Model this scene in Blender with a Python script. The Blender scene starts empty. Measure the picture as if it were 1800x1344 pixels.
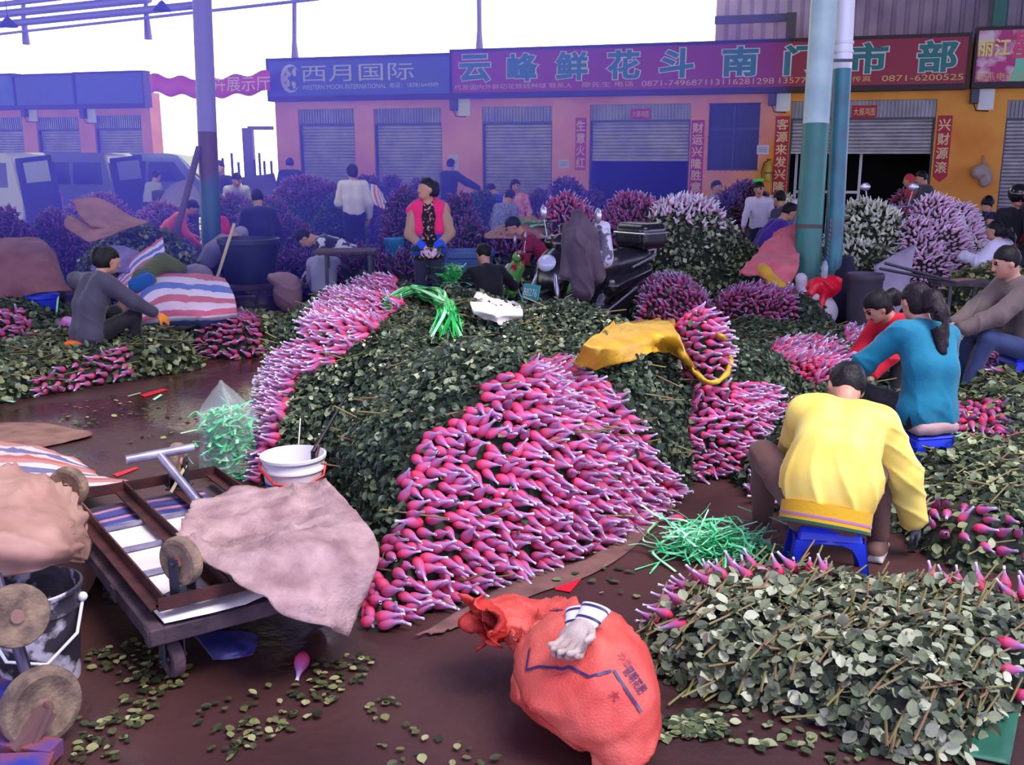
import bpy, math, random
import numpy as np
from mathutils import Vector, Matrix
from mathutils.bvhtree import BVHTree

SC = bpy.context.scene
COL = SC.collection
random.seed(7)
RNG = np.random.default_rng(11)

# ---------------------------------------------------------------- camera, sky, lights, exposure
FPX, CAMZ, PITCH = 1750.0, 1.8, math.radians(12.8)
cam_d = bpy.data.cameras.new('camera'); cam = bpy.data.objects.new('camera', cam_d); COL.objects.link(cam)
cam.location = (0, 0, CAMZ); cam.rotation_euler = (math.radians(90) - PITCH, 0, 0)
cam_d.sensor_width = 36; cam_d.sensor_fit = 'HORIZONTAL'; cam_d.lens = FPX / 1800 * 36
cam_d.clip_start = .05; cam_d.clip_end = 300
SC.camera = cam
w = bpy.data.worlds.new('overcast_sky'); SC.world = w; w.use_nodes = True
bg = w.node_tree.nodes['Background']; bg.inputs[0].default_value = (.64, .67, 1.0, 1); bg.inputs[1].default_value = 4.4
sun_d = bpy.data.lights.new('sun', 'SUN'); sun = bpy.data.objects.new('sun', sun_d); COL.objects.link(sun)
sun_d.energy = 4.2; sun_d.angle = math.radians(28); sun_d.color = (1, .93, .82)
sun.rotation_euler = Vector((-.42, .30, -.86)).to_track_quat('-Z', 'Y').to_euler()
vs = SC.view_settings
vs.view_transform = 'Standard'; vs.look = 'None'; vs.exposure = -0.08; vs.gamma = 1.0; vs.use_curve_mapping = False
SC.cycles.use_denoising = True
SC.cycles.max_bounces = 5; SC.cycles.diffuse_bounces = 3; SC.cycles.glossy_bounces = 2
SC.cycles.transmission_bounces = 3; SC.cycles.transparent_max_bounces = 8; SC.cycles.volume_bounces = 2

# ---------------------------------------------------------------- picture <-> place
CP, SP = math.cos(PITCH), math.sin(PITCH)
def ray(px, py):
    a, b = (px - 900) / FPX, (672 - py) / FPX
    return np.array([a, CP + b * SP, -SP + b * CP])
def G(px, py, z=0.0):                       # point at height z seen there
    d = ray(px, py); t = (z - CAMZ) / d[2]
    return np.array([d[0] * t, d[1] * t, z])
def Y(px, py, y):                           # point at distance y seen there
    d = ray(px, py); t = y / d[1]
    return np.array([d[0] * t, y, CAMZ + d[2] * t])
def X(px, y, z=0.0):                        # x of the column px at distance y, height z
    return (px - 900) / FPX * (y * CP - (z - CAMZ) * SP)
def Z(py, y): return float(Y(900, py, y)[2])
def proj(P):
    P = np.asarray(P, float).reshape(-1, 3); q = P - np.array([0, 0, CAMZ])
    dep = q[:, 1] * CP - q[:, 2] * SP; up = q[:, 1] * SP + q[:, 2] * CP
    dep = np.where(np.abs(dep) < 1e-6, 1e-6, dep)
    return 900 + FPX * q[:, 0] / dep, 672 - FPX * up / dep, dep
def in_poly(px, py, poly):
    r = np.zeros(len(px), bool); n = len(poly)
    for i in range(n):
        x0, y0 = poly[i]; x1, y1 = poly[(i + 1) % n]
        if y0 == y1: continue
        c = ((y0 > py) != (y1 > py)) & (px < (x1 - x0) * (py - y0) / (y1 - y0) + x0)
        r ^= c
    return r

# ---------------------------------------------------------------- materials
def lin(c):
    return tuple(((v / 255) / 12.92 if v / 255 <= .04045 else ((v / 255 + .055) / 1.055) ** 2.4) for v in c)
MATS = {}
def mat(name, c, rough=.6, metal=0.0, c2=None, nscale=8.0, bump=0.0, bscale=None, spec=.5, sheen=0.0, trans=0.0, lo=.35, hi=.65, sss=0.0):
    """plain principled surface; c2 = second colour mixed in by noise"""
    if name in MATS: return MATS[name]
    m = bpy.data.materials.new(name); m.use_nodes = True; nt = m.node_tree; N, L = nt.nodes, nt.links
    b = N['Principled BSDF']; b.inputs['Roughness'].default_value = rough; b.inputs['Metallic'].default_value = metal
    b.inputs['Specular IOR Level'].default_value = spec
    b.inputs['Base Color'].default_value = (*lin(c), 1)
    if sheen: b.inputs['Sheen Weight'].default_value = sheen
    if trans: b.inputs['Transmission Weight'].default_value = trans
    if c2 or bump:
        tc = N.new('ShaderNodeTexCoord')
    if c2:
        n = N.new('ShaderNodeTexNoise'); n.inputs['Scale'].default_value = nscale; n.inputs['Detail'].default_value = 5
        r = N.new('ShaderNodeValToRGB'); r.color_ramp.elements[0].position = lo; r.color_ramp.elements[1].position = hi
        r.color_ramp.elements[0].color = (*lin(c), 1); r.color_ramp.elements[1].color = (*lin(c2), 1)
        L.new(tc.outputs['Object'], n.inputs['Vector']); L.new(n.outputs['Fac'], r.inputs['Fac']); L.new(r.outputs['Color'], b.inputs['Base Color'])
    if bump:
        n2 = N.new('ShaderNodeTexNoise'); n2.inputs['Scale'].default_value = bscale or nscale * 3; n2.inputs['Detail'].default_value = 4
        bp = N.new('ShaderNodeBump'); bp.inputs['Strength'].default_value = bump; bp.inputs['Distance'].default_value = .02
        L.new(tc.outputs['Object'], n2.inputs['Vector']); L.new(n2.outputs['Fac'], bp.inputs['Height']); L.new(bp.outputs['Normal'], b.inputs['Normal'])
    MATS[name] = m
    return m
def nodes(m): return m.node_tree.nodes, m.node_tree.links, m.node_tree.nodes['Principled BSDF']
def ramp(N, stops, interp='LINEAR'):
    r = N.new('ShaderNodeValToRGB'); cr = r.color_ramp; cr.interpolation = interp
    while len(cr.elements) < len(stops): cr.elements.new(.5)
    for e, (p, c) in zip(cr.elements, stops): e.position = p; e.color = (*lin(c), 1)
    return r
def leaf_mat(name, stops, back=(150, 165, 140), rough=.5):
    """every leaf its own green; undersides paler"""
    if name in MATS: return MATS[name]
    m = mat(name, (60, 80, 60), rough, spec=.35); N, L, b = nodes(m)
    g = N.new('ShaderNodeNewGeometry'); r = ramp(N, stops)
    L.new(g.outputs['Random Per Island'], r.inputs['Fac'])
    mx = N.new('ShaderNodeMix'); mx.data_type = 'RGBA'; mx.inputs[7].default_value = (*lin(back), 1)
    ml = N.new('ShaderNodeMath'); ml.operation = 'MULTIPLY'; ml.inputs[1].default_value = .55
    L.new(g.outputs['Backfacing'], ml.inputs[0]); L.new(ml.outputs[0], mx.inputs[0]); L.new(r.outputs['Color'], mx.inputs[6])
    L.new(mx.outputs[2], b.inputs['Base Color'])
    return m
def uv_stripes(name, stops, freq, axis='X', rough=.55, wear=None):
    """woven stripes along the sheet's own u or v"""
    m = mat(name, (200, 200, 200), rough); N, L, b = nodes(m)
    u = N.new('ShaderNodeUVMap'); u.uv_map = 'uv'; s = N.new('ShaderNodeSeparateXYZ'); f = N.new('ShaderNodeMath'); f.operation = 'MULTIPLY'; f.inputs[1].default_value = freq
    fr = N.new('ShaderNodeMath'); fr.operation = 'FRACT'; r = ramp(N, stops, 'CONSTANT')
    L.new(u.outputs['UV'], s.inputs[0]); L.new(s.outputs[axis], f.inputs[0]); L.new(f.outputs[0], fr.inputs[0]); L.new(fr.outputs[0], r.inputs['Fac'])
    L.new(r.outputs['Color'], b.inputs['Base Color'])
    return m

# ---------------------------------------------------------------- things, parts, meshes
def tag(o, label=None, cat=None, group=None, kind=None):
    if label: o['label'] = label
    if cat: o['category'] = cat
    if group: o['group'] = group
    if kind: o['kind'] = kind
    return o
def thing(name, label, cat, loc=(0, 0, 0), rz=0.0, group=None):
    o = bpy.data.objects.new(name, None); COL.objects.link(o); o.empty_display_size = .1
    o.location = loc; o.rotation_euler = (0, 0, rz)
    return tag(o, label, cat, group)
def structure(o, label=None): return tag(o, label, None, None, 'structure')
def mesh_np(name, V, F, mats=(), mi=None, smooth=True, uv=None, attr=None):
    """V (n,3); F: one (m,k) array or a list of such arrays"""
    Fs = F if isinstance(F, list) else [F]; Fs = [np.asarray(f, np.int32) for f in Fs if len(f)]
    me = bpy.data.meshes.new(name); V = np.ascontiguousarray(V, np.float32)
    me.vertices.add(len(V)); me.vertices.foreach_set('co', V.ravel())
    if Fs:
        tot = np.concatenate([np.full(len(f), f.shape[1], np.int32) for f in Fs]); idx = np.concatenate([f.ravel() for f in Fs])
        st = np.zeros(len(tot), np.int32); st[1:] = np.cumsum(tot)[:-1]
        me.loops.add(len(idx)); me.loops.foreach_set('vertex_index', idx); me.polygons.add(len(tot)); me.polygons.foreach_set('loop_start', st)
        me.polygons.foreach_set('use_smooth', np.full(len(tot), smooth))
        if mi is not None: me.polygons.foreach_set('material_index', np.asarray(mi, np.int32))
        if uv is not None:
            l = me.uv_layers.new(name='uv'); l.data.foreach_set('uv', np.asarray(uv, np.float32)[idx].ravel())
    if attr is not None:
        a = me.attributes.new('t', 'FLOAT', 'POINT'); a.data.foreach_set('value', np.asarray(attr, np.float32))
    for m in mats: me.materials.append(m)
    me.update(calc_edges=True)
    return me
def put(name, me, parent=None, world=False, loc=None):
    o = bpy.data.objects.new(name, me); COL.objects.link(o)
    if loc is not None: o.location = loc
    if parent is not None:
        o.parent = parent
        if world:
            o.matrix_parent_inverse = (Matrix.Translation(parent.location) @ parent.rotation_euler.to_matrix().to_4x4()).inverted()
    return o
def rot_to(u, up=(0, 0, 1)):
    """matrix whose z column is u"""
    u = np.asarray(u, float); u = u / np.linalg.norm(u); a = np.asarray(up, float)
    if abs(u @ a) > .98: a = np.array([1., 0, 0])
    x = np.cross(a, u); x /= np.linalg.norm(x); y = np.cross(u, x)
    return np.stack([x, y, u], 1)
def RZ(a):
    c, s = math.cos(a), math.sin(a); return np.array([[c, -s, 0], [s, c, 0], [0, 0, 1.]])
def RX(a):
    c, s = math.cos(a), math.sin(a); return np.array([[1., 0, 0], [0, c, -s], [0, s, c]])
def RY(a):
    c, s = math.cos(a), math.sin(a); return np.array([[c, 0, s], [0, 1., 0], [-s, 0, c]])
class MB:
    def __init__(s): s.V, s.F, s.M, s.n = [], [], [], 0
    def add(s, V, F, m=0):
        V = np.asarray(V, float); s.V.append(V); s.F += [[i + s.n for i in f] for f in F]; s.M += [m] * len(F); s.n += len(V); return s
    def box(s, c, size, R=None, m=0, taper=1.0, bev=0.0):
        h = np.asarray(size, float) / 2
        b = min(bev, *(h * .9)) if bev else 0
        if b:
            P = []; Fc = []
            S = [(x, y, z) for x in (-1, 1) for y in (-1, 1) for z in (-1, 1)]
            ix = {}
            for q in S:
                for ax in range(3):
                    v = [q[i] * (h[i] if i == ax else h[i] - b) for i in range(3)]
                    ix[q, ax] = len(P); P.append(v)
            for ax in range(3):
                o1, o2 = (ax + 1) % 3, (ax + 2) % 3
                for sg in (-1, 1):
                    f = []
                    for (a1, a2) in ((-1, -1), (1, -1), (1, 1), (-1, 1)):
                        q = [0] * 3; q[ax] = sg; q[o1] = a1; q[o2] = a2; f.append(ix[tuple(q), ax])
                    Fc.append(f if sg > 0 else f[::-1])
            for ax in range(3):
                o1, o2 = (ax + 1) % 3, (ax + 2) % 3
                for a1 in (-1, 1):
                    for a2 in (-1, 1):
                        q0 = [0] * 3; q0[ax] = -1; q0[o1] = a1; q0[o2] = a2; q1 = list(q0); q1[ax] = 1; q0, q1 = tuple(q0), tuple(q1)
                        f = [ix[q0, o1], ix[q1, o1], ix[q1, o2], ix[q0, o2]]
                        Fc.append(f if a1 * a2 < 0 else f[::-1])
            for q in S:
                f = [ix[q, 0], ix[q, 1], ix[q, 2]]
                Fc.append(f if q[0] * q[1] * q[2] > 0 else f[::-1])
            P = np.array(P)
        else:
            P = np.array([(x, y, z) for z in (-1, 1) for y in (-1, 1) for x in (-1, 1)], float) * h
            Fc = [[0, 2, 3, 1], [4, 5, 7, 6], [0, 1, 5, 4], [2, 6, 7, 3], [0, 4, 6, 2], [1, 3, 7, 5]]
        if taper != 1.0:
            k = np.where(P[:, 2] > 0, taper, 1.0)[:, None]; P[:, :2] *= k
        if R is not None: P = P @ np.asarray(R).T
        return s.add(P + np.asarray(c, float), Fc, m)
    def beam(s, a, b, w, h, m=0, up=(0, 0, 1), bev=0.0):
        a, b = np.asarray(a, float), np.asarray(b, float); R = rot_to(b - a, up)
        return s.box((a + b) / 2, (w, h, np.linalg.norm(b - a)), R, m, bev=bev)
    def loft(s, rings, m=0, cap=True, closed=True):
        k = len(rings[0]); V = np.concatenate([np.asarray(r, float) for r in rings]); F = []
        for i in range(len(rings) - 1):
            for j in range(k if closed else k - 1):
                a, b = i * k + j, i * k + (j + 1) % k
                F.append([a, b, b + k, a + k])
        if cap and closed: F += [list(range(k))[::-1], [(len(rings) - 1) * k + j for j in range(k)]]
        return s.add(V, F, m)
    def tube(s, pts, r, seg=8, m=0, cap=True):
        P = [np.asarray(p, float) for p in pts]; rs = r if hasattr(r, '__len__') else [r] * len(P); rings = []; up = (0, 0, 1)
        for i, p in enumerate(P):
            d = P[min(i + 1, len(P) - 1)] - P[max(i - 1, 0)]; R = rot_to(d, up); up = R[:, 1]
            t = np.arange(seg) / seg * 2 * math.pi
            rings.append(p + rs[i] * (np.cos(t)[:, None] * R[:, 0] + np.sin(t)[:, None] * R[:, 1]))
        return s.loft(rings, m, cap)
    def lathe(s, prof, seg=24, c=(0, 0, 0), R=None, m=0, cap=True):
        t = np.arange(seg) / seg * 2 * math.pi; rings = []
        for (r, z) in prof:
            q = np.stack([r * np.cos(t), r * np.sin(t), np.full(seg, z)], 1)
            if R is not None: q = q @ np.asarray(R).T
            rings.append(q + np.asarray(c, float))
        return s.loft(rings, m, cap)
    def prism(s, poly, depth, c=(0, 0, 0), R=None, m=0):
        """polygon in local xy pushed along local z"""
        n = len(poly); P = np.array([(x, y, 0) for x, y in poly] + [(x, y, depth) for x, y in poly], float)
        F = [list(range(n))[::-1], list(range(n, 2 * n))] + [[i, (i + 1) % n, n + (i + 1) % n, n + i] for i in range(n)]
        if R is not None: P = P @ np.asarray(R).T
        return s.add(P + np.asarray(c, float), F, m)
    def ball(s, c, r, R=None, m=0, nu=12, nv=8):
        r = np.asarray(r if hasattr(r, '__len__') else (r, r, r), float)
        th = np.linspace(.02, math.pi - .02, nv); t = np.arange(nu) / nu * 2 * math.pi; rings = []
        for a in th:
            q = np.stack([np.sin(a) * np.cos(t), np.sin(a) * np.sin(t), np.full(nu, -math.cos(a))], 1) * r
            if R is not None: q = q @ np.asarray(R).T
            rings.append(q + np.asarray(c, float))
        return s.loft(rings, m)
    def build(s, name, mats, parent=None, smooth=True, world=False, sharp=35):
        mats = mats if isinstance(mats, (list, tuple)) else [mats]
        V = np.concatenate(s.V); byk = {}
        for f, m in zip(s.F, s.M): byk.setdefault(len(f), []).append((f, m))
        F = [np.array([f for f, _ in v], np.int32) for v in byk.values()]; mi = np.concatenate([[m for _, m in v] for v in byk.values()])
        me = mesh_np(name, V, F, mats, mi, smooth)
        if smooth and sharp: me.set_sharp_from_angle(angle=math.radians(sharp))
        return put(name, me, parent, world)
def catmull(P, n):
    """upsample along axis 0"""
    P = np.asarray(P, float); m = len(P); t = np.linspace(0, m - 1, (m - 1) * n + 1); i = np.minimum(t.astype(int), m - 2); f = (t - i)
    g = lambda k: P[np.clip(k, 0, m - 1)]
    sh = (-1,) + (1,) * (P.ndim - 1); f = f.reshape(sh)
    p0, p1, p2, p3 = g(i - 1), g(i), g(i + 1), g(i + 2)
    p0 = np.where((i == 0).reshape(sh), 2 * p1 - p2, p0); p3 = np.where((i == m - 2).reshape(sh), 2 * p2 - p1, p3)
    return .5 * (2 * p1 + (p2 - p0) * f + (2 * p0 - 5 * p1 + 4 * p2 - p3) * f ** 2 + (3 * p1 - p0 - 3 * p2 + p3) * f ** 3)
def wob(P, sc, seed=0):
    """smooth 3D noise, about -1..1"""
    r = np.random.default_rng(seed); P = np.asarray(P, float); v = np.zeros(P.shape[:-1])
    for k in range(7):
        d = r.normal(size=3); d /= np.linalg.norm(d); v = v + np.sin((P @ d) * sc * r.uniform(.6, 2.2) + r.uniform(0, 6.28))
    return v / 3.2
def ridges(P, sc, seed, n=3, z=1.0):
    """crease lines wandering across a cloth, 0..1"""
    r = np.random.default_rng(seed); P = np.asarray(P, float); v = np.zeros(P.shape[:-1])
    for i in range(n):
        d = r.normal(size=3) * [1, 1, z]; d /= np.linalg.norm(d); v = v + (1 - np.abs(np.sin(sc * (P @ d) + 1.3 * wob(P, sc * .45, seed + i)))) ** 4 * np.clip(.35 + wob(P, sc * .45, seed + 20 + i), 0, 1)
    return v
def grid_norm(S):
    a = np.gradient(S, axis=0); b = np.gradient(S, axis=1); n = np.cross(a, b); return n / (np.linalg.norm(n, axis=-1, keepdims=True) + 1e-9)
def sheet(name, ctrl, m, up=8, amp=.012, sc=9.0, thick=.004, parent=None, seed=0, world=False, fold=None, ragged=0.0):
    """cloth through a grid of control points; creases from noise; real thickness"""
    S = catmull(np.swapaxes(catmull(np.asarray(ctrl, float), up), 0, 1), up); S = np.swapaxes(S, 0, 1)
    nrm = grid_norm(S)
    d = amp * (.7 * wob(S, sc * .8, seed) + 1.1 * ridges(S, sc * 1.2, seed + 1) + .5 * ridges(S, sc * 2.6, seed + 2) + .12 * wob(S, sc * 4, seed + 2))
    S = S + nrm * d[..., None]
    if ragged:
        a, b = S.shape[:2]
        for e in range(2):
            S[-e - 1 if e else 0] += ragged * RNG.normal(size=(b, 3)) * [1, 1, .2]; S[:, -e - 1 if e else 0] += ragged * RNG.normal(size=(a, 3)) * [1, 1, .2]
    S[..., 2] = np.maximum(S[..., 2], .004)
    a, b = S.shape[:2]; idx = np.arange(a * b).reshape(a, b)
    F = np.stack([idx[:-1, :-1], idx[1:, :-1], idx[1:, 1:], idx[:-1, 1:]], -1).reshape(-1, 4)
    uv = np.stack(np.meshgrid(np.linspace(0, 1, a), np.linspace(0, 1, b), indexing='ij'), -1).reshape(-1, 2)
    o = put(name, mesh_np(name, S.reshape(-1, 3), F, [m], None, True, uv), parent, world)
    md = o.modifiers.new('thick', 'SOLIDIFY'); md.thickness = thick; md.offset = 0
    return o

# ---------------------------------------------------------------- rounded bodies from blended shapes
def cap(a, b, ra, rb=None, m=0, k=.03): return ('c', np.asarray(a, float), np.asarray(b, float), ra, ra if rb is None else rb, m, k)
def ell(c, r, R=None, m=0, k=.03): return ('e', np.asarray(c, float), np.asarray(r, float), np.eye(3) if R is None else np.asarray(R, float), None, m, k)
def rbox(c, h, R=None, rnd=.02, m=0, k=.03): return ('b', np.asarray(c, float), np.asarray(h, float), np.eye(3) if R is None else np.asarray(R, float), rnd, m, k)
def _d(p, P):
    if p[0] == 'c':
        ba = p[2] - p[1]; t = np.clip(((P - p[1]) @ ba) / max(ba @ ba, 1e-9), 0, 1)
        return np.linalg.norm(P - p[1] - t[..., None] * ba, axis=-1) - (p[3] + (p[4] - p[3]) * t)
    q = (P - p[1]) @ p[3]
    if p[0] == 'e':
        k0 = np.linalg.norm(q / p[2], axis=-1); k1 = np.linalg.norm(q / p[2] ** 2, axis=-1)
        return k0 * (k0 - 1) / np.maximum(k1, 1e-9)
    q = np.abs(q) - (p[2] - p[4]); return np.linalg.norm(np.maximum(q, 0), axis=-1) + np.minimum(q.max(-1), 0) - p[4]
def _bb(p):
    if p[0] == 'c': return np.minimum(p[1] - p[3], p[2] - p[4]), np.maximum(p[1] + p[3], p[2] + p[4])
    e = np.abs(p[3]) @ p[2]; return p[1] - e, p[1] + e
def blend(prims, res, cuts=(), noise=None, pad=.03):
    B = [_bb(p) for p in prims]; lo = np.min([b[0] for b in B], 0) - pad - 2 * res; hi = np.max([b[1] for b in B], 0) + pad + 2 * res
    n = np.maximum(np.ceil((hi - lo) / res).astype(int) + 1, 4); ax = [lo[i] + np.arange(n[i]) * res for i in range(3)]
    D = np.full(n, .2, np.float32); DM = np.full(n, 1e3, np.float32); M = np.zeros(n, np.int8)
    def window(b, mg):
        i0 = np.clip(((b[0] - mg - lo) / res).astype(int), 0, n - 1); i1 = np.clip(np.ceil((b[1] + mg - lo) / res).astype(int) + 1, 1, n); return tuple(slice(a, c) for a, c in zip(i0, i1))
    def pts(sl): return np.stack(np.meshgrid(ax[0][sl[0]], ax[1][sl[1]], ax[2][sl[2]], indexing='ij'), -1)
    for p, b in zip(prims, B):
        k = p[6]; sl = window(b, max(k, .02) + 3 * res); d = _d(p, pts(sl)).astype(np.float32); o = D[sl]
        h = np.maximum(k - np.abs(o - d), 0) / k if k > 0 else 0
        D[sl] = np.minimum(o, d) - h * h * k * .25
        m = d < DM[sl]; M[sl][m] = p[5]; DM[sl] = np.minimum(DM[sl], d)
    for p in cuts:
        sl = window(_bb(p), .05); D[sl] = np.maximum(D[sl], -_d(p, pts(sl)))
    if noise: D = D + noise(pts((slice(None),) * 3)).astype(np.float32)
    s = D < 0
    c = [(x, y, z) for x in (0, 1) for y in (0, 1) for z in (0, 1)]; nn = n - 1
    sub = lambda A, o: A[o[0]:o[0] + nn[0], o[1]:o[1] + nn[1], o[2]:o[2] + nn[2]]
    cnt = sum(sub(s, o).astype(np.int8) for o in c); act = (cnt > 0) & (cnt < 8); ii = np.argwhere(act)
    vid = np.full(nn, -1, np.int64); vid[act] = np.arange(len(ii)); acc = np.zeros((len(ii), 3)); num = np.zeros(len(ii))
    for a in range(8):
        for b in range(a + 1, 8):
            oa, ob = np.array(c[a]), np.array(c[b])
            if np.abs(oa - ob).sum() != 1: continue
            da = D[tuple((ii + oa).T)]; db = D[tuple((ii + ob).T)]; x = (da < 0) != (db < 0)
            t = np.where(x, da / np.where(da - db == 0, 1, da - db), 0)[:, None]
            acc += np.where(x[:, None], oa + t * (ob - oa), 0); num += x
    V = lo + (ii + acc / num[:, None]) * res; F = []
    for axis in range(3):
        o = [0, 0, 0]; o[axis] = 1; u, v = (axis + 1) % 3, (axis + 2) % 3
        A = s[tuple(slice(0, n[i] - 1) if i == axis else slice(1, n[i] - 1) for i in range(3))]; Bq = s[tuple(slice(1, n[i]) if i == axis else slice(1, n[i] - 1) for i in range(3))]
        e = np.argwhere(A != Bq); e[:, u] += 1; e[:, v] += 1
        du = np.zeros(3, int); du[u] = 1; dv = np.zeros(3, int); dv[v] = 1
        q = np.stack([vid[tuple(x.T)] for x in (e - du - dv, e - dv, e, e - du)], 1)
        f = s[tuple(e.T)]; q[~f] = q[~f][:, ::-1]; F.append(q)
    F = np.concatenate(F); F = F[(F >= 0).all(1)]
    mi = M[tuple(ii.T)][F[:, 0]]
    return V, F, mi
def blob(name, prims, mats, res, parent=None, world=False, cuts=(), noise=None):
    V, F, mi = blend(prims, res, cuts, noise)
    return put(name, mesh_np(name, V, F, mats if isinstance(mats, (list, tuple)) else [mats], mi), parent, world)

# ---------------------------------------------------------------- lettering
def text_mesh(s, offset=0.0, extrude=0.0, bevel=0.0):
    cu = bpy.data.curves.new('lettering', 'FONT'); cu.body = s; cu.size = 1; cu.offset = offset; cu.extrude = extrude; cu.bevel_depth = bevel; cu.bevel_resolution = 1; cu.resolution_u = 4
    cu.align_x = 'CENTER'; cu.align_y = 'CENTER'
    o = bpy.data.objects.new('lettering', cu); COL.objects.link(o); dg = bpy.context.evaluated_depsgraph_get(); dg.update()
    me = o.evaluated_get(dg).to_mesh(); n = len(me.vertices); V = np.zeros(n * 3); me.vertices.foreach_get('co', V); V = V.reshape(-1, 3)
    F = [list(p.vertices) for p in me.polygons]; o.evaluated_get(dg).to_mesh_clear(); bpy.data.objects.remove(o); bpy.data.curves.remove(cu)
    return V, F
def fit(V, w, h=None, ref=None):
    ref = V if ref is None else ref; lo, hi = ref.min(0), ref.max(0); c = (lo + hi) / 2; W = V - c; sx = w / max(hi[0] - lo[0], 1e-6); sy = (h / max(hi[1] - lo[1], 1e-6)) if h else sx
    W[:, 0] *= sx; W[:, 1] *= sy; return W
# ================================================================ the place: floor, shop row, roof frame, columns
M_floor = mat('wet_concrete', (52, 29, 29), .42, c2=(84, 50, 47), nscale=1.3, bump=.25, bscale=22, spec=.45, lo=.3, hi=.75)
def _wet(m):
    N, L, b = nodes(m); tc = N.new('ShaderNodeTexCoord')
    n = N.new('ShaderNodeTexNoise'); n.inputs['Scale'].default_value = .9; n.inputs['Detail'].default_value = 4; n.inputs['Distortion'].default_value = .6
    r = N.new('ShaderNodeValToRGB'); r.color_ramp.elements[0].position = .50; r.color_ramp.elements[1].position = .60
    r.color_ramp.elements[0].color = (.5, .5, .5, 1); r.color_ramp.elements[1].color = (.035, .035, .035, 1)
    # the lane on the left carries water; the corner by the carts is only damp
    s = N.new('ShaderNodeSeparateXYZ'); mr = N.new('ShaderNodeMapRange'); mr.inputs[1].default_value = -.3; mr.inputs[2].default_value = -1.6
    ad = N.new('ShaderNodeMath'); ad.operation = 'MULTIPLY_ADD'; ad.inputs[1].default_value = .135; 
    L.new(tc.outputs['Object'], n.inputs['Vector']); L.new(tc.outputs['Object'], s.inputs[0]); L.new(s.outputs['X'], mr.inputs[0])
    my = N.new('ShaderNodeMapRange'); my.inputs[1].default_value = 4.4; my.inputs[2].default_value = 6.0; L.new(s.outputs['Y'], my.inputs[0]); mm = N.new('ShaderNodeMath'); mm.operation = 'MULTIPLY'; L.new(mr.outputs[0], mm.inputs[0]); L.new(my.outputs[0], mm.inputs[1])
    L.new(mm.outputs[0], ad.inputs[0]); L.new(n.outputs['Fac'], ad.inputs[2])
    sb = N.new('ShaderNodeMath'); sb.operation = 'SUBTRACT'; sb.inputs[1].default_value = .08; L.new(ad.outputs[0], sb.inputs[0])
    L.new(sb.outputs[0], r.inputs['Fac']); L.new(r.outputs['Color'], b.inputs['Roughness'])
_wet(M_floor)
mb = MB()
xs = np.linspace(-45, 45, 2); 
mb.add([(-50, -6, 0), (50, -6, 0), (50, 60, 0), (-50, 60, 0)], [[0, 1, 2, 3]])
structure(mb.build('floor', M_floor, smooth=False), 'wet dark reddish concrete floor of the covered market')

# shop row: one long wall, axes along it (U), towards the market (Nn), up
WA, WB = np.array([-5.5, 26.3]), np.array([9.0, 21.8])
U2 = (WB - WA) / np.linalg.norm(WB - WA); N2 = np.array([U2[1], -U2[0]])
def W(px, py, back=0.0):
    """pixel on the wall plane (pushed back by `back`) -> (u, z)"""
    d = ray(px, py); o = WA - N2 * back; t = (o @ N2) / (d[:2] @ N2); p = d * t
    return float((p[:2] - o) @ U2), float(CAMZ + p[2])
def wp(u, z, off=0.0):
    q = WA + U2 * u + N2 * off; return np.array([q[0], q[1], z])
RW = np.stack([np.array([*U2, 0]), np.array([0, 0, 1.]), np.array([*N2, 0])], 1)     # local x along, y up, z outwards
def wbox(mb, u0, u1, z0, z1, n0, n1, m=0, bev=0.0):
    mb.box(wp((u0 + u1) / 2, (z0 + z1) / 2, (n0 + n1) / 2), (u1 - u0, z1 - z0, n1 - n0), RW, m, bev=bev)
M_wall = mat('orange_limewash', (238, 164, 80), .85, c2=(224, 138, 66), nscale=1.1, bump=.08, bscale=30, spec=.2, lo=.4, hi=.7)
M_shut = mat('galvanised_slats', (176, 170, 176), .5, .25, c2=(150, 144, 152), nscale=3)
M_head = mat('corrugated_header', (160, 156, 164), .5, .3, c2=(132, 128, 138), nscale=2)
M_dark = mat('unlit_interior', (34, 30, 40), .9)  # near-black: the dark of shop and van interiors put into the colour
M_iron = mat('grey_iron', (70, 70, 82), .5, .5)
M_white = mat('white_paint', (225, 224, 226), .5)
M_black = mat('black_plastic', (18, 18, 22), .35)
M_soffit = mat('sign_back_steel', (60, 44, 52), .7)

ROWTOP = 4.22
def shop_row(name, label, u0, u1, doors, back=0.0, wins=(), deep=5.0):
    """doors: (u0,u1,header top z,header bottom z,shutter bottom z)"""
    mb = MB(); cuts = sorted([(a, b, z) for a, b, z, *_ in doors] + [(a, b, z1, z0) for a, b, z0, z1 in wins]); x = u0
    for c in cuts:
        wbox(mb, x, c[0], 0, 3.6, -.25 - back, -back); wbox(mb, c[0], c[1], c[2], 3.6, -.25 - back, -back)
        if len(c) == 4: wbox(mb, c[0], c[1], 0, c[3], -.25 - back, -back)
        x = c[1]
    wbox(mb, x, u1, 0, 3.6, -.25 - back, -back); wbox(mb, u0, u1, 3.6, ROWTOP - .12, -.25 - back, -back)
    wbox(mb, u0, u1, 3.5, 3.6, -deep - back, -.25 - back); wbox(mb, u0, u0 + .2, 0, 3.5, -deep - back, -.25 - back); wbox(mb, u1 - .2, u1, 0, 3.5, -deep - back, -.25 - back)
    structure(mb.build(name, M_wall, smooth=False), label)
    mb = MB(); wbox(mb, u0 + .2, u1 - .2, 0, 3.5, -deep - .2 - back, -deep - back); structure(mb.build(name + '_interior', M_dark, smooth=False))
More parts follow.
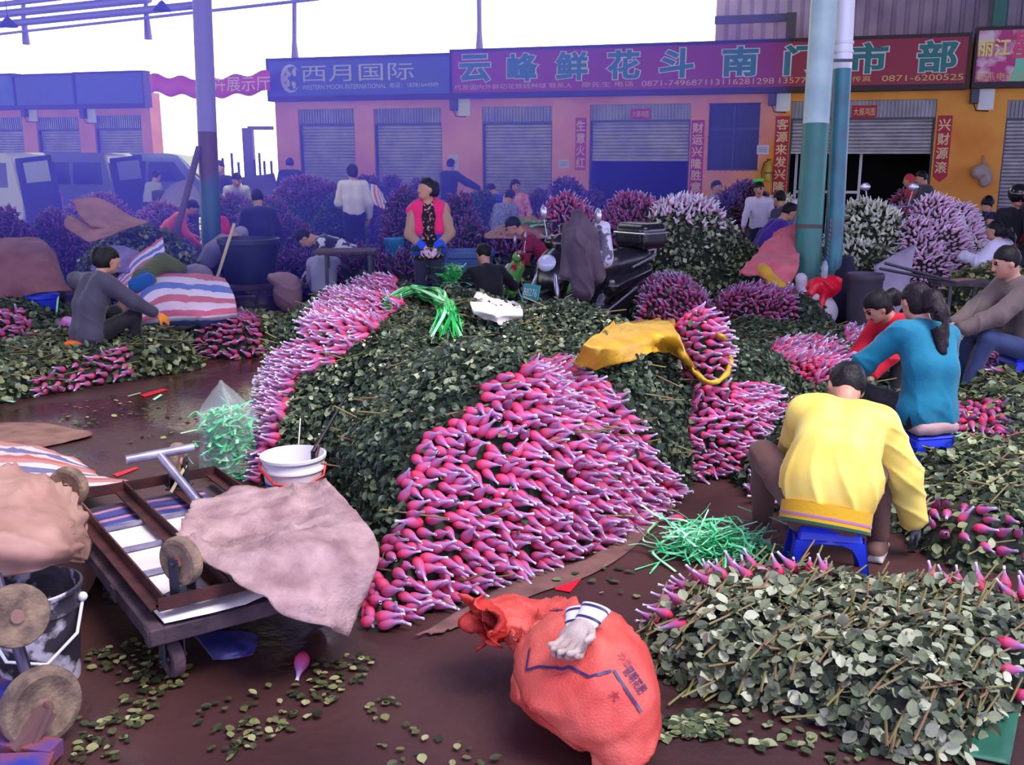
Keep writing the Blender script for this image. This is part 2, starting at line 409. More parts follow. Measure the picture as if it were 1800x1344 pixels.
def roll_door(n, a, b, zt, zh, zb, back=0.0):
    mb = MB(); k = int((b - a) / .075)
    for i in range(k):                                    # ribbed header sheet
        x = a + (i + .5) * (b - a) / k; wbox(mb, x - .022, x + .022, zh + .02, zt - .02, -.12 - back, -.075 - back)
    wbox(mb, a, b, zh, zt, -.2 - back, -.11 - back)
    h = structure(mb.build(f'door_{n}', M_head, smooth=False))
    mb = MB(); z = zb
    while z < zh - .02:                                   # slats
        P = [wp(a + .04, z + q, -.16 - back + o) for q, o in ((0, 0), (.02, .022), (.055, .022), (.075, 0))]; Q = [wp(b - .04, z + q, -.16 - back + o) for q, o in ((0, 0), (.02, .022), (.055, .022), (.075, 0))]
        mb.add(P + Q, [[0, 4, 5, 1], [1, 5, 6, 2], [2, 6, 7, 3]]); z += .078
    wbox(mb, a + .03, b - .03, zb - .05, zb, -.19 - back, -.12 - back)
    put_s = mb.build('shutter', M_shut, h, smooth=False)
    mb = MB()
    for x in (a, b): wbox(mb, x - .035, x + .035, 0, zh, -.2 - back, -.06 - back)
    wbox(mb, a, b, zh - .03, zh + .02, -.2 - back, -.07 - back)
    mb.build('door_frame', M_iron, h, smooth=False)
def span(x0, x1, yt, yh, yb, back=0.0):
    a, zt = W(x0, yt, back); b, _ = W(x1, yt, back); zh = W((x0 + x1) / 2, yh, back)[1]; zb = .05 if yb is None else W((x0 + x1) / 2, yb, back)[1]
    return (a, b, zt, zh, zb)
D_main = [span(523, 622, 192, 218, None), span(656, 776, 191, 217, None), span(847, 971, 188, 215, None), span(1037, 1215, 184, 212, 279), span(1392, 1648, 178, 208, 266), span(1772, 1960, 176, 208, None)]
wu0, wz1 = W(1247, 182); wu1, wz0 = W(1331, 299)
shop_row('wall_back', 'orange limewashed shop row wall behind the flower heaps', W(484, 200)[0], W(1980, 200)[0], D_main, 0, [(wu0, wu1, wz0, wz1)])
for i, d in enumerate(D_main): roll_door(i + 1, *d)
BK = 2.0
D_left = [span(-60, 38, 207, 228, None, BK), span(62, 137, 206, 228, None, BK), span(164, 247, 203, 226, None, BK)]
shop_row('wall_left', 'orange shop row wall beyond the parked vans', W(-140, 200, BK)[0], W(264, 200, BK)[0], D_left, BK, (), .5)
for i, d in enumerate(D_left): roll_door(i + 7, *d, BK)
# barred window
M_soffit0 = mat('dark_bars', (44, 38, 60), .6)
wo = structure(MB().box(wp((wu0 + wu1) / 2, (wz0 + wz1) / 2, -.2), (wu1 - wu0, wz1 - wz0, .02), RW).build('window_1', mat('dark_pane', (20, 20, 40), .35, spec=.3), smooth=False))
mb = MB()
for f in (0, .5, 1): x = wu0 + f * (wu1 - wu0); wbox(mb, x - .025, x + .025, wz0, wz1, -.17, -.1)
for f in (0, .62, 1): z = wz0 + f * (wz1 - wz0); wbox(mb, wu0, wu1, z - .025, z + .025, -.17, -.1)
mb.build('window_frame', M_iron, wo, smooth=False)
mb = MB()
for i in range(9): x = wu0 + (i + .5) / 9 * (wu1 - wu0); wbox(mb, x - .005, x + .005, wz0 - .03, wz1, .02, .03)
for f in (0, .5, 1): z = wz0 + f * (wz1 - wz0); wbox(mb, wu0 - .03, wu1 + .03, z - .006, z + .006, .0, .02)
mb.build('window_bars', M_soffit0, wo, smooth=False)
# white glazed leaf standing inside the right open doorway
a = W(1389, 300)[0]; mb = MB()
for x in (a + .1, a + .85, a + 1.5): wbox(mb, x - .03, x + .03, 0, 2.2, -.9, -.85)
for z in (1.0, 2.2): wbox(mb, a + .1, a + 1.5, z - .03, z + .03, -.9, -.85)
structure(mb.build('door_10', M_white, smooth=False))

# tall corrugated cladding behind the right half of the row
bk = 3.0; ua = W(1257, 60, bk)[0]; ub = W(2000, 60, bk)[0]; mb = MB(); x = ua
M_clad = mat('mauve_cladding', (150, 136, 158), .6, .1, c2=(120, 108, 134), nscale=1.2)
while x < ub:
    P = [wp(x + q, z, -bk + o) for z in (3.2, 9.5) for q, o in ((0, 0), (.03, .05), (.2, .05), (.23, 0), (.3, 0))]
    mb.add(P, [[i, i + 1, i + 6, i + 5] for i in range(4)]); x += .3
wbox(mb, ua, ub, 3.2, 9.5, -bk - .1, -bk - .02)
structure(mb.build('wall_upper', M_clad, smooth=False), 'tall mauve corrugated cladding above the red sign')
mb = MB(); u1, z1 = W(1257, 36, 2.7); u2, _ = W(1400, 32, 2.7); wbox(mb, u1, u2, z1 - .09, z1 + .09, -2.75, -2.6)
wbox(mb, u2 - .22, u2, W(1392, 80, 2.7)[1], z1 + .1, -2.8, -2.55); structure(mb.build('trim_1', M_iron, smooth=False))
mb = MB(); u1, _ = W(1757, 30, 2.6); mb.tube([wp(u1, 3.6, -2.6), wp(u1, 9, -2.6)], .16, 12); structure(mb.build('trim_2', mat('teal_pipe', (44, 110, 104), .5), sharp=50))

# roof frame over the market: purlins, posts on the row, hanging lamps
M_beam = mat('lilac_steel', (150, 140, 205), .5, .2)
mb = MB()
for (a, b, z, r) in (((0, 8), (190, -14), 5.6, .07), ((-20, 27), (262, -2), 5.4, .10), ((-20, 45), (345, 9), 5.15, .09), ((-20, 62), (560, -2), 5.0, .035)):
    mb.tube([G(*a, z), G(*b, z)], r, 8)
structure(mb.build('ceiling_purlins', M_beam, sharp=50), 'pale purple roof purlins running above the left shops')
for px, yb, yt in ((44, 55, -40), (259, 45, -40), (519, 108, -60), (843, 92, -60)):
    u, z = W(px, yb, .3); u2, z2 = W(px - 1, yt, .3); mb = MB(); mb.tube([wp(u, 4.15 if px > 300 else z - .35, -.3), wp(u, z + .5, -.3), wp(u2, z2, -.3)], [.11, .06, .06], 8)
    structure(mb.build('ceiling_post', M_beam, sharp=50))
for px, py in ((14, 40), (285, 12)):
    p = Y(px, py, 22); t = thing('pendant_lamp', 'dark conical lamp hanging from the purlins above the ' + ('far left shops' if px < 100 else 'gap left of the blue column'), 'lamp', p)
    mb = MB(); mb.lathe([(.02, .12), (.05, .1), (.2, -.08), (.19, -.08), (.04, .08)], 16); mb.build('lamp_shade', M_iron, t)
    mb = MB(); mb.tube([(0, 0, .1), (0, 0, 1.2)], .01, 5); mb.build('cord', M_black, t)
mb = MB()                                                  # unseen roof sheet, extent and open bays shaped to dim the hall and light heaps
for x0, x1, y0, y1 in ((-1.5, 60, 6.0, 24.5), (-60, -1.5, 6.0, 13.5), (-60, -10, 13.5, 31), (-10, -1.5, 16.5, 31), (-60, -1.0, -30, 6.0), (7.5, 60, -30, 6.0), (-1.0, 7.5, -30, 0)): mb.box(((x0 + x1) / 2, (y0 + y1) / 2, 7.2), (x1 - x0, y1 - y0, .06))
structure(mb.build('ceiling', mat('roof_sheet', (170, 165, 190), .7), smooth=False))

# ---------------------------------------------------------------- columns
M_teal = mat('green_column_paint', (38, 122, 108), .4, c2=(52, 104, 100), nscale=4, bump=.05)
M_mint = mat('pale_mint_paint', (178, 200, 198), .4, c2=(152, 178, 180), nscale=3)
M_rust = mat('rusty_band', (110, 74, 66), .8, c2=(70, 80, 80), nscale=12)
def column(d, px0, py0, px1, py1, r, ygreen, extra=None, m_hi=None, m_lo=None, label=None):
    a = Y(px1, py1, d); b = Y(px0, py0, d + .25); e = (b - a) / (b[2] - a[2]); at = lambda z: a + e * (z - a[2])
    t = at(0); zg = Z(ygreen, d); root = MB(); root.tube([at(0.0), at(zg)], [r * 1.06, r], 28)
    o = root.build('column', m_lo, sharp=60); tag(o, label, None, None, 'structure')
    mb = MB(); mb.tube([at(zg), at(8)], [r, r * .93], 28); mb.build('upper_shaft', m_hi, o, sharp=60)
    return o, at
col_r, atR = column(11.2, 1449, 0, 1417, 480, .142, 217, None, M_mint, M_teal, 'thick green and pale mint steel column on the right')
mb = MB(); mb.tube([atR(Z(402, 11.2)), atR(Z(395, 11.2))], .148, 28); mb.build('band', M_rust, col_r, sharp=60)
M_blue = mat('teal_pipe_paint', (52, 128, 140), .4, c2=(60, 104, 118), nscale=4, bump=.04)
pipe, atP = column(11.35, 1487, 0, 1463, 480, .098, 119, None, mat('white_pvc', (236, 232, 238), .3), M_blue, 'slimmer teal drainpipe with white top beside the green column')
mb = MB()
for z in (Z(72, 11.35), Z(88, 11.35)): mb.tube([atP(z - .015), atP(z + .015)], .108, 24)
mb.build('collar', M_white, pipe, sharp=60)
mb = MB(); z = Z(106, 11.35); mb.box((atP(z) + atR(z)) / 2 + [0, -.12, 0], (.42, .03, .03)); mb.build('bracket', M_iron, pipe)
col_l, atL = column(13.5, 355, 0, 371, 400, .125, 232, None, mat('lilac_column', (140, 128, 200), .5), mat('maroon_green_column', (96, 62, 76), .5, c2=(40, 92, 110), nscale=1.1, lo=.45, hi=.55), 'lilac and dark red steel column on the left beside the tub')

# ---------------------------------------------------------------- signs on the row
M_red = mat('sign_red', (150, 22, 58), .5); M_signblue = mat('sign_blue', (62, 84, 190), .45); M_gold = mat('gold_letters', (222, 180, 96), .5)
M_sgreen = mat('sign_green', (22, 118, 116), .5); M_pale = mat('pale_letters', (205, 205, 235), .5)
def board(name, label, x0, x1, yt0, yt1, yb0, yb1, face, back=0.0, cat='sign'):
    """sign box hung on the wall; top and bottom edges by their left/right ends"""
    u0, zt = W(x0, yt0, back); u1, zt1 = W(x1, yt1, back); zb = W(x0, yb0, back)[1]; zb1 = W(x1, yb1, back)[1]
    zt, zb = (zt + zt1) / 2, (zb + zb1) / 2
    t = thing(name, label, cat, wp((u0 + u1) / 2, zb, .1 - back))
    mb = MB(); wbox(mb, u0, u1, zb, zt, .06 - back, .3 - back); mb.build('panel', face, t, False, True)
    mb = MB()
    for (a, b, c, d) in ((u0 - .05, u1 + .05, zt, zt + .07), (u0 - .05, u1 + .05, zb - .12, zb), (u0 - .05, u0, zb, zt), (u1, u1 + .05, zb, zt)): wbox(mb, a, b, c, d, .0 - back, .33 - back)
    mb.build('frame', M_soffit, t, False, True)
    return t, u0, u1, zb, zt
def letters(t, s, cu, cz, wd, h, m, off, back=0.0, offset=0.0, name='lettering', V=None):
    V0, F = text_mesh(s, offset) if V is None else V; V1 = fit(V0, wd, h); 
    P = V1 @ RW.T + wp(cu, cz, off - back); mb = MB().add(P, F); return mb.build(name, m, t, False, True)
t, u0, u1, zb, zt = board('shop_sign', 'dark blue sign of a flower company with pale crescent emblem', 482, 798, 112, 98, 172, 164, M_signblue)
L, H = u1 - u0, zt - zb
letters(t, '西月国际', u0 + L * .50, zb + H * .62, L * .62, H * .46, M_pale, .305)
letters(t, 'WESTERN MOON INTERNATIONAL', u0 + L * .425, zb + H * .24, L * .47, H * .13, M_pale, .305)
letters(t, '电话：18781644589', u0 + L * .81, zb + H * .25, L * .26, H * .14, M_pale, .305)
mb = MB(); c = wp(u0 + L * .125, zb + H * .5, .305); ang = np.linspace(.6, 5.6, 30); R0 = H * .40
P = [c + RW @ np.array([R0 * math.cos(a) * .8, R0 * math.sin(a), 0]) for a in ang] + [c + RW @ np.array([R0 * .80 * math.cos(a) * .8 + .05, R0 * .84 * math.sin(a), 0]) for a in ang]
mb.add(P, [[i, i + 1, 31 + i, 30 + i] for i in range(29)])
for k in range(5):
    a0 = 1.2 + k * .9; q = c + RW @ np.array([.06 + .2 * math.cos(a0), .2 * math.sin(a0) * .8, 0]); mb.add([q + RW @ np.array([.13 * math.cos(b) * .6, .1 * math.sin(b), 0]) for b in np.linspace(a0, a0 + 4, 6)], [[0, 1, 2, 3, 4, 5]])
mb.build('emblem', M_pale, t, False, True)
t, u0, u1, zb, zt = board('shop_sign', 'long red sign with big green white-edged characters and gold numbers', 802, 1702, 100, 60, 163, 150, M_red)
L, H = u1 - u0, zt - zb; xc = [842, 926, 1010, 1100, 1193, 1303, 1412, 1525, 1645]
for ch, px in zip('云峰鲜花斗南门市部', xc):
    cu = W(px, 110)[0]; pass
    V0, F0 = text_mesh(ch, 0, 0, .034); V2, F2 = text_mesh(ch, 0, 0, .066); s = H * .60 / .95
    for (V, F, m, off, nm) in ((V2 * [1, 1, .25], F2, M_white, .304, 'character_edge'), (V0 * [1, 1, .25], F0, M_sgreen, .318, 'character')):
        ref = fit(V2, 1.28 * H * .70, H * .73); sx = (ref[:, 0].max() - ref[:, 0].min()) / (V2[:, 0].max() - V2[:, 0].min()); sy = (ref[:, 1].max() - ref[:, 1].min()) / (V2[:, 1].max() - V2[:, 1].min())
        c0 = (V2.max(0) + V2.min(0)) / 2; P = ((V - c0) * [sx, sy, 1]) @ RW.T + wp(cu, zb + H * .595, off); MB().add(P, F).build(nm, m, t, False, True)
for s, a, b in (('代发国内外鲜切花铁线种球 联系人', 806, 1012), ('廖先生 电话', 1028, 1118), ('0871-7496871', 1132, 1245), ('13116281298', 1253, 1362), ('13577006199', 1371, 1480), ('传真', 1497, 1530), ('0871-6200525', 1549, 1690)):
    ua, ub = W(a, 140)[0], W(b, 140)[0]; letters(t, s, (ua + ub) / 2, zb + H * .14, ub - ua, H * .13, M_gold, .305)
t, u0, u1, zb, zt = board('shop_sign', 'flower shop sign with pink roses photo and mint panel at the row end', 1718, 2010, 56, 48, 146, 140, mat('rose_photo', (190, 40, 120), .5, c2=(228, 200, 215), nscale=3.2, lo=.42, hi=.58))
L, H = u1 - u0, zt - zb; a = W(1772, 100)[0]; mb = MB(); mb.add([wp(a + q, z, .304) for q, z in ((.0, zb), (.1, zb + H * .3), (.1, zb + H * .55), (.3, zt))] + [wp(u1, zt, .304), wp(u1, zb, .304)], [[0, 1, 2, 3, 4, 5]]); mb.build('mint_panel', mat('mint_panel', (120, 205, 170), .5), t, False, True)
cu = W(1744, 85)[0]; letters(t, '丽江', cu, W(1744, 86)[1], .62, .34, mat('yellow_letters', (240, 225, 120), .5), .31, offset=.02)
cu = W(1793, 85)[0]; letters(t, '星', cu + .02, W(1790, 82)[1], .42, .5, mat('pink_letters', (225, 60, 110), .5), .312, offset=.03)
letters(t, '联系电话 0871', W(1764, 135)[0], zb + H * .1, 1.1, .16, M_gold, .31)
for lab, x0, x1, yt, yb, m in (('flower picture sign in blue and green at the far left end', -80, 35, 137, 188, mat('picture_sign', (52, 92, 220), .5, c2=(90, 130, 190), nscale=1.5)), ('plain dark blue sign board beside the picture sign', 37, 139, 136, 186, M_signblue), ('plain dark blue sign board at the near end of the left shop row', 143, 261, 132, 184, M_signblue)):
    board('shop_sign', lab, x0, x1, yt, yt - 2, yb, yb - 2, m, BK)
# red paper couplets and door banners, gilt characters
M_couplet = mat('red_paper', (190, 24, 52), .6, c2=(165, 18, 48), nscale=4); M_gilt = mat('gilt_ink', (228, 196, 150), .5)
for x0, x1, yt, yb, s, lab in ((1012, 1031, 207, 299, '生意火红', 'red paper couplet left of the half open shutter, torn at the bottom'), (1216, 1239, 211, 342, '财运兴隆胜意', 'red paper couplet between half open shutter and barred window'), (1364, 1389, 204, 342, '客源来发兴隆', 'red paper couplet just left of the green column'), (1649, 1675, 203, 310, '兴财源滚', 'red paper couplet right of the open doorway, pointed foot')):
    u0, zt = W(x0, yt); u1, _ = W(x1, yt); zb = W(x0, yb)[1]
    t = thing('couplet', lab, 'couplet', wp((u0 + u1) / 2, zb, .01)); mb = MB(); cx = (u0 + u1) / 2
    mb.prism([(u0 - cx, 0), (0, -.12 if x0 > 1600 else 0), (u1 - cx, 0), (u1 - cx, zt - zb), (u0 - cx, zt - zb)], .012, wp(cx, zb, .0), RW); mb.build('paper', M_couplet, t, False, True)
    n = len(s); hh = (zt - zb) / (n + .3)
    for i, ch in enumerate(s): V0, F0 = text_mesh(ch, 0, 0, .022); letters(t, ch, cx, zt - (i + .65) * hh, (u1 - u0) * .84, hh * .86, M_gilt, .017, name='character', V=(V0 * [1, 1, .2], F0))
for x0, x1, yt, yb, lab in ((1108, 1142, 191, 209, 'small red banner on the header of the half open shutter'), (1498, 1541, 185, 207, 'small red banner on the header of the dark open doorway')):
    u0, zt = W(x0, yt); u1, zb = W(x1, yb); t = thing('door_banner', lab, 'banner', wp((u0 + u1) / 2, zb, 0)); mb = MB(); wbox(mb, u0, u1, zb, zt, -.072, -.05); mb.build('paper', M_couplet, t, False, True)
    letters(t, '大展鸿图', (u0 + u1) / 2, (zb + zt) / 2, (u1 - u0) * .85, (zt - zb) * .6, M_gilt, -.045)
# pale red banner across the gap between the rows
a, b = Y(264, 147, 28.0), Y(474, 143, 25.6); e = b - a; mb = MB(); k = 40
P = [a + e * (i / k) + [0, 0, z + .05 * math.sin(i * .7) - .12 * math.sin(math.pi * i / k)] for i in range(k + 1) for z in (-.24, .24)]
bn = tag(mb.add(P, [[2 * i, 2 * i + 2, 2 * i + 3, 2 * i + 1] for i in range(k)]).build('banner', mat('pink_banner', (240, 70, 130), .6)), 'faded red cloth banner strung across the gap between shop rows', 'banner')
md = bn.modifiers.new('thick', 'SOLIDIFY'); md.thickness = .01
V, F = text_mesh('花卉展示厅'); V = fit(V, 2.6, .36); ex = e / np.linalg.norm(e); MB().add(np.outer(V[:, 0], ex) + np.outer(V[:, 1], [0, 0, 1]) + a + e * .72 + np.array([0, -.06, -.05]), F).build('lettering', mat('white_ink', (250, 225, 235), .6), bn, False)
# fittings on the wall
def wall_item(name, label, cat, px, py, off=0.0, back=0.0):
    u, z = W(px, py, back); return thing(name, label, cat, wp(u, z, off - back), math.atan2(U2[1], U2[0]))
for px, py, bk_, lab in ((1358, 172, 0, 'grey meter box and white panel above the couplet by the green column'), (1712, 168, 0, 'grey meter box and white panel under the rose photo sign'), (800, 182, 0, 'meter box between the blue sign and red sign'), (47, 196, BK, 'meter box under the plain sign on the left row'), (150, 198, BK, 'meter box between the two far left shutters')):
    t = wall_item('meter_box', lab, 'meter box', px, py, 0, bk_)
    MB().box((0, -.09, 0), (.16, .18, .34), bev=.015).build('box', M_iron, t); MB().box((.24, -.02, -.04), (.3, .03, .5)).build('back_panel', M_white, t)
    MB().tube([(.0, -.1, -.17), (.05, -.1, -.3), (.3, -.06, -.32)], .012, 6).build('cable', M_black, t)
t = wall_item('fire_extinguisher', 'yellow fire extinguisher hanging beside the couplet left of the green column', 'fire extinguisher', 1351, 302, 0)
MB().lathe([(.02, -.2), (.075, -.2), (.08, -.17), (.08, .12), (.05, .18), (.025, .2), (.025, .24)], 16, (0, -.1, 0)).build('cylinder', mat('yellow_tank', (196, 160, 50), .4), t)
MB().box((0, -.1, .27), (.1, .03, .03)).build('handle', M_black, t); MB().tube([(0, -.1, .25), (-.1, -.1, .2), (-.15, -.1, 0), (-.12, -.1, -.2)], .014, 6).build('hose', M_black, t)
MB().box((0, -.1, -.02), (.163, .163, .12), bev=.05).build('label', mat('label_brown', (90, 60, 40), .5), t)
for px, py, lab in ((1341, 263, 'white paper notice pasted right of the barred window'), (797, 285, 'pale paper notice pasted beside the third shutter'), (991, 288, 'small pale notice left of the torn couplet')):
    u, z = W(px, py); mb = MB(); wbox(mb, u - .13, u + .13, z - .1 if px > 900 else z - .18, z + .1 if px > 900 else z + .18, 0, .008); o = tag(mb.build('notice', mat('notice_paper', (205, 200, 226), .7), smooth=False), lab, 'notice')
    mb = MB(); [wbox(mb, u - .1, u + .1, z + q - .008, z + q + .008, .008, .011) for q in (.04, 0, -.04)]; mb.build('print', mat('notice_print', (120, 120, 170), .7), o, False)
u, z = W(1722, 300); c = wp(u, z, .12)
blob('plastic_bag', [ell(c + [0, 0, -.02], (.2, .14, .16), m=0), ell(c + [.12, 0, -.16], (.13, .12, .18), m=0), cap(c + [.05, 0, .12], c + [.06, .06, .3], .05, .02)], [mat('grey_bag', (170, 150, 150), .5)], .02, noise=lambda P: .012 * wob(P, 24, 3))
tag(bpy.data.objects['plastic_bag'], 'crumpled pale plastic bag hanging on the orange wall at right', 'bag')
u, z = W(650, 240)
# haze volume added to imitate the blue lens flare over the left
hz = bpy.data.materials.new('bluish_veil'); hz.use_nodes = True; nt = hz.node_tree; nt.nodes.remove(nt.nodes['Principled BSDF'])
sc_ = nt.nodes.new('ShaderNodeVolumeScatter'); sc_.inputs['Color'].default_value = (.10, .10, 1, 1); sc_.inputs['Density'].default_value = .085; sc_.inputs['Anisotropy'].default_value = .2
nt.links.new(sc_.outputs[0], nt.nodes['Material Output'].inputs['Volume'])
mb = MB(); mb.ball((-4.6, 17.5, 3.0), (9.0, 9.0, 5.0), nu=48, nv=24)
tag(mb.build('veil', hz, sharp=None), 'bluish haze added as a volume for the lens flare over the left half', 'veil', None, 'stuff')
# ================================================================ roses: heaps, leaves, buds
LEAF_STD = [(0, (30, 43, 28)), (.3, (52, 66, 40)), (.6, (90, 102, 62)), (.85, (134, 142, 98)), (1, (176, 182, 140))]
M_leaf = leaf_mat('rose_leaves', LEAF_STD)
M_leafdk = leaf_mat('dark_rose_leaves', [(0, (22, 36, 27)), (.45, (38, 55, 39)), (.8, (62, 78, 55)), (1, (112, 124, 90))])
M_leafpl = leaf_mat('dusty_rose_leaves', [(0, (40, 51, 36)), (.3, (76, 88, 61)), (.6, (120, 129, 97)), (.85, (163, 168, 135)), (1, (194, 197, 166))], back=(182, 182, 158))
M_leafyl = leaf_mat('yellowing_leaves', [(0, (52, 62, 30)), (.5, (96, 104, 50)), (.8, (150, 150, 84)), (1, (190, 186, 120))], back=(180, 180, 130))
M_core = mat('dark_leaf_core', (24, 32, 24), .9, c2=(38, 46, 30), nscale=14)  # dark leaf-coloured filler for heap cores
M_stem = mat('rose_stem', (112, 116, 58), .6, c2=(128, 92, 70), nscale=10)
def grad_mat(name, stops, rough, sheen=0.0, trl=0.0):
    m = mat(name, (200, 80, 140), rough, spec=.3, sheen=sheen); N, L, b = nodes(m)
    a = N.new('ShaderNodeAttribute'); a.attribute_name = 't'; r = ramp(N, stops); L.new(a.outputs['Fac'], r.inputs['Fac'])
    g = N.new('ShaderNodeNewGeometry'); h = N.new('ShaderNodeHueSaturation'); mr = N.new('ShaderNodeMapRange'); mr.inputs[3].default_value = .72; mr.inputs[4].default_value = 1.18
    L.new(g.outputs['Random Per Island'], mr.inputs[0]); L.new(mr.outputs[0], h.inputs['Value']); L.new(r.outputs['Color'], h.inputs['Color']); L.new(h.outputs['Color'], b.inputs['Base Color'])
    return m
M_bud = grad_mat('crimson_bud', [(0, (164, 42, 78)), (.35, (204, 44, 80)), (1, (196, 60, 108))], .55)
M_net = grad_mat('foam_net_sleeve', [(0, (202, 58, 98)), (.3, (188, 76, 124)), (.55, (166, 100, 152)), (.82, (184, 152, 196)), (1, (238, 232, 240))], .6)
M_budw = grad_mat('pale_bud', [(0, (214, 120, 160)), (.4, (226, 150, 184)), (1, (232, 196, 214))], .6)
M_netw = grad_mat('white_net_sleeve', [(0, (224, 170, 200)), (.4, (226, 200, 224)), (1, (250, 248, 252))], .6)
M_budd = grad_mat('shaded_magenta_bud', [(0, (92, 30, 72)), (1, (130, 46, 104))], .6)  # darker bud and sleeve copies, dimness of the hall's back put into the colour
M_netd = grad_mat('shaded_mauve_sleeve', [(0, (102, 38, 88)), (.65, (112, 64, 122)), (1, (176, 150, 204))], .6)
M_netc = grad_mat('cream_net_sleeve', [(0, (206, 206, 170)), (1, (246, 246, 232))], .6)
M_cream = grad_mat('cream_bud', [(0, (186, 190, 140)), (1, (236, 238, 214))], .6)
def bud_shape(seg, full=True):
    """two shells along +z: the bud's ball and the net sleeve drawn out to a tail"""
    if full:
        ball = [(.004, -.030), (.013, -.027), (.021, -.016), (.0245, 0), (.0235, .013), (.018, .026)]
        slv = [(.0248, -.004), (.0252, .006), (.0232, .019), (.0178, .034), (.0112, .05), (.0072, .064), (.0058, .078), (.0062, .094)]
    else:
        ball = [(.005, -.028), (.024, -.004), (.02, .02)]; slv = [(.0252, -.003), (.0225, .02), (.009, .054), (.006, .092)]
    def rev(prof):
        t = np.arange(seg) / seg * 2 * math.pi; V = np.concatenate([np.stack([r * np.cos(t), r * np.sin(t), np.full(seg, z)], 1) for r, z in prof]); F = []
        for i in range(len(prof) - 1):
            for j in range(seg): a, b = i * seg + j, i * seg + (j + 1) % seg; F.append((a, b, b + seg, a + seg))
        at = np.repeat(np.linspace(0, 1, len(prof)), seg); return V, np.array(F), at
    return rev(ball), rev(slv)
BUD_HI, BUD_MID, BUD_LO = bud_shape(12), bud_shape(7, False), bud_shape(5, False)
def frames(D, spin=None):
    """rotation matrices whose z column is each direction"""
    D = D / np.linalg.norm(D, axis=1, keepdims=True); a = np.where(np.abs(D[:, 2:3]) > .9, [[1., 0, 0]], [[0, 0, 1.]]); x = np.cross(a, D); x /= np.linalg.norm(x, axis=1, keepdims=True); y = np.cross(D, x)
    if spin is not None:
        c, s = np.cos(spin)[:, None], np.sin(spin)[:, None]; x, y = x * c + y * s, y * c - x * s
    return np.stack([x, y, D], 2)
def stamp(tpl, P, R, S):
    """copies of a template as arrays"""
    V, F, at = tpl; n, k = len(P), len(V)
    W_ = np.einsum('nij,kj->nki', R, V) * S[:, None, None] + P[:, None, :]
    return W_.reshape(-1, 3), (F[None] + (np.arange(n) * k)[:, None, None]).reshape(-1, F.shape[1]), np.tile(at, n)
def buds_mesh(name, P, D, S, tpl, mats):
    R = frames(D, RNG.uniform(0, 6.28, len(P))); Va, Fa, ta = stamp(tpl[0], P, R, S); Vb, Fb, tb = stamp(tpl[1], P, R, S)
    return mesh_np(name, np.concatenate([Va, Vb]), np.concatenate([Fa, Fb + len(Va)]), mats, np.concatenate([np.zeros(len(Fa)), np.ones(len(Fb))]), True, None, np.concatenate([ta, tb]))
_lt = ((.14, .21), (.34, .36), (.56, .39), (.77, .29), (.93, .13))
_lv = np.array([(0, 0, 0)] + [(s * w_, t, (.05 if s else -.015) - .10 * t * t) for s in (0, 1, -1) for t, w_ in _lt] + [(0, 1.03, -.13)])
LEAF_T = (_lv, np.array([(0, 6, 1, 11)] + [(1 + i, 6 + i, 7 + i, 2 + i) for i in range(4)] + [(11 + i, 1 + i, 2 + i, 12 + i) for i in range(4)] + [(5, 10, 16, 15)]), np.zeros(17))
LEAF_L = (np.array([(0, 0, 0), (.4, .5, .07), (0, 1.05, -.08), (-.4, .5, .07)]), np.array([(0, 1, 2, 3)]), np.zeros(4))
def leaves_arrays(P, Nn, size, tpl=LEAF_T, up=.35, spread=.75):
    n = len(P); D = Nn * 1.0 + RNG.normal(size=(n, 3)) * spread + [0, 0, up]
    R = frames(D, RNG.uniform(0, 6.28, n)); S = size * RNG.uniform(.6, 1.35, n)
    return stamp(tpl, P, R, S)
def stick_arrays(A, B, r):
    n = len(A); d = B - A; L_ = np.linalg.norm(d, axis=1); R = frames(d); t = np.arange(4) / 4 * 6.283
    q = np.stack([np.cos(t), np.sin(t), np.zeros(4)], 1); V = np.concatenate([np.concatenate([q * r, q * r * .8 + [0, 0, 1]])[None]] * n); V = V * np.stack([np.ones(n), np.ones(n), L_], 1)[:, None, :]
    V = np.einsum('nij,nkj->nki', R, V) + A[:, None, :]; F = np.array([(j, (j + 1) % 4, (j + 1) % 4 + 4, j + 4) for j in range(4)])
    return V.reshape(-1, 3), (F[None] + (np.arange(n) * 8)[:, None, None]).reshape(-1, 4)
def on_tris(V, T, n):
    a, b, c = V[T[:, 0]], V[T[:, 1]], V[T[:, 2]]; cr = np.cross(b - a, c - a); ar = np.linalg.norm(cr, axis=1)
    i = RNG.choice(len(T), n, p=ar / ar.sum()); u, v = RNG.random(n), RNG.random(n); f = u + v > 1; u[f], v[f] = 1 - u[f], 1 - v[f]
    P = a[i] + u[:, None] * (b - a)[i] + v[:, None] * (c - a)[i]; Nn = cr[i] / (ar[i][:, None] + 1e-9)
    return P, Nn, ar.sum() / 2
def thin_out(P, r):
    """keep points at least r apart"""
    cell = {}; keep = []; K = np.floor(P / r).astype(int); r2 = r * r
    for i, (k, p) in enumerate(zip(map(tuple, K), P)):
        ok = True
        for dx in (-1, 0, 1):
            for dy in (-1, 0, 1):
                for dz in (-1, 0, 1):
                    for q in cell.get((k[0] + dx, k[1] + dy, k[2] + dz), ()):
                        if ((q - p) ** 2).sum() < r2: ok = False; break
                    if not ok: break
                if not ok: break
            if not ok: break
        if ok: cell.setdefault(k, []).append(p); keep.append(i)
    return np.array(keep, int)
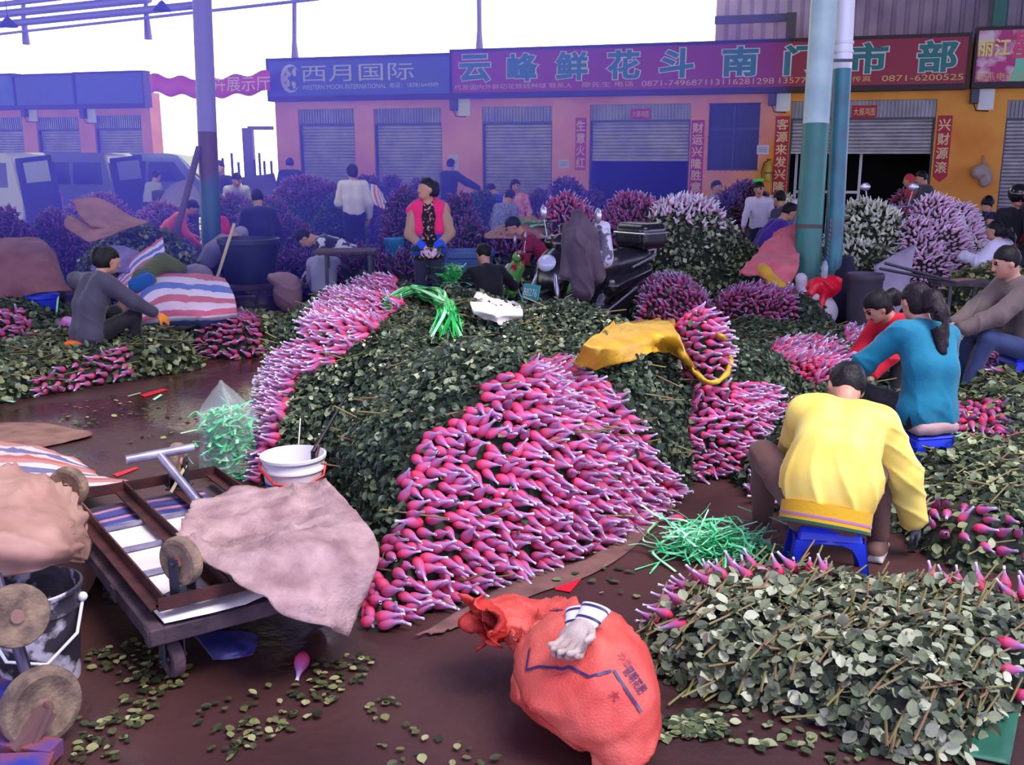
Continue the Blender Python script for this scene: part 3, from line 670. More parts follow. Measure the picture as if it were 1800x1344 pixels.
def poly_dist(px, py, poly):
    d = np.full(px.shape, 1e9); n = len(poly)
    for i in range(n):
        a, b = np.array(poly[i][:2]), np.array(poly[(i + 1) % n][:2]); e = b - a; t = np.clip(((px - a[0]) * e[0] + (py - a[1]) * e[1]) / (e @ e), 0, 1)
        d = np.minimum(d, np.hypot(px - a[0] - t * e[0], py - a[1] - t * e[1]))
    return d
SURF = {}
def heap_surface(poly, H, w=.35, noise=.16, nsc=4.0, res=.04, mod=None, seed=1):
    """mounded ground-plan -> height field (vertices, triangles)"""
    P = np.array([p[:2] for p in poly]); lo, hi = P.min(0) - .05, P.max(0) + .05
    gx, gy = np.meshgrid(np.arange(lo[0], hi[0], res), np.arange(lo[1], hi[1], res), indexing='ij')
    ins = in_poly(gx.ravel(), gy.ravel(), [tuple(p) for p in P]).reshape(gx.shape); d = np.where(ins, poly_dist(gx, gy, P), 0)
    t = np.clip(d / w, 0, 1); h = H * np.sqrt(np.maximum(1 - (1 - t) ** 2, 0))
    q = np.stack([gx, gy, gx * 0], -1); h = h * (1 + noise * wob(q, nsc, seed) + noise * .4 * wob(q, nsc * 3, seed + 5))
    if mod is not None: h = h * mod(gx, gy)
    V = np.stack([gx, gy, np.where(ins, np.maximum(h, .01), 0)], -1); idx = np.arange(gx.size).reshape(gx.shape)
    ok = ins[:-1, :-1] | ins[1:, :-1] | ins[1:, 1:] | ins[:-1, 1:]
    Q = np.stack([idx[:-1, :-1], idx[1:, :-1], idx[1:, 1:], idx[:-1, 1:]], -1)[ok]; T = np.concatenate([Q[:, [0, 1, 2]], Q[:, [0, 2, 3]]])
    return V.reshape(-1, 3), T
def ball_surface(c, r, nu=20, nv=14, R=None, bumps=.06, seed=0):
    m = MB(); m.ball((0, 0, 0), r, None, 0, nu, nv); V = np.concatenate(m.V); V = V * (1 + bumps * wob(V / np.max(r), 4, seed))[:, None]
    if R is not None: V = V @ np.asarray(R).T
    T = []
    for f in m.F:
        for k in range(1, len(f) - 1): T.append((f[0], f[k], f[k + 1]))
    V = V + np.asarray(c); V[:, 2] = np.maximum(V[:, 2], 0.005)
    return V, np.array(T)[:, ::1]
HEAPS = []; BUDS = []                                           # every bud of the near heaps: (P, D, S, heap label key)
def on_heap(px, py, lift=.02):
    """where the line of sight first meets the heaps (or the floor), lifted towards the viewer"""
    global _hb
    if '_hb' not in globals():
        V, T, n = [], [], 0
        for v, t in HEAPS: V.append(v); T.append(t + n); n += len(v)
        _hb = BVHTree.FromPolygons([tuple(x) for x in np.concatenate(V)], [tuple(x) for x in np.concatenate(T).tolist()])
    d = ray(px, py); d = d / np.linalg.norm(d); h = _hb.ray_cast(Vector((0, 0, CAMZ)), Vector(d)); p = G(px, py) if h[0] is None else np.array(h[0]); return p - d * lift + np.array([0, 0, lift * .6])
def heap(surf, label, bud_polys=(), leaf=(M_leaf, .05, 1300), bspace=.046, only_leaf_outside=True, sticks=0, stick_dir=None, bud_mats=(M_bud, M_net), key=None, leaf_under=120, jit=.34, core=M_core, up=.35, bscale=1.0, visible_only=False, sheet_leaf=LEAF_T, name='rose_foliage'):
    HEAPS.append(surf)
    V, T = surf; P, Nn, A = on_tris(V, T, int(min(60000, 900000 / bspace / 1000 * 2) if bud_polys else 10)); F3 = T
    lm, ls, ld = leaf; allP = []
    if bud_polys:
        px, py, dep = proj(P)
        for poly, D0 in bud_polys:
            m = in_poly(px, py, poly) if poly is not None else np.ones(len(P), bool); q, nn = P[m], Nn[m]
            if len(q) == 0: continue
            k = thin_out(q, bspace); q, nn = q[k], nn[k]; D0 = np.asarray(D0, float); D0 = D0 / np.linalg.norm(D0)
            D = .85 * D0 + .35 * nn + RNG.normal(size=q.shape) * jit; q = q + nn * .022
            BUDS.append((q, D, bscale * RNG.uniform(.86, 1.12, len(q)), key or label, bud_mats))
    L_, Nl, A = on_tris(V, T, int(A * ld))
    if bud_polys and only_leaf_outside:
        px, py, _ = proj(L_); m = np.zeros(len(L_), bool)
        for poly, _d in bud_polys: m |= in_poly(px, py, poly) if poly is not None else True
        m &= RNG.random(len(L_)) > leaf_under / max(ld, 1); L_, Nl = L_[~m], Nl[~m]
    L_ = L_ + Nl * RNG.uniform(-.01, .045, len(L_))[:, None]; L_[:, 2] = np.maximum(L_[:, 2], .008)
    Vl, Fl, _ = leaves_arrays(L_, Nl, ls, sheet_leaf, up); Vl[:, 2] = np.maximum(Vl[:, 2], .004)
    parts_V = [V, Vl]; parts_F = [F3, Fl + len(V)]; mi = [np.zeros(len(F3)), np.ones(len(Fl))]; n = len(V) + len(Vl)
    if sticks:
        Ps, Ns, _ = on_tris(V, T, sticks); d = np.asarray(stick_dir, float) + RNG.normal(size=(sticks, 3)) * .22; d /= np.linalg.norm(d, axis=1, keepdims=True); ln = RNG.uniform(.12, .34, sticks)[:, None]
        a = Ps + Ns * .03 - d * ln * .5; b = Ps + Ns * .035 + d * ln * .5; a[:, 2] = np.maximum(a[:, 2], .012); b[:, 2] = np.maximum(b[:, 2], .012); Vs, Fs = stick_arrays(a, b, .005)
        parts_V.append(Vs); parts_F.append(Fs + n); mi.append(np.full(len(Fs), 2))
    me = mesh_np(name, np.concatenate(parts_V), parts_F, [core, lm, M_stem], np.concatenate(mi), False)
    return tag(put(name, me), label, 'foliage', None, 'stuff')
ss = lambda t: np.clip(t, 0, 1) ** 2 * (3 - 2 * np.clip(t, 0, 1))
# ---- the big central heap
A0 = G(660, 1108); P_main = [A0, G(775, 1058), G(905, 1012), G(1045, 962), G(1182, 874), (1.12, 5.7), (1.25, 6.5), (1.0, 7.5), (.35, 8.3), (-.45, 9.1), (-1.1, 9.95), (-1.95, 9.7), (-1.9, 8.2), (-1.78, 7.0), (-1.58, 6.0), (-1.40, 5.36), (-1.08, 5.28), (-.84, 4.72), (-.64, 4.1)]
def mod_main(x, y):
    dA = np.hypot(x - A0[0], y - A0[1]); dB = np.hypot(x + 1.5, y - 5.4)
    lobes = 1 + .10 * np.sin((x * .83 + y * .56) * 7.5 + 1.0)
    return (.42 + .58 * ss((dA - .1) / .85)) * (.62 + .38 * ss(dB / 1.0)) * lobes * (1 - .16 * ss((y - 7.0) / 2))
S_main = heap_surface(P_main, .66, .42, .10, 3.0, .04, mod_main, 3)
FRONT = [(640, 1112), (652, 1040), (690, 945), (722, 905), (704, 850), (742, 780), (826, 722), (858, 678), (918, 650), (985, 634), (1062, 680), (1112, 742), (1135, 790), (1190, 862), (1190, 900), (1060, 965), (930, 1025), (840, 1070), (760, 1120)]
LEFT = [(405, 862), (432, 750), (462, 690), (490, 630), (548, 600), (538, 566), (592, 508), (636, 482), (694, 492), (712, 540), (660, 585), (585, 650), (530, 660), (505, 735), (462, 850)]
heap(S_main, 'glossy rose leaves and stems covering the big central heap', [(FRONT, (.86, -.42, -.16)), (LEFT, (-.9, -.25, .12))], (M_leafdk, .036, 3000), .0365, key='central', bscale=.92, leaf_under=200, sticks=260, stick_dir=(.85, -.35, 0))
# paler leaves on the far crown; light they catch is put into the colour
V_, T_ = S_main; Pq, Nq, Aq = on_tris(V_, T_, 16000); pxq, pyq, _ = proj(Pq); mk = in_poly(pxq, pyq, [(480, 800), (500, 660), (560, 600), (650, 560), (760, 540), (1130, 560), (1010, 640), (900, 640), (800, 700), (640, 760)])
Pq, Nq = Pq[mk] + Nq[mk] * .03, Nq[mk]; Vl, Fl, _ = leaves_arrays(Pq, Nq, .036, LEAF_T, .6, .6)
tag(put('rose_leaves', mesh_np('rose_leaves', Vl, Fl, [M_leafpl], None, False)), 'dusty rose leaves on the central heap crown, paler with light put into their colour', 'foliage', None, 'stuff')
# ---- second heap, right of the yellow sheet
S_2 = heap_surface([(.98, 5.42), (1.36, 5.5), (1.72, 6.05), (2.0, 6.6), (1.9, 7.2), (1.1, 7.5), (.8, 6.9), (.78, 6.1)], .52, .38, .1, 3.5, .04, None, 8)
heap(S_2, 'dark rose leaves under the second heap of pink buds', [([(1122, 640), (1150, 640), (1200, 690), (1280, 680), (1352, 678), (1382, 740), (1330, 820), (1240, 840), (1190, 860), (1150, 820), (1180, 760), (1140, 720)], (.9, -.35, -.12))], (M_leafdk, .038, 2200), .037, key='second', bscale=.86)
S_y = ball_surface((1.14, 6.0, .60), (.15, .2, .25), bumps=.03)
heap(S_y, 'leaves behind the upright bunch wrapped in yellow sheet', [(None, (.85, -.45, .05))], (M_leafdk, .05, 100), .038, key='wrapped', bscale=.86)
# ---- third heap beside the women
S_3 = heap_surface([(1.85, 7.35), (2.1, 8.35), (2.85, 8.4), (2.85, 7.4), (2.45, 6.5), (2.05, 6.5), (1.95, 6.9)], .34, .3, .12, 3.5, .04, None, 9)
heap(S_3, 'leaves under the flat heap of pink buds beside the seated women', [([(1340, 655), (1375, 588), (1440, 596), (1486, 618), (1480, 700), (1452, 728), (1400, 746), (1370, 700)], (.85, -.3, .0))], (M_leafdk, .04, 1800), .038, key='third', bscale=.86)
# ---- the two heaps by the scooter and the white sack
S_4 = heap_surface([(1.25, 9.7), (2.05, 9.7), (2.1, 10.8), (1.5, 11.2), (1.2, 10.6)], .5, .4, .1, 3, .05, None, 4)
heap(S_4, 'stems under the pink heap beside the scooter', [([(1120, 480), (1230, 480), (1245, 520), (1240, 590), (1130, 590)], (-.25, -.8, .25))], (M_leafdk, .05, 700), .042, key='scooter heap', bscale=.9)
S_5 = heap_surface([(2.1, 10.2), (2.9, 9.6), (3.25, 9.9), (3.2, 10.9), (2.3, 11.4)], .42, .4, .1, 3, .05, None, 5)
heap(S_5, 'stems under the pink heap in front of the pink cloth', [([(1236, 480), (1400, 500), (1400, 600), (1250, 600)], (.3, -.85, .2))], (M_leafdk, .05, 700), .042, key='pink cloth heap', bscale=.9)
# ---- leafy ground between the heaps
S_g1 = heap_surface([(1.3, 5.35), (1.5, 4.6), (2.2, 4.7), (2.35, 6.3), (3.2, 7.2), (3.5, 9.6), (2.4, 10.2), (1.3, 9.6), (1.0, 8.2), (1.6, 7.2)], .2, .3, .2, 3, .06, None, 12)
heap(S_g1, 'low bed of rose leaves and loose stems between the heaps', [([(1345, 810), (1385, 800), (1390, 880), (1350, 900), (1320, 860)], (-.6, -.5, .2)), ([(1485, 575), (1545, 575), (1550, 625), (1490, 625)], (.8, -.3, .1)), ([(1372, 690), (1452, 720), (1440, 760), (1390, 760)], (.9, -.3, 0))], (M_leafdk, .042, 1500), .045, key='between', bscale=.88, sticks=220, stick_dir=(.8, .5, 0))
S_g2 = heap_surface([G(1570, 800, .1), G(1690, 790, .1), (4.2, 6.2), (4.2, 4.5), G(1800, 1000), G(1690, 1000), G(1610, 960), G(1590, 880)], .2, .25, .15, 3, .05, None, 13)
heap(S_g2, 'bed of cut rose leaves to the right of the man in yellow', [([(1605, 890), (1700, 895), (1810, 930), (1810, 985), (1700, 955), (1610, 925)], (.1, -.85, .05))], (M_leaf, .046, 1300), .062, key='right row', bscale=.9, sticks=160, stick_dir=(.9, .3, 0), leaf_under=600)
S_g3 = heap_surface([G(1660, 790), G(1810, 830), (4.6, 6.8), (5.2, 9.0), G(1770, 600), G(1690, 700)], .2, .3, .15, 3, .06, None, 14)
heap(S_g3, 'bed of rose leaves behind the teal sweater woman', [([(1664, 715), (1702, 712), (1698, 805), (1668, 800)], (-.9, -.3, .1)), ([(1704, 712), (1758, 708), (1758, 768), (1708, 772)], (.1, -.6, -.4)), ([(1728, 760), (1785, 760), (1785, 812), (1730, 800)], (.1, -.6, -.4)), ([(1728, 655), (1736, 598), (1772, 590), (1762, 660)], (-.8, -.4, .1))], (M_leaf, .055, 800), .052, key='far right', sticks=80, stick_dir=(.8, .5, 0))
# ---- front right bundle on the green sheet
S_f = heap_surface([G(1128, 1150), G(1175, 1085), G(1240, 1050), G(1340, 1046), G(1460, 1050), G(1620, 1056), G(1830, 1086), G(1835, 1215), G(1735, 1262), G(1670, 1330), G(1590, 1330), G(1470, 1278), G(1330, 1235), G(1200, 1205)], .17, .26, .18, 5, .03, None, 15)
heap(S_f, 'dusty rose leaves of the bundle on the green sheet in the front right', [([(1145, 1110), (1140, 1040), (1180, 1010), (1215, 1060), (1200, 1110)], (-.95, -.1, .15)), ([(1185, 1035), (1290, 985), (1300, 1020), (1210, 1050)], (-.6, .7, .3)), ([(1300, 1000), (1500, 990), (1500, 1016), (1300, 1024)], (-.1, .8, .5)), ([(1535, 985), (1660, 1000), (1810, 1040), (1810, 1075), (1650, 1030), (1535, 1012)], (.05, .75, .6)), ([(1755, 1130), (1830, 1130), (1830, 1250), (1755, 1230)], (.9, -.2, .0))], (M_leafpl, .044, 3000), .085, key='front right', bscale=.9, sticks=230, stick_dir=(.62, .75, .05), leaf_under=700, up=.6)
# ---- left side of the lane
S_l1 = heap_surface([G(-30, 712), G(70, 694), G(200, 672), G(345, 648), G(330, 622), G(150, 618), G(-40, 625)], .22, .2, .15, 4, .05, None, 21)
heap(S_l1, 'leafy rose bundle lying flat on the left of the wet lane', [([(66, 700), (60, 668), (140, 642), (222, 612), (230, 655), (150, 680)], (-.3, -.85, -.1))], (M_leaf, .055, 1000), .054, key='lane left', sticks=80, stick_dir=(1, .4, 0))
S_l2 = heap_surface([G(330, 628), G(425, 630), G(515, 616), G(530, 602), G(480, 586), G(390, 580), G(325, 602)], .27, .28, .1, 3, .05, None, 22)
heap(S_l2, 'leaves of the rose heap right of the grey sweater woman', [([(335, 632), (352, 580), (400, 548), (455, 560), (462, 625), (420, 640)], (-.5, -.8, .05))], (M_leaf, .055, 1000), .054, key='lane middle')
S_l3 = heap_surface([G(-60, 640), G(120, 628), G(130, 575), G(60, 545), G(-80, 540)], .36, .4, .12, 3, .06, None, 23)
heap(S_l3, 'dark leaf heap at the left edge behind the woman in grey', [([(-40, 612), (-30, 555), (40, 548), (62, 580), (40, 615)], (-.4, -.8, .1)), ([(10, 600), (40, 600), (40, 615), (10, 612)], (0, -1, 0))], (M_leafdk, .06, 900), .056, key='left edge')
S_l4 = heap_surface([G(240, 618), G(350, 606), G(360, 570), G(300, 552), G(235, 580)], .2, .3, .12, 3, .05, None, 24)
heap(S_l4, 'leaves in front of the striped tarpaulin', [([(245, 615), (250, 570), (290, 575), (350, 598), (330, 620)], (.2, -.9, .1))], (M_leafdk, .05, 700), .056, key='lane middle')

# ---- standing bundles and mounds in the hall, each one a thing
def bundle(label, px, wpx, top, d, leaf=M_leafdk, buds=(M_budd, M_netd), cover=.35, where='top', flat=.8, size=.06, group='rose bundles standing in the hall', base=0.0, tint=None, dens=1.0, tpl=BUD_LO):
    wd = wpx / FPX * (d * CP + .3); h = max(Z(top, d) - base, .25); c = np.array([X(px, d, h / 2), d, base]); r = np.array([wd / 2, wd / 2 * flat, h * .62]); ce = np.array([0, 0, h * .38])
    t = thing('rose_bundle', label, 'roses', c, 0, group); V, T = ball_surface(ce, r, 16, 12, bumps=.12, seed=int(px + top)); A = 12 * (r[0] * r[2])
    P, Nn, A = on_tris(V, T, int(min(A * 900 * dens, 9000))); P = P + Nn * RNG.uniform(-.02, .05, len(P))[:, None]
    vis = (P[:, 1] < r[1] * .5); P, Nn = P[vis], Nn[vis]; P[:, 2] = np.maximum(P[:, 2], .01 - base)
    q = P / r; e = q[:, 2] - ce[2] / r[2]
    f = {'top': e > 1 - 2 * cover + RNG.normal(size=len(e)) * .12, 'all': RNG.random(len(e)) < cover, 'none': np.zeros(len(e), bool), 'left': (-q[:, 0] * .8 + e * .6) > 1 - 1.7 * cover + RNG.normal(size=len(e)) * .1, 'right': (q[:, 0] * .85 + e * .55) > 1 - 1.7 * cover + RNG.normal(size=len(e)) * .1}[where]
    Vl, Fl, _ = leaves_arrays(P[~f], Nn[~f], size, LEAF_L, .3)
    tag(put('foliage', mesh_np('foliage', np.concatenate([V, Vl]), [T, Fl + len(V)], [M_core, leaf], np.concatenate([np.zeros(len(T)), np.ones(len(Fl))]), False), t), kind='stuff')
    if f.any():
        Pb, Nb = P[f], Nn[f]; k = thin_out(Pb, .04); Pb, Nb = Pb[k], Nb[k]
        D = Nb * .8 + RNG.normal(size=Pb.shape) * .5 + [0, -.25, .3]; tag(put('blossoms', buds_mesh('blossoms', Pb + Nb * .02, D, np.full(len(Pb), .82), tpl, list(buds)), t), kind='stuff')
    return t
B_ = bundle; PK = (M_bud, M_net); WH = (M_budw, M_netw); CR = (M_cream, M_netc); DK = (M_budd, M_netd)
B_('tall rose bundle with pink fringe behind the draped jacket', 1000, 110, 352, 12.6, M_leaf, PK, .3, 'top', tpl=BUD_MID)
B_('rose bundle with pink crest behind the scooter mirror', 1112, 125, 338, 13.6, M_leaf, PK, .34, 'top', tpl=BUD_MID)
B_('broad green rose mound with pink crest right of the black top box', 1212, 165, 358, 12.4, M_leafpl, WH, .055, 'top', 1.0, tpl=BUD_MID)
B_('loose leafy mound at the foot of the broad green mound', 1225, 170, 470, 11.8, M_leaf, PK, .1, 'none', .8)
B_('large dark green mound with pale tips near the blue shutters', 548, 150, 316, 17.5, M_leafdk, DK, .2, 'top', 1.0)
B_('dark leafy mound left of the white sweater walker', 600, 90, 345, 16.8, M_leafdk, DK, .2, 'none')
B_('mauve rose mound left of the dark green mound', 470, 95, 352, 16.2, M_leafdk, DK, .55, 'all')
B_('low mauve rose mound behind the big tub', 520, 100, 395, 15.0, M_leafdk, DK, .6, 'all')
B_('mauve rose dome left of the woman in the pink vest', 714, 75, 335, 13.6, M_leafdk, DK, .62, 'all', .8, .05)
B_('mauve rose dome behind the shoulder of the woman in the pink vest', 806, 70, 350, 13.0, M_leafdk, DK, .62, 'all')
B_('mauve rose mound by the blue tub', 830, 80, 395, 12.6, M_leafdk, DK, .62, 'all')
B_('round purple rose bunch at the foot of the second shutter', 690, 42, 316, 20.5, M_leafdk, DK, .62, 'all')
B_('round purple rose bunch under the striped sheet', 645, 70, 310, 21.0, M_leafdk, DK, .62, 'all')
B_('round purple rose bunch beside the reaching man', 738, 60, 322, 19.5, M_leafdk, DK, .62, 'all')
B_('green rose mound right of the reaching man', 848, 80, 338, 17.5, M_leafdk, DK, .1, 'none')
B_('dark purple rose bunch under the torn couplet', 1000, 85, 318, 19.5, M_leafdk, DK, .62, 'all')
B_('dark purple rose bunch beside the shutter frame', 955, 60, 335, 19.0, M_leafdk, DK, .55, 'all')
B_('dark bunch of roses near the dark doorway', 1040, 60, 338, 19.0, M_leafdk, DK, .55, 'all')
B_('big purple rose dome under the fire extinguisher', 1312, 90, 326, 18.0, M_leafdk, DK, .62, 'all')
B_('low purple roses right of the man in grey', 1280, 50, 345, 17.0, M_leafdk, DK, .62, 'all')
B_('small leafy bunch in front of the couplet by the column', 1375, 70, 352, 16.5, M_leafpl, CR, .3, 'top')
B_('cream rose bundle right of the drainpipe', 1528, 150, 350, 13.2, M_leafpl, CR, .40, 'all', 1.0, tpl=BUD_MID)
B_('lower front of the cream roses with yellowing stems', 1515, 125, 425, 12.5, M_leafpl, CR, .25, 'left', .8)
B_('leafy bundle between cream roses and pink cascade', 1585, 90, 400, 12.9, M_leafdk, CR, .1, 'none')
B_('purple roses held by the red sleeved person', 1586, 56, 336, 17.2, M_leafdk, PK, .95, 'all')
B_('leafy rose crate in front of the dark doorway', 1600, 110, 362, 15.5, M_leaf, PK, .2, 'top')
B_('magenta roses behind the seated crowd at right', 1735, 80, 380, 14.5, M_leafdk, PK, .8, 'all')
B_('magenta rose bunch at the right edge by the grey shutter', 1795, 50, 345, 14.0, M_leafdk, PK, .9, 'all')
B_('leaves and white blossoms by the white quilted jacket', 1715, 90, 440, 12.4, M_leaf, CR, .3, 'top')
B_('green stems behind the cart of the man in jeans', 1740, 160, 468, 11.4, M_leafyl, PK, .05, 'none')
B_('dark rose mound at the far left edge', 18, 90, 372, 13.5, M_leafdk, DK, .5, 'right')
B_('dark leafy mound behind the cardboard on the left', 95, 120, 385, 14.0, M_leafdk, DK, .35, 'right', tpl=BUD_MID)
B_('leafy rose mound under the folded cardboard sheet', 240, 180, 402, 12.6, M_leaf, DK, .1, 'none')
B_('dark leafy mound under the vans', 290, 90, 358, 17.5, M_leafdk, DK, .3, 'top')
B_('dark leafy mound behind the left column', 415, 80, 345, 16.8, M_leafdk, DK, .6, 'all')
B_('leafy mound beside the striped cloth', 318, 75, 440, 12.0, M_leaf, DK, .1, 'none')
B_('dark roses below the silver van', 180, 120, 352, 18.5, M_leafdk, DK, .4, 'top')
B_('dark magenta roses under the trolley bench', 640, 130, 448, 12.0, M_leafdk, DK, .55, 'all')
B_('leaves heaped below the trolley bench', 655, 90, 487, 11.4, M_leafdk, DK, .1, 'none')
B_('small leafy mound by the black shirt worker', 905, 90, 415, 12.0, M_leaf, DK, .2, 'top')
B_('mauve roses left of the trolley', 520, 75, 440, 13.2, M_leafdk, DK, .6, 'all')
B_('magenta roses beside the pink vest woman', 715, 110, 448, 11.9, M_leafdk, DK, .7, 'all')
B_('leafy mound hidden under the green ribbon by the scooter', 935, 60, 420, 12.2, M_leaf, DK, .1, 'none')
B_('leafy mound beside the pink cloth', 1300, 110, 420, 12.2, M_leaf, DK, .1, 'none')
# pink-white cascade: bundles laid over each other like three braids
M_cas = (M_budw, grad_mat('rosy_net_sleeve', [(0, (216, 124, 174)), (.4, (228, 184, 216)), (1, (252, 246, 252))], .6))
for i, (x0, y0, x1, y1, wpx, d0, d1, lab) in enumerate(((1612, 398, 1650, 560, 62, 12.8, 11.8, 'short pink white rose cascade beside the grey board'), (1640, 360, 1675, 520, 66, 13.1, 12.0, 'tall middle pink white rose cascade'), (1686, 368, 1702, 500, 52, 13.3, 12.2, 'right hand pink white rose cascade'))):
    a, b = Y(x0, y0, d0), Y(x1, y1, d1); a[2] -= .1; t = thing('rose_bundle', lab, 'roses', (b[0], b[1], 0), 0, None); m = MB(); r = wpx / FPX * 12.5 / 2
    m.tube([a + [0, .1, 0], a, (a + b) / 2 + [0, -.12, .05], b], [r * .6, r, r * 1.05, r * .9], 14); V = np.concatenate(m.V); T = np.array([(f[0], f[k], f[k + 1]) for f in m.F for k in range(1, len(f) - 1)])
    me = mesh_np('foliage', V, T, [M_core]); put('foliage', me, t, True); mb = MB(); mb.tube([(b[0], b[1] + .2, 0), (a + b) / 2 + [0, .15, -.1], a + [0, .1, -.1]], [r, r * 1.0, r * .6], 10); mb.build('stems', M_leafdk, t, True, True)
    P, Nn, A = on_tris(V, T, 5000); k = thin_out(P, .042); P, Nn = P[k], Nn[k]; D = Nn + RNG.normal(size=P.shape) * .35 + [.35, -.45, -.1]
    tag(put('blossoms', buds_mesh('blossoms', P + Nn * .02, D, np.full(len(P), .88), BUD_MID, list(M_cas)), t, True), kind='stuff')
# ---- fallen leaves on the floor
M_leaflit = leaf_mat('trodden_leaves', [(0, (38, 44, 26)), (.45, (66, 72, 40)), (.8, (116, 118, 70)), (1, (170, 168, 116))], back=(150, 148, 104))
def litter(label, polys, n, m=None, size=.030):
    m = m or M_leaflit
    Ps = []
    for poly, k in polys:
        q = np.array([G(*p)[:2] for p in poly]); lo, hi = q.min(0), q.max(0); c = RNG.uniform(lo, hi, (k * 9, 2)); c = c[in_poly(c[:, 0], c[:, 1], [tuple(x) for x in q])][:int(k * 1.7)]
        g = wob(np.concatenate([c, c[:, :1] * 0], 1), 6, 4); c = c[g > -.25]; Ps.append(np.concatenate([c, np.full((len(c), 1), .012)], 1))
    P = np.concatenate(Ps); N_ = np.tile([0, 0, 1.], (len(P), 1)); V, F, _ = leaves_arrays(P, N_, size, LEAF_T, 1.0, .28); V[:, 2] = np.maximum(V[:, 2], .003)
    tag(put('fallen_leaves', mesh_np('fallen_leaves', V, F, [m], None, False)), label, 'leaves', None, 'stuff')
litter('trodden green leaves scattered round the handcart wheels', [([(125, 1344), (140, 1150), (180, 1040), (260, 1080), (330, 1190), (240, 1280), (200, 1344)], 230), ([(400, 1344), (420, 1270), (600, 1240), (640, 1344)], 70), ([(540, 1230), (560, 1160), (660, 1150), (700, 1240), (620, 1270)], 80), ([(330, 1250), (520, 1200), (900, 1344), (330, 1344)], 50)], 0)
litter('dry yellow leaves scattered over the wet lane', [([(40, 790), (30, 720), (200, 690), (310, 760), (240, 800), (150, 790)], 90), ([(180, 740), (330, 690), (420, 700), (330, 830), (220, 800)], 30)], 0, None, .036)
litter('loose leaves on the floor round the red sack and green sheet', [([(800, 1060), (1130, 900), (1120, 1060), (960, 1030)], 25), ([(1150, 1260), (1300, 1240), (1560, 1344), (1150, 1344)], 60), ([(1170, 1270), (1260, 1255), (1270, 1290), (1190, 1300)], 60)], 0, M_leaf, .036)
# ---- all buds of the near heaps: the 300 that show largest are roses of their own, the rest one mass per heap
bP = np.concatenate([b[0] for b in BUDS]); bD = np.concatenate([b[1] for b in BUDS]); bS = np.concatenate([b[2] for b in BUDS]); bK = np.concatenate([np.full(len(b[0]), i) for i, b in enumerate(BUDS)])
px, py, dep = proj(bP); Lk = {'central': ('netted pink rose packed in the near slope of the big central heap', 'roses in the big central heap'), 'front right': ('netted pink rose at the edge of the leafy bundle on the green sheet', 'roses round the front right bundle'), 'right row': ('netted pink rose in the row right of the man in yellow', 'roses in the row by the man in yellow')}
score = np.where((px > 0) & (px < 1800) & (py > 0) & (py < 1340), 1 / dep, 0)
score = score * np.array([1.0 if BUDS[int(k)][3] in Lk else .01 for k in bK]) * (1 + .5 * np.array([BUDS[int(k)][3] == 'front right' for k in bK]))
score = np.where((dep > 0) & (bD[:, 1] > .35) & np.array([BUDS[int(k)][3] == 'central' for k in bK]), score * .01, score)
top = set(np.argsort(-score)[:298].tolist())
def rose_parts():
    (Va, Fa, ta), (Vb, Fb, tb) = BUD_HI; return mesh_np('rose', Va, Fa, [M_bud], None, True, None, ta), mesh_np('net_sleeve', Vb, Fb, [M_net], None, True, None, tb)
me_b, me_n = rose_parts(); R_ = frames(bD, RNG.uniform(0, 6.28, len(bD))); rose0 = net0 = None
def place_rose(p, R, s, label, group):
    global rose0, net0
    if rose0 is None: o = put('rose', me_b); n = put('net_sleeve', me_n, o); rose0, net0 = o, n
    else: o = rose0.copy(); COL.objects.link(o); n = net0.copy(); n.parent = o; COL.objects.link(n)
    M = Matrix.Identity(4)
    for i in range(3):
        for j in range(3): M[i][j] = float(R[i, j]) * s
        M[i][3] = float(p[i])
    o.matrix_world = M
    if 'kind' in o: del o['kind']
    tag(o, label, 'rose'); 
    if group: o['group'] = group
    elif 'group' in o: del o['group']
for i in sorted(top, key=lambda i: -score[i]):
    p = bP[i].copy(); p[2] = max(p[2], .028); place_rose(p, R_[i], bS[i], *Lk[BUDS[int(bK[i])][3]])
fr = np.array([0.25, -.7, .0]); place_rose(G(531, 1160, .026), frames(np.array([[0, -.9, -.25]]))[0], 1.1, 'single pink rose fallen on the wet floor below the handcart', None)
place_rose(G(1192, 912, .026), frames(np.array([[-.95, .1, -.02]]))[0], 1.0, 'loose netted rose lying on the floor left of the green ribbons', None)
SL = {'central': 'netted pink roses packed over the big central heap', 'second': 'netted pink roses of the second heap right of the yellow sheet', 'wrapped': 'pink roses of the bunch wrapped in the yellow sheet', 'third': 'netted pink roses of the flat heap beside the seated women', 'scooter heap': 'pink roses heaped beside the scooter', 'pink cloth heap': 'pink roses heaped in front of the pink cloth', 'between': 'few pink roses among the leaves between the heaps', 'right row': 'pink roses laid right of the man in yellow', 'far right': 'small stacks of pink roses behind the teal sweater woman', 'front right': 'pink roses along the front right bundle', 'lane left': 'pink roses in a slanting row left of the lane', 'lane middle': 'pink roses heaped right of the grey sweater woman', 'left edge': 'pink roses at the far left edge'}
rest = np.array([i not in top for i in range(len(bP))])
for key in SL:
    m = rest & np.array([BUDS[int(k)][3] == key for k in bK])
    if m.any():
        p = bP[m].copy(); p[:, 2] = np.maximum(p[:, 2], .028); tag(put('massed_roses', buds_mesh('massed_roses', p, bD[m], bS[m], BUD_HI if key == 'central' else BUD_MID, [M_bud, M_net])), SL[key], 'roses', None, 'stuff')
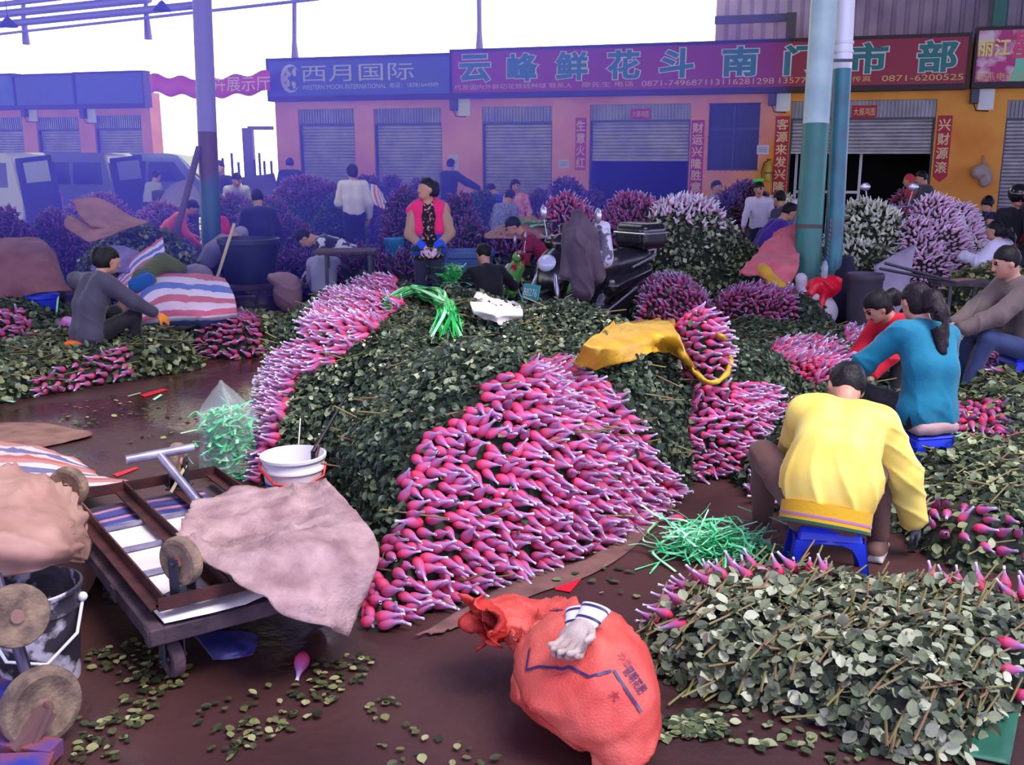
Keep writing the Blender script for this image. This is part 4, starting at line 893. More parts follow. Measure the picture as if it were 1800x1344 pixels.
# ================================================================ people
M_skin = mat('skin', (196, 146, 122), .5, c2=(186, 132, 110), nscale=6, spec=.4); M_lip = mat('lips', (160, 84, 82), .45); M_eye = mat('dark_eye', (28, 22, 22), .2)
M_hair = mat('black_hair', (17, 14, 18), .5, c2=(26, 21, 26), nscale=40, bump=.3, bscale=90, spec=.25)
M_shoe = mat('dark_shoe', (44, 38, 40), .5); M_sole = mat('pale_sole', (200, 196, 190), .6)
def v3(*a): return np.array(a, float)
def unit(a): a = np.asarray(a, float); return a / (np.linalg.norm(a) + 1e-9)
def ik(a, c, l1, l2, pole):
    d = c - a; L_ = min(np.linalg.norm(d), (l1 + l2) * .995); u = unit(d); x = (l1 * l1 - l2 * l2 + L_ * L_) / (2 * L_); h = math.sqrt(max(l1 * l1 - x * x, 0)); p = unit(pole - (pole @ u) * u)
    return a + u * x + p * h, a + u * L_
def hand_prims(wr, u, n, m, s=1.0, curl=.7, side=1, fat=1.0, sp=1.0):
    """palm, four unequal bent fingers and a side thumb; u along the forearm, n out of the palm"""
    u = unit(u); n = unit(n - (n @ u) * u); t = np.cross(u, n) * side; R = np.stack([t, u, n], 1); P = [ell(wr + u * .048 * s, (.040 * s * sp, .054 * s, .018 * s), R, m, .012)]
    for k, (o, l) in enumerate(((-.029, .062), (-.010, .074), (.010, .070), (.028, .054))):
        b = wr + u * .088 * s + t * o * s * sp; c1 = curl * (.55 + .1 * k); d1 = u * math.cos(c1) + n * math.sin(c1); c2 = curl * 1.5; d2 = u * math.cos(c2) + n * math.sin(c2)
        j = b + d1 * l * .55 * s; P += [cap(b - u * .012 * s, j, .0098 * s * fat, .0088 * s * fat, m, .004), cap(j, j + d2 * l * .5 * s, .0088 * s * fat, .0074 * s * fat, m, .004)]
    b = wr + u * .03 * s - t * .034 * s; j = b + unit(u * .7 - t * .6 + n * .4) * .042 * s; P += [cap(b, j, .0125 * s, .0105 * s, m, .008), cap(j, j + unit(u * .9 + n * .5) * .03 * s, .0105 * s, .008 * s, m, .004)]
    return P
def folds(sc, amp, seed): return lambda P: amp * (.3 - 1.5 * ridges(P, sc, seed, 3, .7) - .5 * ridges(P, sc * 2, seed + 5, 2, .7) + .25 * wob(P, sc * .6, seed + 2))
def person(label, loc, yaw, H=1.62, pel=None, lean=0, hunch=0, side=0, head=(0, 0), hr=None, hl=None, fr=None, fl=None, pr=None, pl=None, kr=None, kl=None, top=None, bot=None, shoe=None, hair='short', hair_m=None, glove=None, res=.018, long_top=0.0, puff=0.0, cuff=1.0, extra=None, cat='person', curl=.7, hem=.115, top_fn=None, top_noise=.006, seed=1, face=True, sleeve_m=None, group=None, foldsc=16):
    """a figure posed by pelvis, lean, head and hand/foot targets (own axes: x right, y forward, z up)"""
    s = H / 1.65; root = thing('person', label, cat, loc, yaw, group); sit = pel is not None
    pel = v3(0, 0, .92 * s) if pel is None else np.asarray(pel, float)
    a1, a2 = math.radians(lean), math.radians(lean + hunch); sd = math.radians(side)
    d1 = unit(v3(math.sin(sd), math.sin(a1) * math.cos(sd), math.cos(a1))); d2 = unit(v3(math.sin(sd), math.sin(a2), math.cos(a2)))
    rt = unit(np.cross(d2, v3(0, -math.cos(a2), math.sin(a2)))) ; rt = v3(1, 0, 0) if abs(sd) < 1e-6 else unit(v3(math.cos(sd), 0, -math.sin(sd)))
    fw = unit(np.cross(d2, rt)); fw = fw if fw[1] * math.cos(a2) - fw[2] * math.sin(a2) > 0 else -fw; fw1 = unit(np.cross(d1, rt)); fw1 = fw1 if fw1[1] * math.cos(a1) - fw1[2] * math.sin(a1) > 0 else -fw1
    p0 = pel; p1 = p0 + d1 * .23 * s; p2 = p1 + d2 * .27 * s
    hp, hy = math.radians(head[0]), math.radians(head[1]); hd = unit(d2 * .45 + v3(0, 0, .55) * 1.0) if hp == 0 else unit(v3(0, math.sin(hp), math.cos(hp)))
    nk = p2 + unit(d2 * .6 + hd * .6) * .085 * s; hup = unit(v3(0, math.sin(hp * .9), math.cos(hp * .9))); hf0 = v3(0, math.cos(hp), -math.sin(hp)); 
    Rh = np.stack([v3(1, 0, 0), hf0, np.cross(v3(1, 0, 0), hf0)], 1) ; Rh = Rh @ RZ(hy); hc = nk + Rh[:, 2] * .10 * s + Rh[:, 1] * .018 * s; F_, U_, S_ = Rh[:, 1], Rh[:, 2], Rh[:, 0]
    shR, shL = p2 - d2 * .045 * s + rt * .165 * s, p2 - d2 * .045 * s - rt * .165 * s; ua, fa = .285 * s, .25 * s
    hr = shR + v3(.06, .06, -.5) * s if hr is None else np.asarray(hr, float); hl = shL + v3(-.06, .06, -.5) * s if hl is None else np.asarray(hl, float)
    eR, wR = ik(shR, hr, ua, fa, v3(.5, -.6, -.5) if pr is None else np.asarray(pr, float)); eL, wL = ik(shL, hl, ua, fa, v3(-.5, -.6, -.5) if pl is None else np.asarray(pl, float))
    hipR, hipL = p0 + rt * .085 * s - d1 * (.05 if sit else .02), p0 - rt * .085 * s - d1 * (.05 if sit else .02); th, sh_ = .41 * s, .41 * s
    fr = v3(.1 * s, (.42 if sit else .02), .075) if fr is None else np.asarray(fr, float); fl = v3(-.1 * s, (.42 if sit else .02), .075) if fl is None else np.asarray(fl, float)
    kR, aR = ik(hipR, fr, th, sh_, v3(.15, 1, .35) if kr is None else np.asarray(kr, float)); kL, aL = ik(hipL, fl, th, sh_, v3(-.15, 1, .35) if kl is None else np.asarray(kl, float))
    GM = 3 if glove else 0; nR, nL = unit(v3(-.6, .2, -.6)), unit(v3(.6, .2, -.6))
    # body: one surface, with face, ears and fingers
    B = [ell(hc, v3(.074, .094, .108) * s, Rh), ell(hc - U_ * .062 * s + F_ * .03 * s, v3(.055, .06, .058) * s, Rh, 0, .03), cap(p2 - d2 * .02, hc - U_ * .05 * s - F_ * .02 * s, .056 * s, .052 * s)]
    for q in (1, -1): B.append(ell(hc + S_ * q * .078 * s - F_ * .005 * s - U_ * .012 * s, v3(.012, .022, .032) * s, Rh, 0, .01))
    if face:
        B += [cap(hc + F_ * .092 * s + U_ * .012 * s, hc + F_ * .108 * s - U_ * .026 * s, .010 * s, .015 * s, 0, .015), ell(hc + F_ * .085 * s - U_ * .058 * s, v3(.024, .014, .011) * s, Rh, 1, .006), ell(hc + F_ * .07 * s - U_ * .09 * s, v3(.026, .024, .02) * s, Rh, 0, .02)]
        for q in (1, -1): B += [ell(hc + F_ * .083 * s + S_ * q * .032 * s + U_ * .014 * s, v3(.016, .010, .008) * s, Rh, 2, .003), ell(hc + F_ * .086 * s + S_ * q * .033 * s + U_ * .036 * s, v3(.022, .008, .005) * s, Rh, 2, .003)]
    B += [cap(p0 + rt * .05, p1 + rt * .04, .085 * s, .08 * s), cap(p0 - rt * .05, p1 - rt * .04, .085 * s, .08 * s), cap(p1, p2, .09 * s, .06 * s), cap(shR, shL, .045 * s)]
    for sh, e, wq, n_, sg in ((shR, eR, wR, nR, 1), (shL, eL, wL, nL, -1)):
        B += [cap(sh, e, .042 * s, .034 * s), cap(e, wq, .036 * s, .025 * s)] + hand_prims(wq, wq - e, n_, GM, s * (1.12 if glove else 1), curl, sg)
    for h, k, a_ in ((hipR, kR, aR), (hipL, kL, aL)): B += [cap(h, k, .07 * s, .048 * s), cap(k, a_, .046 * s, .032 * s)]
    blob('body', B, [M_skin, M_lip, M_eye, glove or M_skin], min(res, .011 if face else res), root)
    # clothes
    if top:
        g = .012 + puff; T = [cap(p0 + d1 * .03 + rt * .055 * s, p1 + rt * .055 * s, (.095 + g) * s, (.088 + g) * s), cap(p0 + d1 * .03 - rt * .055 * s, p1 - rt * .055 * s, (.095 + g) * s, (.088 + g) * s), cap(p1 + rt * .06 * s, p2 - d2 * .07 * s + rt * .08 * s, (.088 + g) * s, (.088 + g) * s), cap(p1 - rt * .06 * s, p2 - d2 * .07 * s - rt * .08 * s, (.088 + g) * s, (.088 + g) * s), cap(shR, shL, (.058 + g * .7) * s, None), cap(p2 - d2 * .03, p2 + unit(nk - p2) * .012, .07 * s, .064 * s)]
        if long_top: T += [cap(p0 + rt * .05 * s, p0 - d1 * long_top + rt * .075 * s, (.1 + g) * s, (.105 + g) * s), cap(p0 - rt * .05 * s, p0 - d1 * long_top - rt * .075 * s, (.1 + g) * s, (.105 + g) * s)]
        if puff > .03: T += [cap(p0 + d1 * .10 + rt * .07, p0 + d1 * .10 - rt * .07, .150 * s, None, 0, .06)]
        for sh, e, wq in ((shR, eR, wR), (shL, eL, wL)):
            we = e + (wq - e) * cuff; T += [cap(sh, e, (.055 + g) * s, (.044 + g) * s, 1 if sleeve_m else 0), cap(e, we, (.044 + g) * s, (.034 + g * .8) * s, 1 if sleeve_m else 0)]
        tp = blob('jacket' if puff > .012 else 'top', T, [top] + ([sleeve_m] if sleeve_m else []), res * .8, root, cuts=[rbox(p0 - d1 * (hem + long_top + .2), (.21, .21, .2), np.stack([rt, fw1, d1], 1), .02)], noise=top_fn or folds(foldsc, top_noise, seed))
    if bot:
        Q = [cap(hipR, hipL, .112 * s, None), cap(p0 + rt * .05, p0 + d1 * .08 + rt * .05, .1 * s, .09 * s), cap(p0 - rt * .05, p0 + d1 * .08 - rt * .05, .1 * s, .09 * s)]
        for h, k, a_ in ((hipR, kR, aR), (hipL, kL, aL)): Q += [cap(h, k, .094 * s, .068 * s), cap(k, a_ + unit(k - a_) * .03, .066 * s, .052 * s)]
        blob('trousers', Q, bot, res, root, noise=folds(14, .005, seed + 3))
    for a_, q in ((aR, 1), (aL, -1)):
        if shoe is False: break
        R = RZ(-q * .12); d = R @ v3(0, 1, 0); z = max(a_[2] - .04, .035)
        blob('shoe', [cap(v3(a_[0], a_[1], z) - d * .05, v3(a_[0], a_[1], z - .002) + d * .12, .042, .038), cap(v3(a_[0], a_[1], z), a_ + v3(0, 0, .02), .045, .04), rbox(v3(a_[0], a_[1], z - .028) + d * .04, (.043, .13, .012), R, .01, 1, .008)], [shoe or M_shoe, M_sole], max(res * .8, .011), root)
    if hair:
        hm = hair_m or M_hair; Hh = [ell(hc + U_ * .018 * s - F_ * .014 * s, v3(.088, .102, .106) * s, Rh)]; cut = [rbox(hc + F_ * .10 * s - U_ * .062 * s, v3(.2, .072, .105) * s, Rh, .03), ell(hc + S_ * .085 * s - U_ * .03 * s + F_ * .03 * s, v3(.03, .04, .06) * s, Rh), ell(hc - S_ * .085 * s - U_ * .03 * s + F_ * .03 * s, v3(.03, .04, .06) * s, Rh), rbox(hc - U_ * .165 * s, v3(.2, .2, .06) * s, Rh, .02)]
        if hair in ('pony', 'bun', 'long'): Hh.append(ell(hc - U_ * .02 * s - F_ * .035 * s, v3(.082, .075, .10) * s, Rh))
        if hair == 'pony':
            b = hc - F_ * .105 * s + U_ * .01 * s; b2 = b - F_ * .05 * s - U_ * .04 * s; b3 = b2 - U_ * .10 * s - F_ * .01; dn = unit(-d2 * .8 + v3(0, 0, -.4)); b4 = b3 + dn * .24 * s
            Hh += [cap(b, b2, .03 * s, .042 * s), cap(b2, b3, .048 * s, .066 * s), cap(b3, b4, .066 * s, .03 * s), cap(b3 + S_ * .03, b4 + S_ * .045 - dn * .04, .035 * s, .014)]
        if hair == 'bun': Hh += [ell(hc - F_ * .11 * s + U_ * .03 * s, v3(.05, .05, .05) * s), ell(hc - F_ * .12 * s - U_ * .04 * s, v3(.045, .035, .06) * s)]
        if hair == 'long': Hh += [cap(hc - F_ * .06 * s, p2 - fw * .07 - d2 * .05, .075 * s, .06 * s), cap(hc - F_ * .03 * s + S_ * .06 * s, p2 - fw * .05 + rt * .06, .04 * s, .03 * s)]; cut = cut[:1]
        blob('hair', Hh, hm, min(res, .012), root, cuts=cut, noise=lambda P: .004 * wob(P, 70, 5))
    J = dict(hc=hc, Rh=Rh, p0=p0, p1=p1, p2=p2, wR=wR, wL=wL, eR=eR, eL=eL, shR=shR, shL=shL, kR=kR, kL=kL, rt=rt, fw=fw, fw1=fw1, d1=d1, d2=d2, aR=aR, aL=aL)
    if extra: extra(root, J, s)
    return root
def cl(name, c, c2=None, **k): return mat(name, c, k.pop('rough', .75), c2=c2, nscale=k.pop('nscale', 6), spec=.25, bump=k.pop('bump', .12), bscale=60, sheen=k.pop('sheen', .15), **k)
C_black = cl('black_cloth', (30, 28, 36)); C_navy = cl('navy_cloth', (34, 36, 66)); C_grey = cl('charcoal_knit', (70, 66, 84)); C_white = cl('white_knit', (216, 206, 226)); C_jean = cl('blue_denim', (46, 56, 96), (62, 74, 116), nscale=5)
C_yellow = cl('yellow_nylon', (244, 220, 112), (240, 208, 92), rough=.42, bump=.05, sheen=.1); C_teal = cl('teal_wool', (16, 118, 146), (12, 104, 132)); C_red = cl('red_wool', (204, 22, 50)); C_brown = cl('brown_trousers', (98, 68, 62)); C_khaki = cl('taupe_jacket', (112, 96, 92)); C_plaidb = cl('dark_plaid', (36, 32, 42), (22, 18, 26), nscale=40)
C_pink = cl('hot_pink', (236, 40, 110)); C_floral = cl('floral_print', (26, 20, 30), (200, 150, 140), nscale=38, lo=.57, hi=.63); C_hood = cl('pale_grey_hoodie', (168, 166, 196)); C_rose = cl('salmon_pink', (214, 92, 116)); C_purple = cl('purple_jacket', (82, 46, 150)); C_check = cl('blue_check', (84, 92, 150), (150, 150, 190), nscale=30)
C_dkjean = cl('dark_slate_trousers', (52, 50, 76)); G_yel = cl('yellow_glove', (214, 190, 70)); G_or = cl('orange_glove', (230, 140, 50)); G_gry = cl('grey_glove', (80, 84, 92))

def stool(label, loc, rz, w=.29, h=.27, m=None):
    t = thing('plastic_stool', label, 'stool', loc, rz, None); m = m or mat('blue_plastic', (26, 52, 196), .3, spec=.5); tw = w * .78
    mb = MB(); mb.box((0, 0, h - .012), (tw + .012, tw + .012, .024), bev=.012); mb.box((0, 0, h - .045), (tw + .03, tw + .03, .06), None, 0, .93, .01); mb.build('seat', m, t)
    for sx in (-1, 1):
        for sy in (-1, 1):
            mb = MB()
            for ax in (0, 1):                              # two flared walls meeting at the corner, arched inside
                P = []
                for z, inn in ((h - .05, .5), (h - .075, .40), (h - .10, .30), (h - .13, .24), (0, .17)):
                    k = 1 - z / h; o = tw / 2 + .012 + (w - tw) / 2 * k + .006; i = o - w * (.5 * (.86 if z > h - .06 else inn))
                    a, b = (v3(sx * o, sy * o, z), v3(sx * i, sy * o, z)) if ax == 0 else (v3(sx * o, sy * o, z), v3(sx * o, sy * i, z)); n = v3(0, -sy * .007, 0) if ax == 0 else v3(-sx * .007, 0, 0); P.append([a, b, b + n, a + n])
                mb.loft(P)
            mb.build('leg', m, t)
    return t
def sit(label, px, py, yaw, H=1.6, seat=.30, d=None, **k):
    """seated figure whose stool stands at that floor point"""
    p = G(px, py) if d is None else v3(X(px, d), d, 0); p[2] = 0
    return person(label, p, yaw, H, pel=v3(0, -.0, seat + .11), **k)

# ---- man in the yellow jacket
pY = G(1448, 1014); yawY = math.radians(-20)
stool('blue plastic stool under the man in the yellow jacket', pY, math.radians(-12), .31, .27)
def y_folds(P):
    g = np.clip((.66 - P[..., 2]) / .26, 0, 1) * np.clip((.32 - np.abs(P[..., 0])) / .1, 0, 1); a = np.arctan2(P[..., 0], -P[..., 1] + .12); r = (1 - np.abs(np.sin(a * 7.5 + 1.1 * wob(P, 7, 3) + P[..., 2] * 3))) ** 2
    q = (1 - np.abs(np.sin(P[..., 2] * 30 + P[..., 0] * 14 + 1.6 * wob(P, 8, 8)))) ** 3 * np.clip((np.abs(P[..., 0]) - .2) / .06, 0, 1)
    return -.016 * r * g - .010 * q - .006 * ridges(P, 9, 2, 3, .6) + .006
def y_extra(root, J, s):
    o = J['p0'] + J['d1'] * -.025 - J['fw1'] * .012; R = rot_to(J['d1'], J['fw1']); 
    mb = MB(); prof = [(.0, .0), (.014, .0), (.014, .01)]
    for z0, z1, m, gr in ((-.045, .005, 0, .004), (-.055, -.045, 1, .006), (-.072, -.055, 0, .004), (-.084, -.072, 2, .006)):
        rings = []
        for z in (z0, z1):
            t = np.arange(32) / 32 * 6.283; q = np.stack([(.186 + gr) * np.cos(t), (.141 + gr) * np.sin(t), np.full(32, z)], 1); rings.append(q @ np.stack([J['rt'], J['fw1'], J['d1']], 1).T + o)
        mb.loft(rings, m)
    mb.build('waistband', [cl('ochre_ribbing', (206, 160, 30)), cl('lilac_stripe', (170, 110, 170)), cl('green_stripe', (30, 84, 60))], root)
person('man in a bright yellow bomber jacket seen from behind, bent over on a blue stool', pY + [0, .02, 0], yawY, 1.55, pel=v3(0, -.02, .345), lean=22, hunch=38, side=4, head=(52, 18), hr=v3(.38, .36, .16), hl=v3(-.10, .52, .26), pr=v3(.9, -.3, .1), pl=v3(-.8, .2, -.3), fr=v3(.22, .30, .08), fl=v3(-.30, .34, .08), kr=v3(.35, .9, .5), kl=v3(-.55, .6, .7), top=C_yellow, bot=C_brown, shoe=mat('brown_suede_shoe', (110, 78, 72), .7), puff=.034, res=.011, extra=y_extra, cuff=.97, seed=4, hem=.05, top_fn=y_folds, glove=G_gry, face=True, foldsc=13)
# ---- teal sweater woman, plaid skirt, ponytail
pT = G(1616, 836)
stool('blue plastic stool with a folded cushion under the woman in teal', pT, .25, .31, .27)
o = blob('cushion', [rbox(pT + [0, 0, .30], (.135, .13, .022), RZ(.25), .02), rbox(pT + [.01, 0, .325], (.125, .13, .018), RZ(.3), .016)], mat('pinkish_cushion', (172, 140, 140), .8, bump=.2), .012, noise=lambda P: .005 * wob(P, 30, 2)); tag(o, 'folded pinkish grey cushion on the blue stool under the woman in teal', 'cushion')
person('woman in a teal sweater with a long ponytail, back turned, on a cushioned blue stool', pT + [0, .02, 0], math.radians(14), 1.52, pel=v3(0, -.02, .42), lean=6, hunch=28, side=6, head=(26, 4), hr=v3(.34, .36, .32), hl=v3(-.36, .42, .40), pr=v3(.9, -.3, -.2), pl=v3(-.9, -.3, .0), fr=v3(.16, .40, .08), fl=v3(-.18, .42, .08), kr=v3(.35, .9, .3), kl=v3(-.4, .9, .3), top=C_teal, bot=C_plaidb, hair='pony', hair_m=mat('dark_brown_hair', (30, 18, 27), .5, bump=.3, bscale=80, spec=.25), puff=.012, res=.013, top_noise=.006, seed=7, long_top=.04)
# ---- woman in red reaching left, yellow gloves
pR = G(1598, 718)
person('woman in a red sweater bending left over the leaves, black hair in a ponytail', pR, math.radians(112), 1.5, pel=v3(0, -.1, .38), lean=42, hunch=14, head=(45, -10), hr=v3(.10, .55, .30), hl=v3(-.12, .52, .26), fr=v3(.12, .3, .08), fl=v3(-.12, .32, .08), top=C_red, bot=C_black, hair='pony', glove=G_yel, res=.014, cuff=.72, seed=9)
# ---- man in taupe jacket and jeans at the right edge
pJ = G(1780, 692)
stool('blue plastic stool under the man in jeans', pJ + [.05, 0, 0], .1, .32, .30)
person('man in a taupe jacket and blue jeans seated sideways at the right edge', pJ, math.radians(96), 1.62, pel=v3(0, -.05, .40), lean=8, hunch=16, head=(22, -6), hr=v3(.02, .52, .56), hl=v3(-.10, .50, .54), pr=v3(.5, -.3, -.8), pl=v3(-.6, -.3, -.7), fr=v3(.16, .40, .08), fl=v3(-.12, .46, .08), kr=v3(.1, .7, 1), kl=v3(-.1, .7, 1), top=C_khaki, bot=C_jean, puff=.02, res=.014, top_noise=.008, seed=12)
# ---- grey sweater woman, left
pG = G(162, 652)
stool('blue plastic stool with orange cushion under the woman in grey', pG, .1, .32, .24)
o = blob('cushion', [rbox(pG + [-.06, 0, .262], (.11, .15, .02), RZ(.1), .015)], mat('orange_cushion', (224, 104, 36), .8), .014); tag(o, 'flat orange cushion on the stool under the woman in grey', 'cushion')
person('woman in a charcoal sweater squatting with her back turned beside the striped tarpaulin', pG, math.radians(-40), 1.52, pel=v3(0, 0, .36), lean=8, hunch=20, head=(26, -10), hr=v3(.30, .62, .36), hl=v3(-.42, .30, .58), pr=v3(.7, -.4, -.4), pl=v3(-.8, -.3, .3), fr=v3(.14, .36, .08), fl=v3(-.14, .38, .08), kr=v3(.2, .6, 1), kl=v3(-.2, .6, 1), top=C_grey, bot=C_black, hair='bun', glove=G_or, res=.015, puff=.016, cuff=.78, shoe=mat('pink_slipper', (190, 130, 150), .6), seed=14, long_top=.04, top_noise=.006)
# ---- woman in the pink vest, standing
pP = v3(X(757, 10.4), 10.4, 0)
def pink_extra(root, J, s):
    p1, p2, rt, fw, d2, d1, p0 = (J[k] for k in ('p1', 'p2', 'rt', 'fw', 'd2', 'd1', 'p0'))
    V = []
    for q in (1, -1): V += [cap(p2 + rt * q * .11 - d2 * .02 + fw * .02, p1 + rt * q * .11 + fw * .075, .064, .058), cap(p2 + rt * q * .09, p2 + rt * q * .165 - d2 * .06, .06, .066), cap(p2 + rt * q * .07 + d2 * .04 - fw * .05, p2 + rt * q * .10 + fw * .06 - d2 * .05, .04, .045), cap(p1 + rt * q * .12 + fw * .06, p0 + rt * q * .13 + fw * .07, .05, .05, 1), cap(J['eR' if q > 0 else 'eL'] * .12 + J['wR' if q > 0 else 'wL'] * .88, J['wR' if q > 0 else 'wL'], .05, .052, 1), cap(p0 + rt * q * .12 - fw * .03, p0 + rt * q * .12 - d1 * .09 - fw * .03, .075, .065, 1)]
    blob('vest', V, [C_pink, cl('blue_lining', (40, 80, 210))], .014, root, noise=folds(16, .006, 3))
person('standing woman in a pink vest, tan sleeves and black floral tunic, looking left', pP, math.radians(184), 1.52, lean=0, hunch=4, head=(2, -58), hr=v3(.07, .27, .91), hl=v3(-.10, .27, .91), pr=v3(1, -.4, -.4), pl=v3(-1, -.4, -.4), top=C_floral, sleeve_m=cl('tan_sleeve', (170, 134, 112)), bot=C_dkjean, hair='bun', res=.013, long_top=.04, hem=.06, puff=.0, extra=pink_extra, glove=cl('pink_grey_sleeve', (206, 170, 186)), seed=5)
mb = MB()
for i in range(16):
    a = pP + v3(.18 - .02 * i, -.30, .90 + .02 * math.sin(i)); mb.tube([a, a + v3(RNG.normal() * .08, -.05, RNG.normal() * .03 - .01)], [.012, .004], 4)
tag(mb.build('leaf_handful', M_leafdk), 'handful of dark leaves held by the woman in the pink vest', 'leaves')
# ---- black shirt worker by the scooter
person('worker in a black shirt seen from behind, left of the scooter', v3(X(862, 10.2), 10.2, 0), math.radians(18), 1.45, pel=v3(0, 0, .27), lean=6, hunch=26, head=(26, 10), hr=v3(.28, .4, .5), hl=v3(-.36, .34, .44), fr=v3(.14, .4, .08), fl=v3(-.14, .4, .08), top=C_black, bot=C_navy, res=.016, hair='short', seed=22)
person('person in a dark red sweater with face down, behind the scooter', v3(X(958, 12.0), 12.0, 0), math.radians(100), 1.55, pel=v3(0, 0, .50), lean=24, hunch=22, head=(40, 0), top=cl('wine_sweater', (140, 24, 60)), bot=C_black, res=.018, hair='short', hr=v3(.15, .5, .5), hl=v3(-.15, .5, .5), seed=23)
# ---- trolley group
person('woman in a black and white striped top bending forward beside the trolley', v3(X(612, 12.2), 12.2, 0), math.radians(95), 1.58, pel=v3(0, -.12, .62), lean=62, hunch=12, head=(70, 0), hr=v3(.15, .55, .3), hl=v3(-.15, .5, .3), top=cl('striped_top', (40, 38, 52), (214, 208, 232), nscale=9, lo=.48, hi=.52), bot=C_black, hair='short', res=.018, seed=24)
person('child in a pale grey hoodie crouching with back turned in front of the trolley', v3(X(572, 11.6), 11.6, 0), math.radians(8), 1.28, pel=v3(0, 0, .26), lean=10, hunch=30, head=(60, 0), top=C_hood, bot=C_navy, hr=v3(.15, .4, .25), hl=v3(-.15, .4, .25), res=.016, hair='short', puff=.03, fr=v3(.12, .26, .08), fl=v3(-.12, .26, .08), seed=25)
person('person in a white sweater and dark trousers walking away, yellow glove at the side', v3(X(626, 16.0), 16.0, 0), math.radians(12), 1.62, lean=4, hunch=6, head=(14, 12), hr=v3(.24, .12, .86), hl=v3(-.14, .3, 1.0), fr=v3(.12, .2, .08), fl=v3(-.1, -.2, .08), top=C_white, bot=C_black, glove=G_or, res=.02, hair='bun', puff=.015, seed=26)
person('man in a dark jacket stretching his arm out by the third shutter', v3(X(790, 22.0), 22.0, 0), math.radians(-35), 1.68, lean=4, hunch=4, head=(6, 0), hr=v3(.55, .35, 1.12), hl=v3(-.2, .15, .85), top=C_navy, bot=C_black, res=.026, puff=.025, seed=27)
person('man in a dark jacket standing with his back to us by the first shutter', v3(X(515, 22.5), 22.5, 0), .1, 1.70, lean=3, hunch=6, head=(10, 0), top=C_navy, bot=C_black, res=.026, puff=.025, seed=28)
person('man in a dark coat standing just right of the left column', v3(X(398, 18.0), 18.0, 0), math.radians(150), 1.66, head=(10, 10), top=C_navy, bot=C_black, res=.024, puff=.02, hr=v3(.1, .3, .95), seed=29, glove=G_or)
person('person with dark hair bowed over a pale sack near the left column', v3(X(422, 17.4), 17.4, 0), math.radians(200), 1.55, lean=18, hunch=14, head=(35, 0), top=C_hood, bot=C_navy, res=.024, seed=30)
person('seated worker in a dark jacket behind the big tub', v3(X(464, 13.6), 13.6, 0), math.radians(20), 1.6, pel=v3(0, 0, .62), lean=6, hunch=16, head=(20, 0), top=C_navy, bot=C_black, res=.02, puff=.02, seed=31)
person('person in a salmon jacket leaning left over the far heaps', v3(X(288, 15.0), 15.0, 0), math.radians(-75), 1.55, pel=v3(0, 0, .62), lean=40, hunch=12, head=(45, 0), hr=v3(.15, .55, .5), hl=v3(-.1, .5, .6), top=C_rose, bot=C_navy, res=.022, hair='short', seed=32)
person('person in a pale shirt standing at the open side of the blue van', v3(X(268, 20.5), 20.5, 0), math.radians(-30), 1.5, lean=16, hunch=10, head=(20, 0), top=C_hood, bot=C_navy, res=.026, seed=33)
person('crouching person under a grey hood next to the big tub', v3(X(366, 12.8), 12.8, 0), math.radians(-60), 1.5, pel=v3(0, 0, .42), lean=30, hunch=26, head=(62, 0), top=cl('grey_hood', (128, 122, 150)), bot=C_black, hair='short', hair_m=cl('grey_cap', (150, 146, 170)), res=.02, puff=.03, seed=34)
person('worker in a red top crouching behind the left column', v3(X(402, 14.6), 14.6, 0), math.radians(60), 1.5, pel=v3(0, 0, .5), lean=20, hunch=10, head=(30, 0), top=C_red, bot=C_black, res=.024, seed=35)
# ---- crowd centre and right
person('person in a blue checked shirt bent over in front of the fourth shutter', v3(X(878, 16.0), 16.0, 0), math.radians(-30), 1.56, pel=v3(0, 0, .62), lean=20, hunch=18, head=(32, 0), top=C_check, bot=C_navy, res=.022, seed=36)
person('girl in a pink patterned top beside the checked shirt', v3(X(908, 17.0), 17.0, 0), math.radians(170), 1.5, pel=v3(0, 0, .72), lean=6, hunch=6, head=(20, 20), top=cl('pink_print', (226, 92, 138), (240, 180, 200), nscale=20), bot=C_navy, hair='long', res=.022, seed=37)
person('person in a royal blue jacket stooping by the third shutter', v3(X(898, 19.0), 19.0, 0), math.radians(60), 1.55, pel=v3(0, 0, .72), lean=34, hunch=14, head=(40, 0), top=cl('royal_blue_jacket', (40, 70, 190)), bot=C_navy, res=.024, seed=38)
person('man in a pale grey shirt sitting under the barred window', v3(X(1248, 17.5), 17.5, 0), math.radians(200), 1.62, pel=v3(0, 0, .62), lean=4, hunch=8, head=(6, 14), top=C_hood, bot=C_navy, res=.022, seed=39)
person('girl in a white top with a green hair bow near the big purple dome', v3(X(1329, 15.4), 15.4, 0), math.radians(150), 1.5, pel=v3(0, 0, .72), lean=2, hunch=8, head=(20, 20), top=C_white, bot=C_navy, hair='bun', res=.02, hr=v3(.12, .4, .75), extra=lambda r, J, s: blob('hair_bow', [ell(J['hc'] + J['Rh'] @ v3(.04, -.02, .12), (.05, .03, .03)), ell(J['hc'] + J['Rh'] @ v3(-.04, -.02, .12), (.05, .03, .03))], cl('green_bow', (90, 200, 90)), .014, r), seed=40)
person('person in a purple jacket bending behind the pink cloth', v3(X(1328, 13.0), 13.0, 0), math.radians(-80), 1.55, pel=v3(0, 0, .60), lean=30, hunch=16, head=(30, 0), top=C_purple, bot=C_navy, res=.02, seed=41)
def cap_extra(root, J, s): blob('cap', [ell(J['hc'] + J['Rh'] @ v3(0, 0, .06), (.1, .115, .07), J['Rh']), ell(J['hc'] + J['Rh'] @ v3(0, .11, .045), (.07, .07, .014), J['Rh'])], C_white, .014, root)
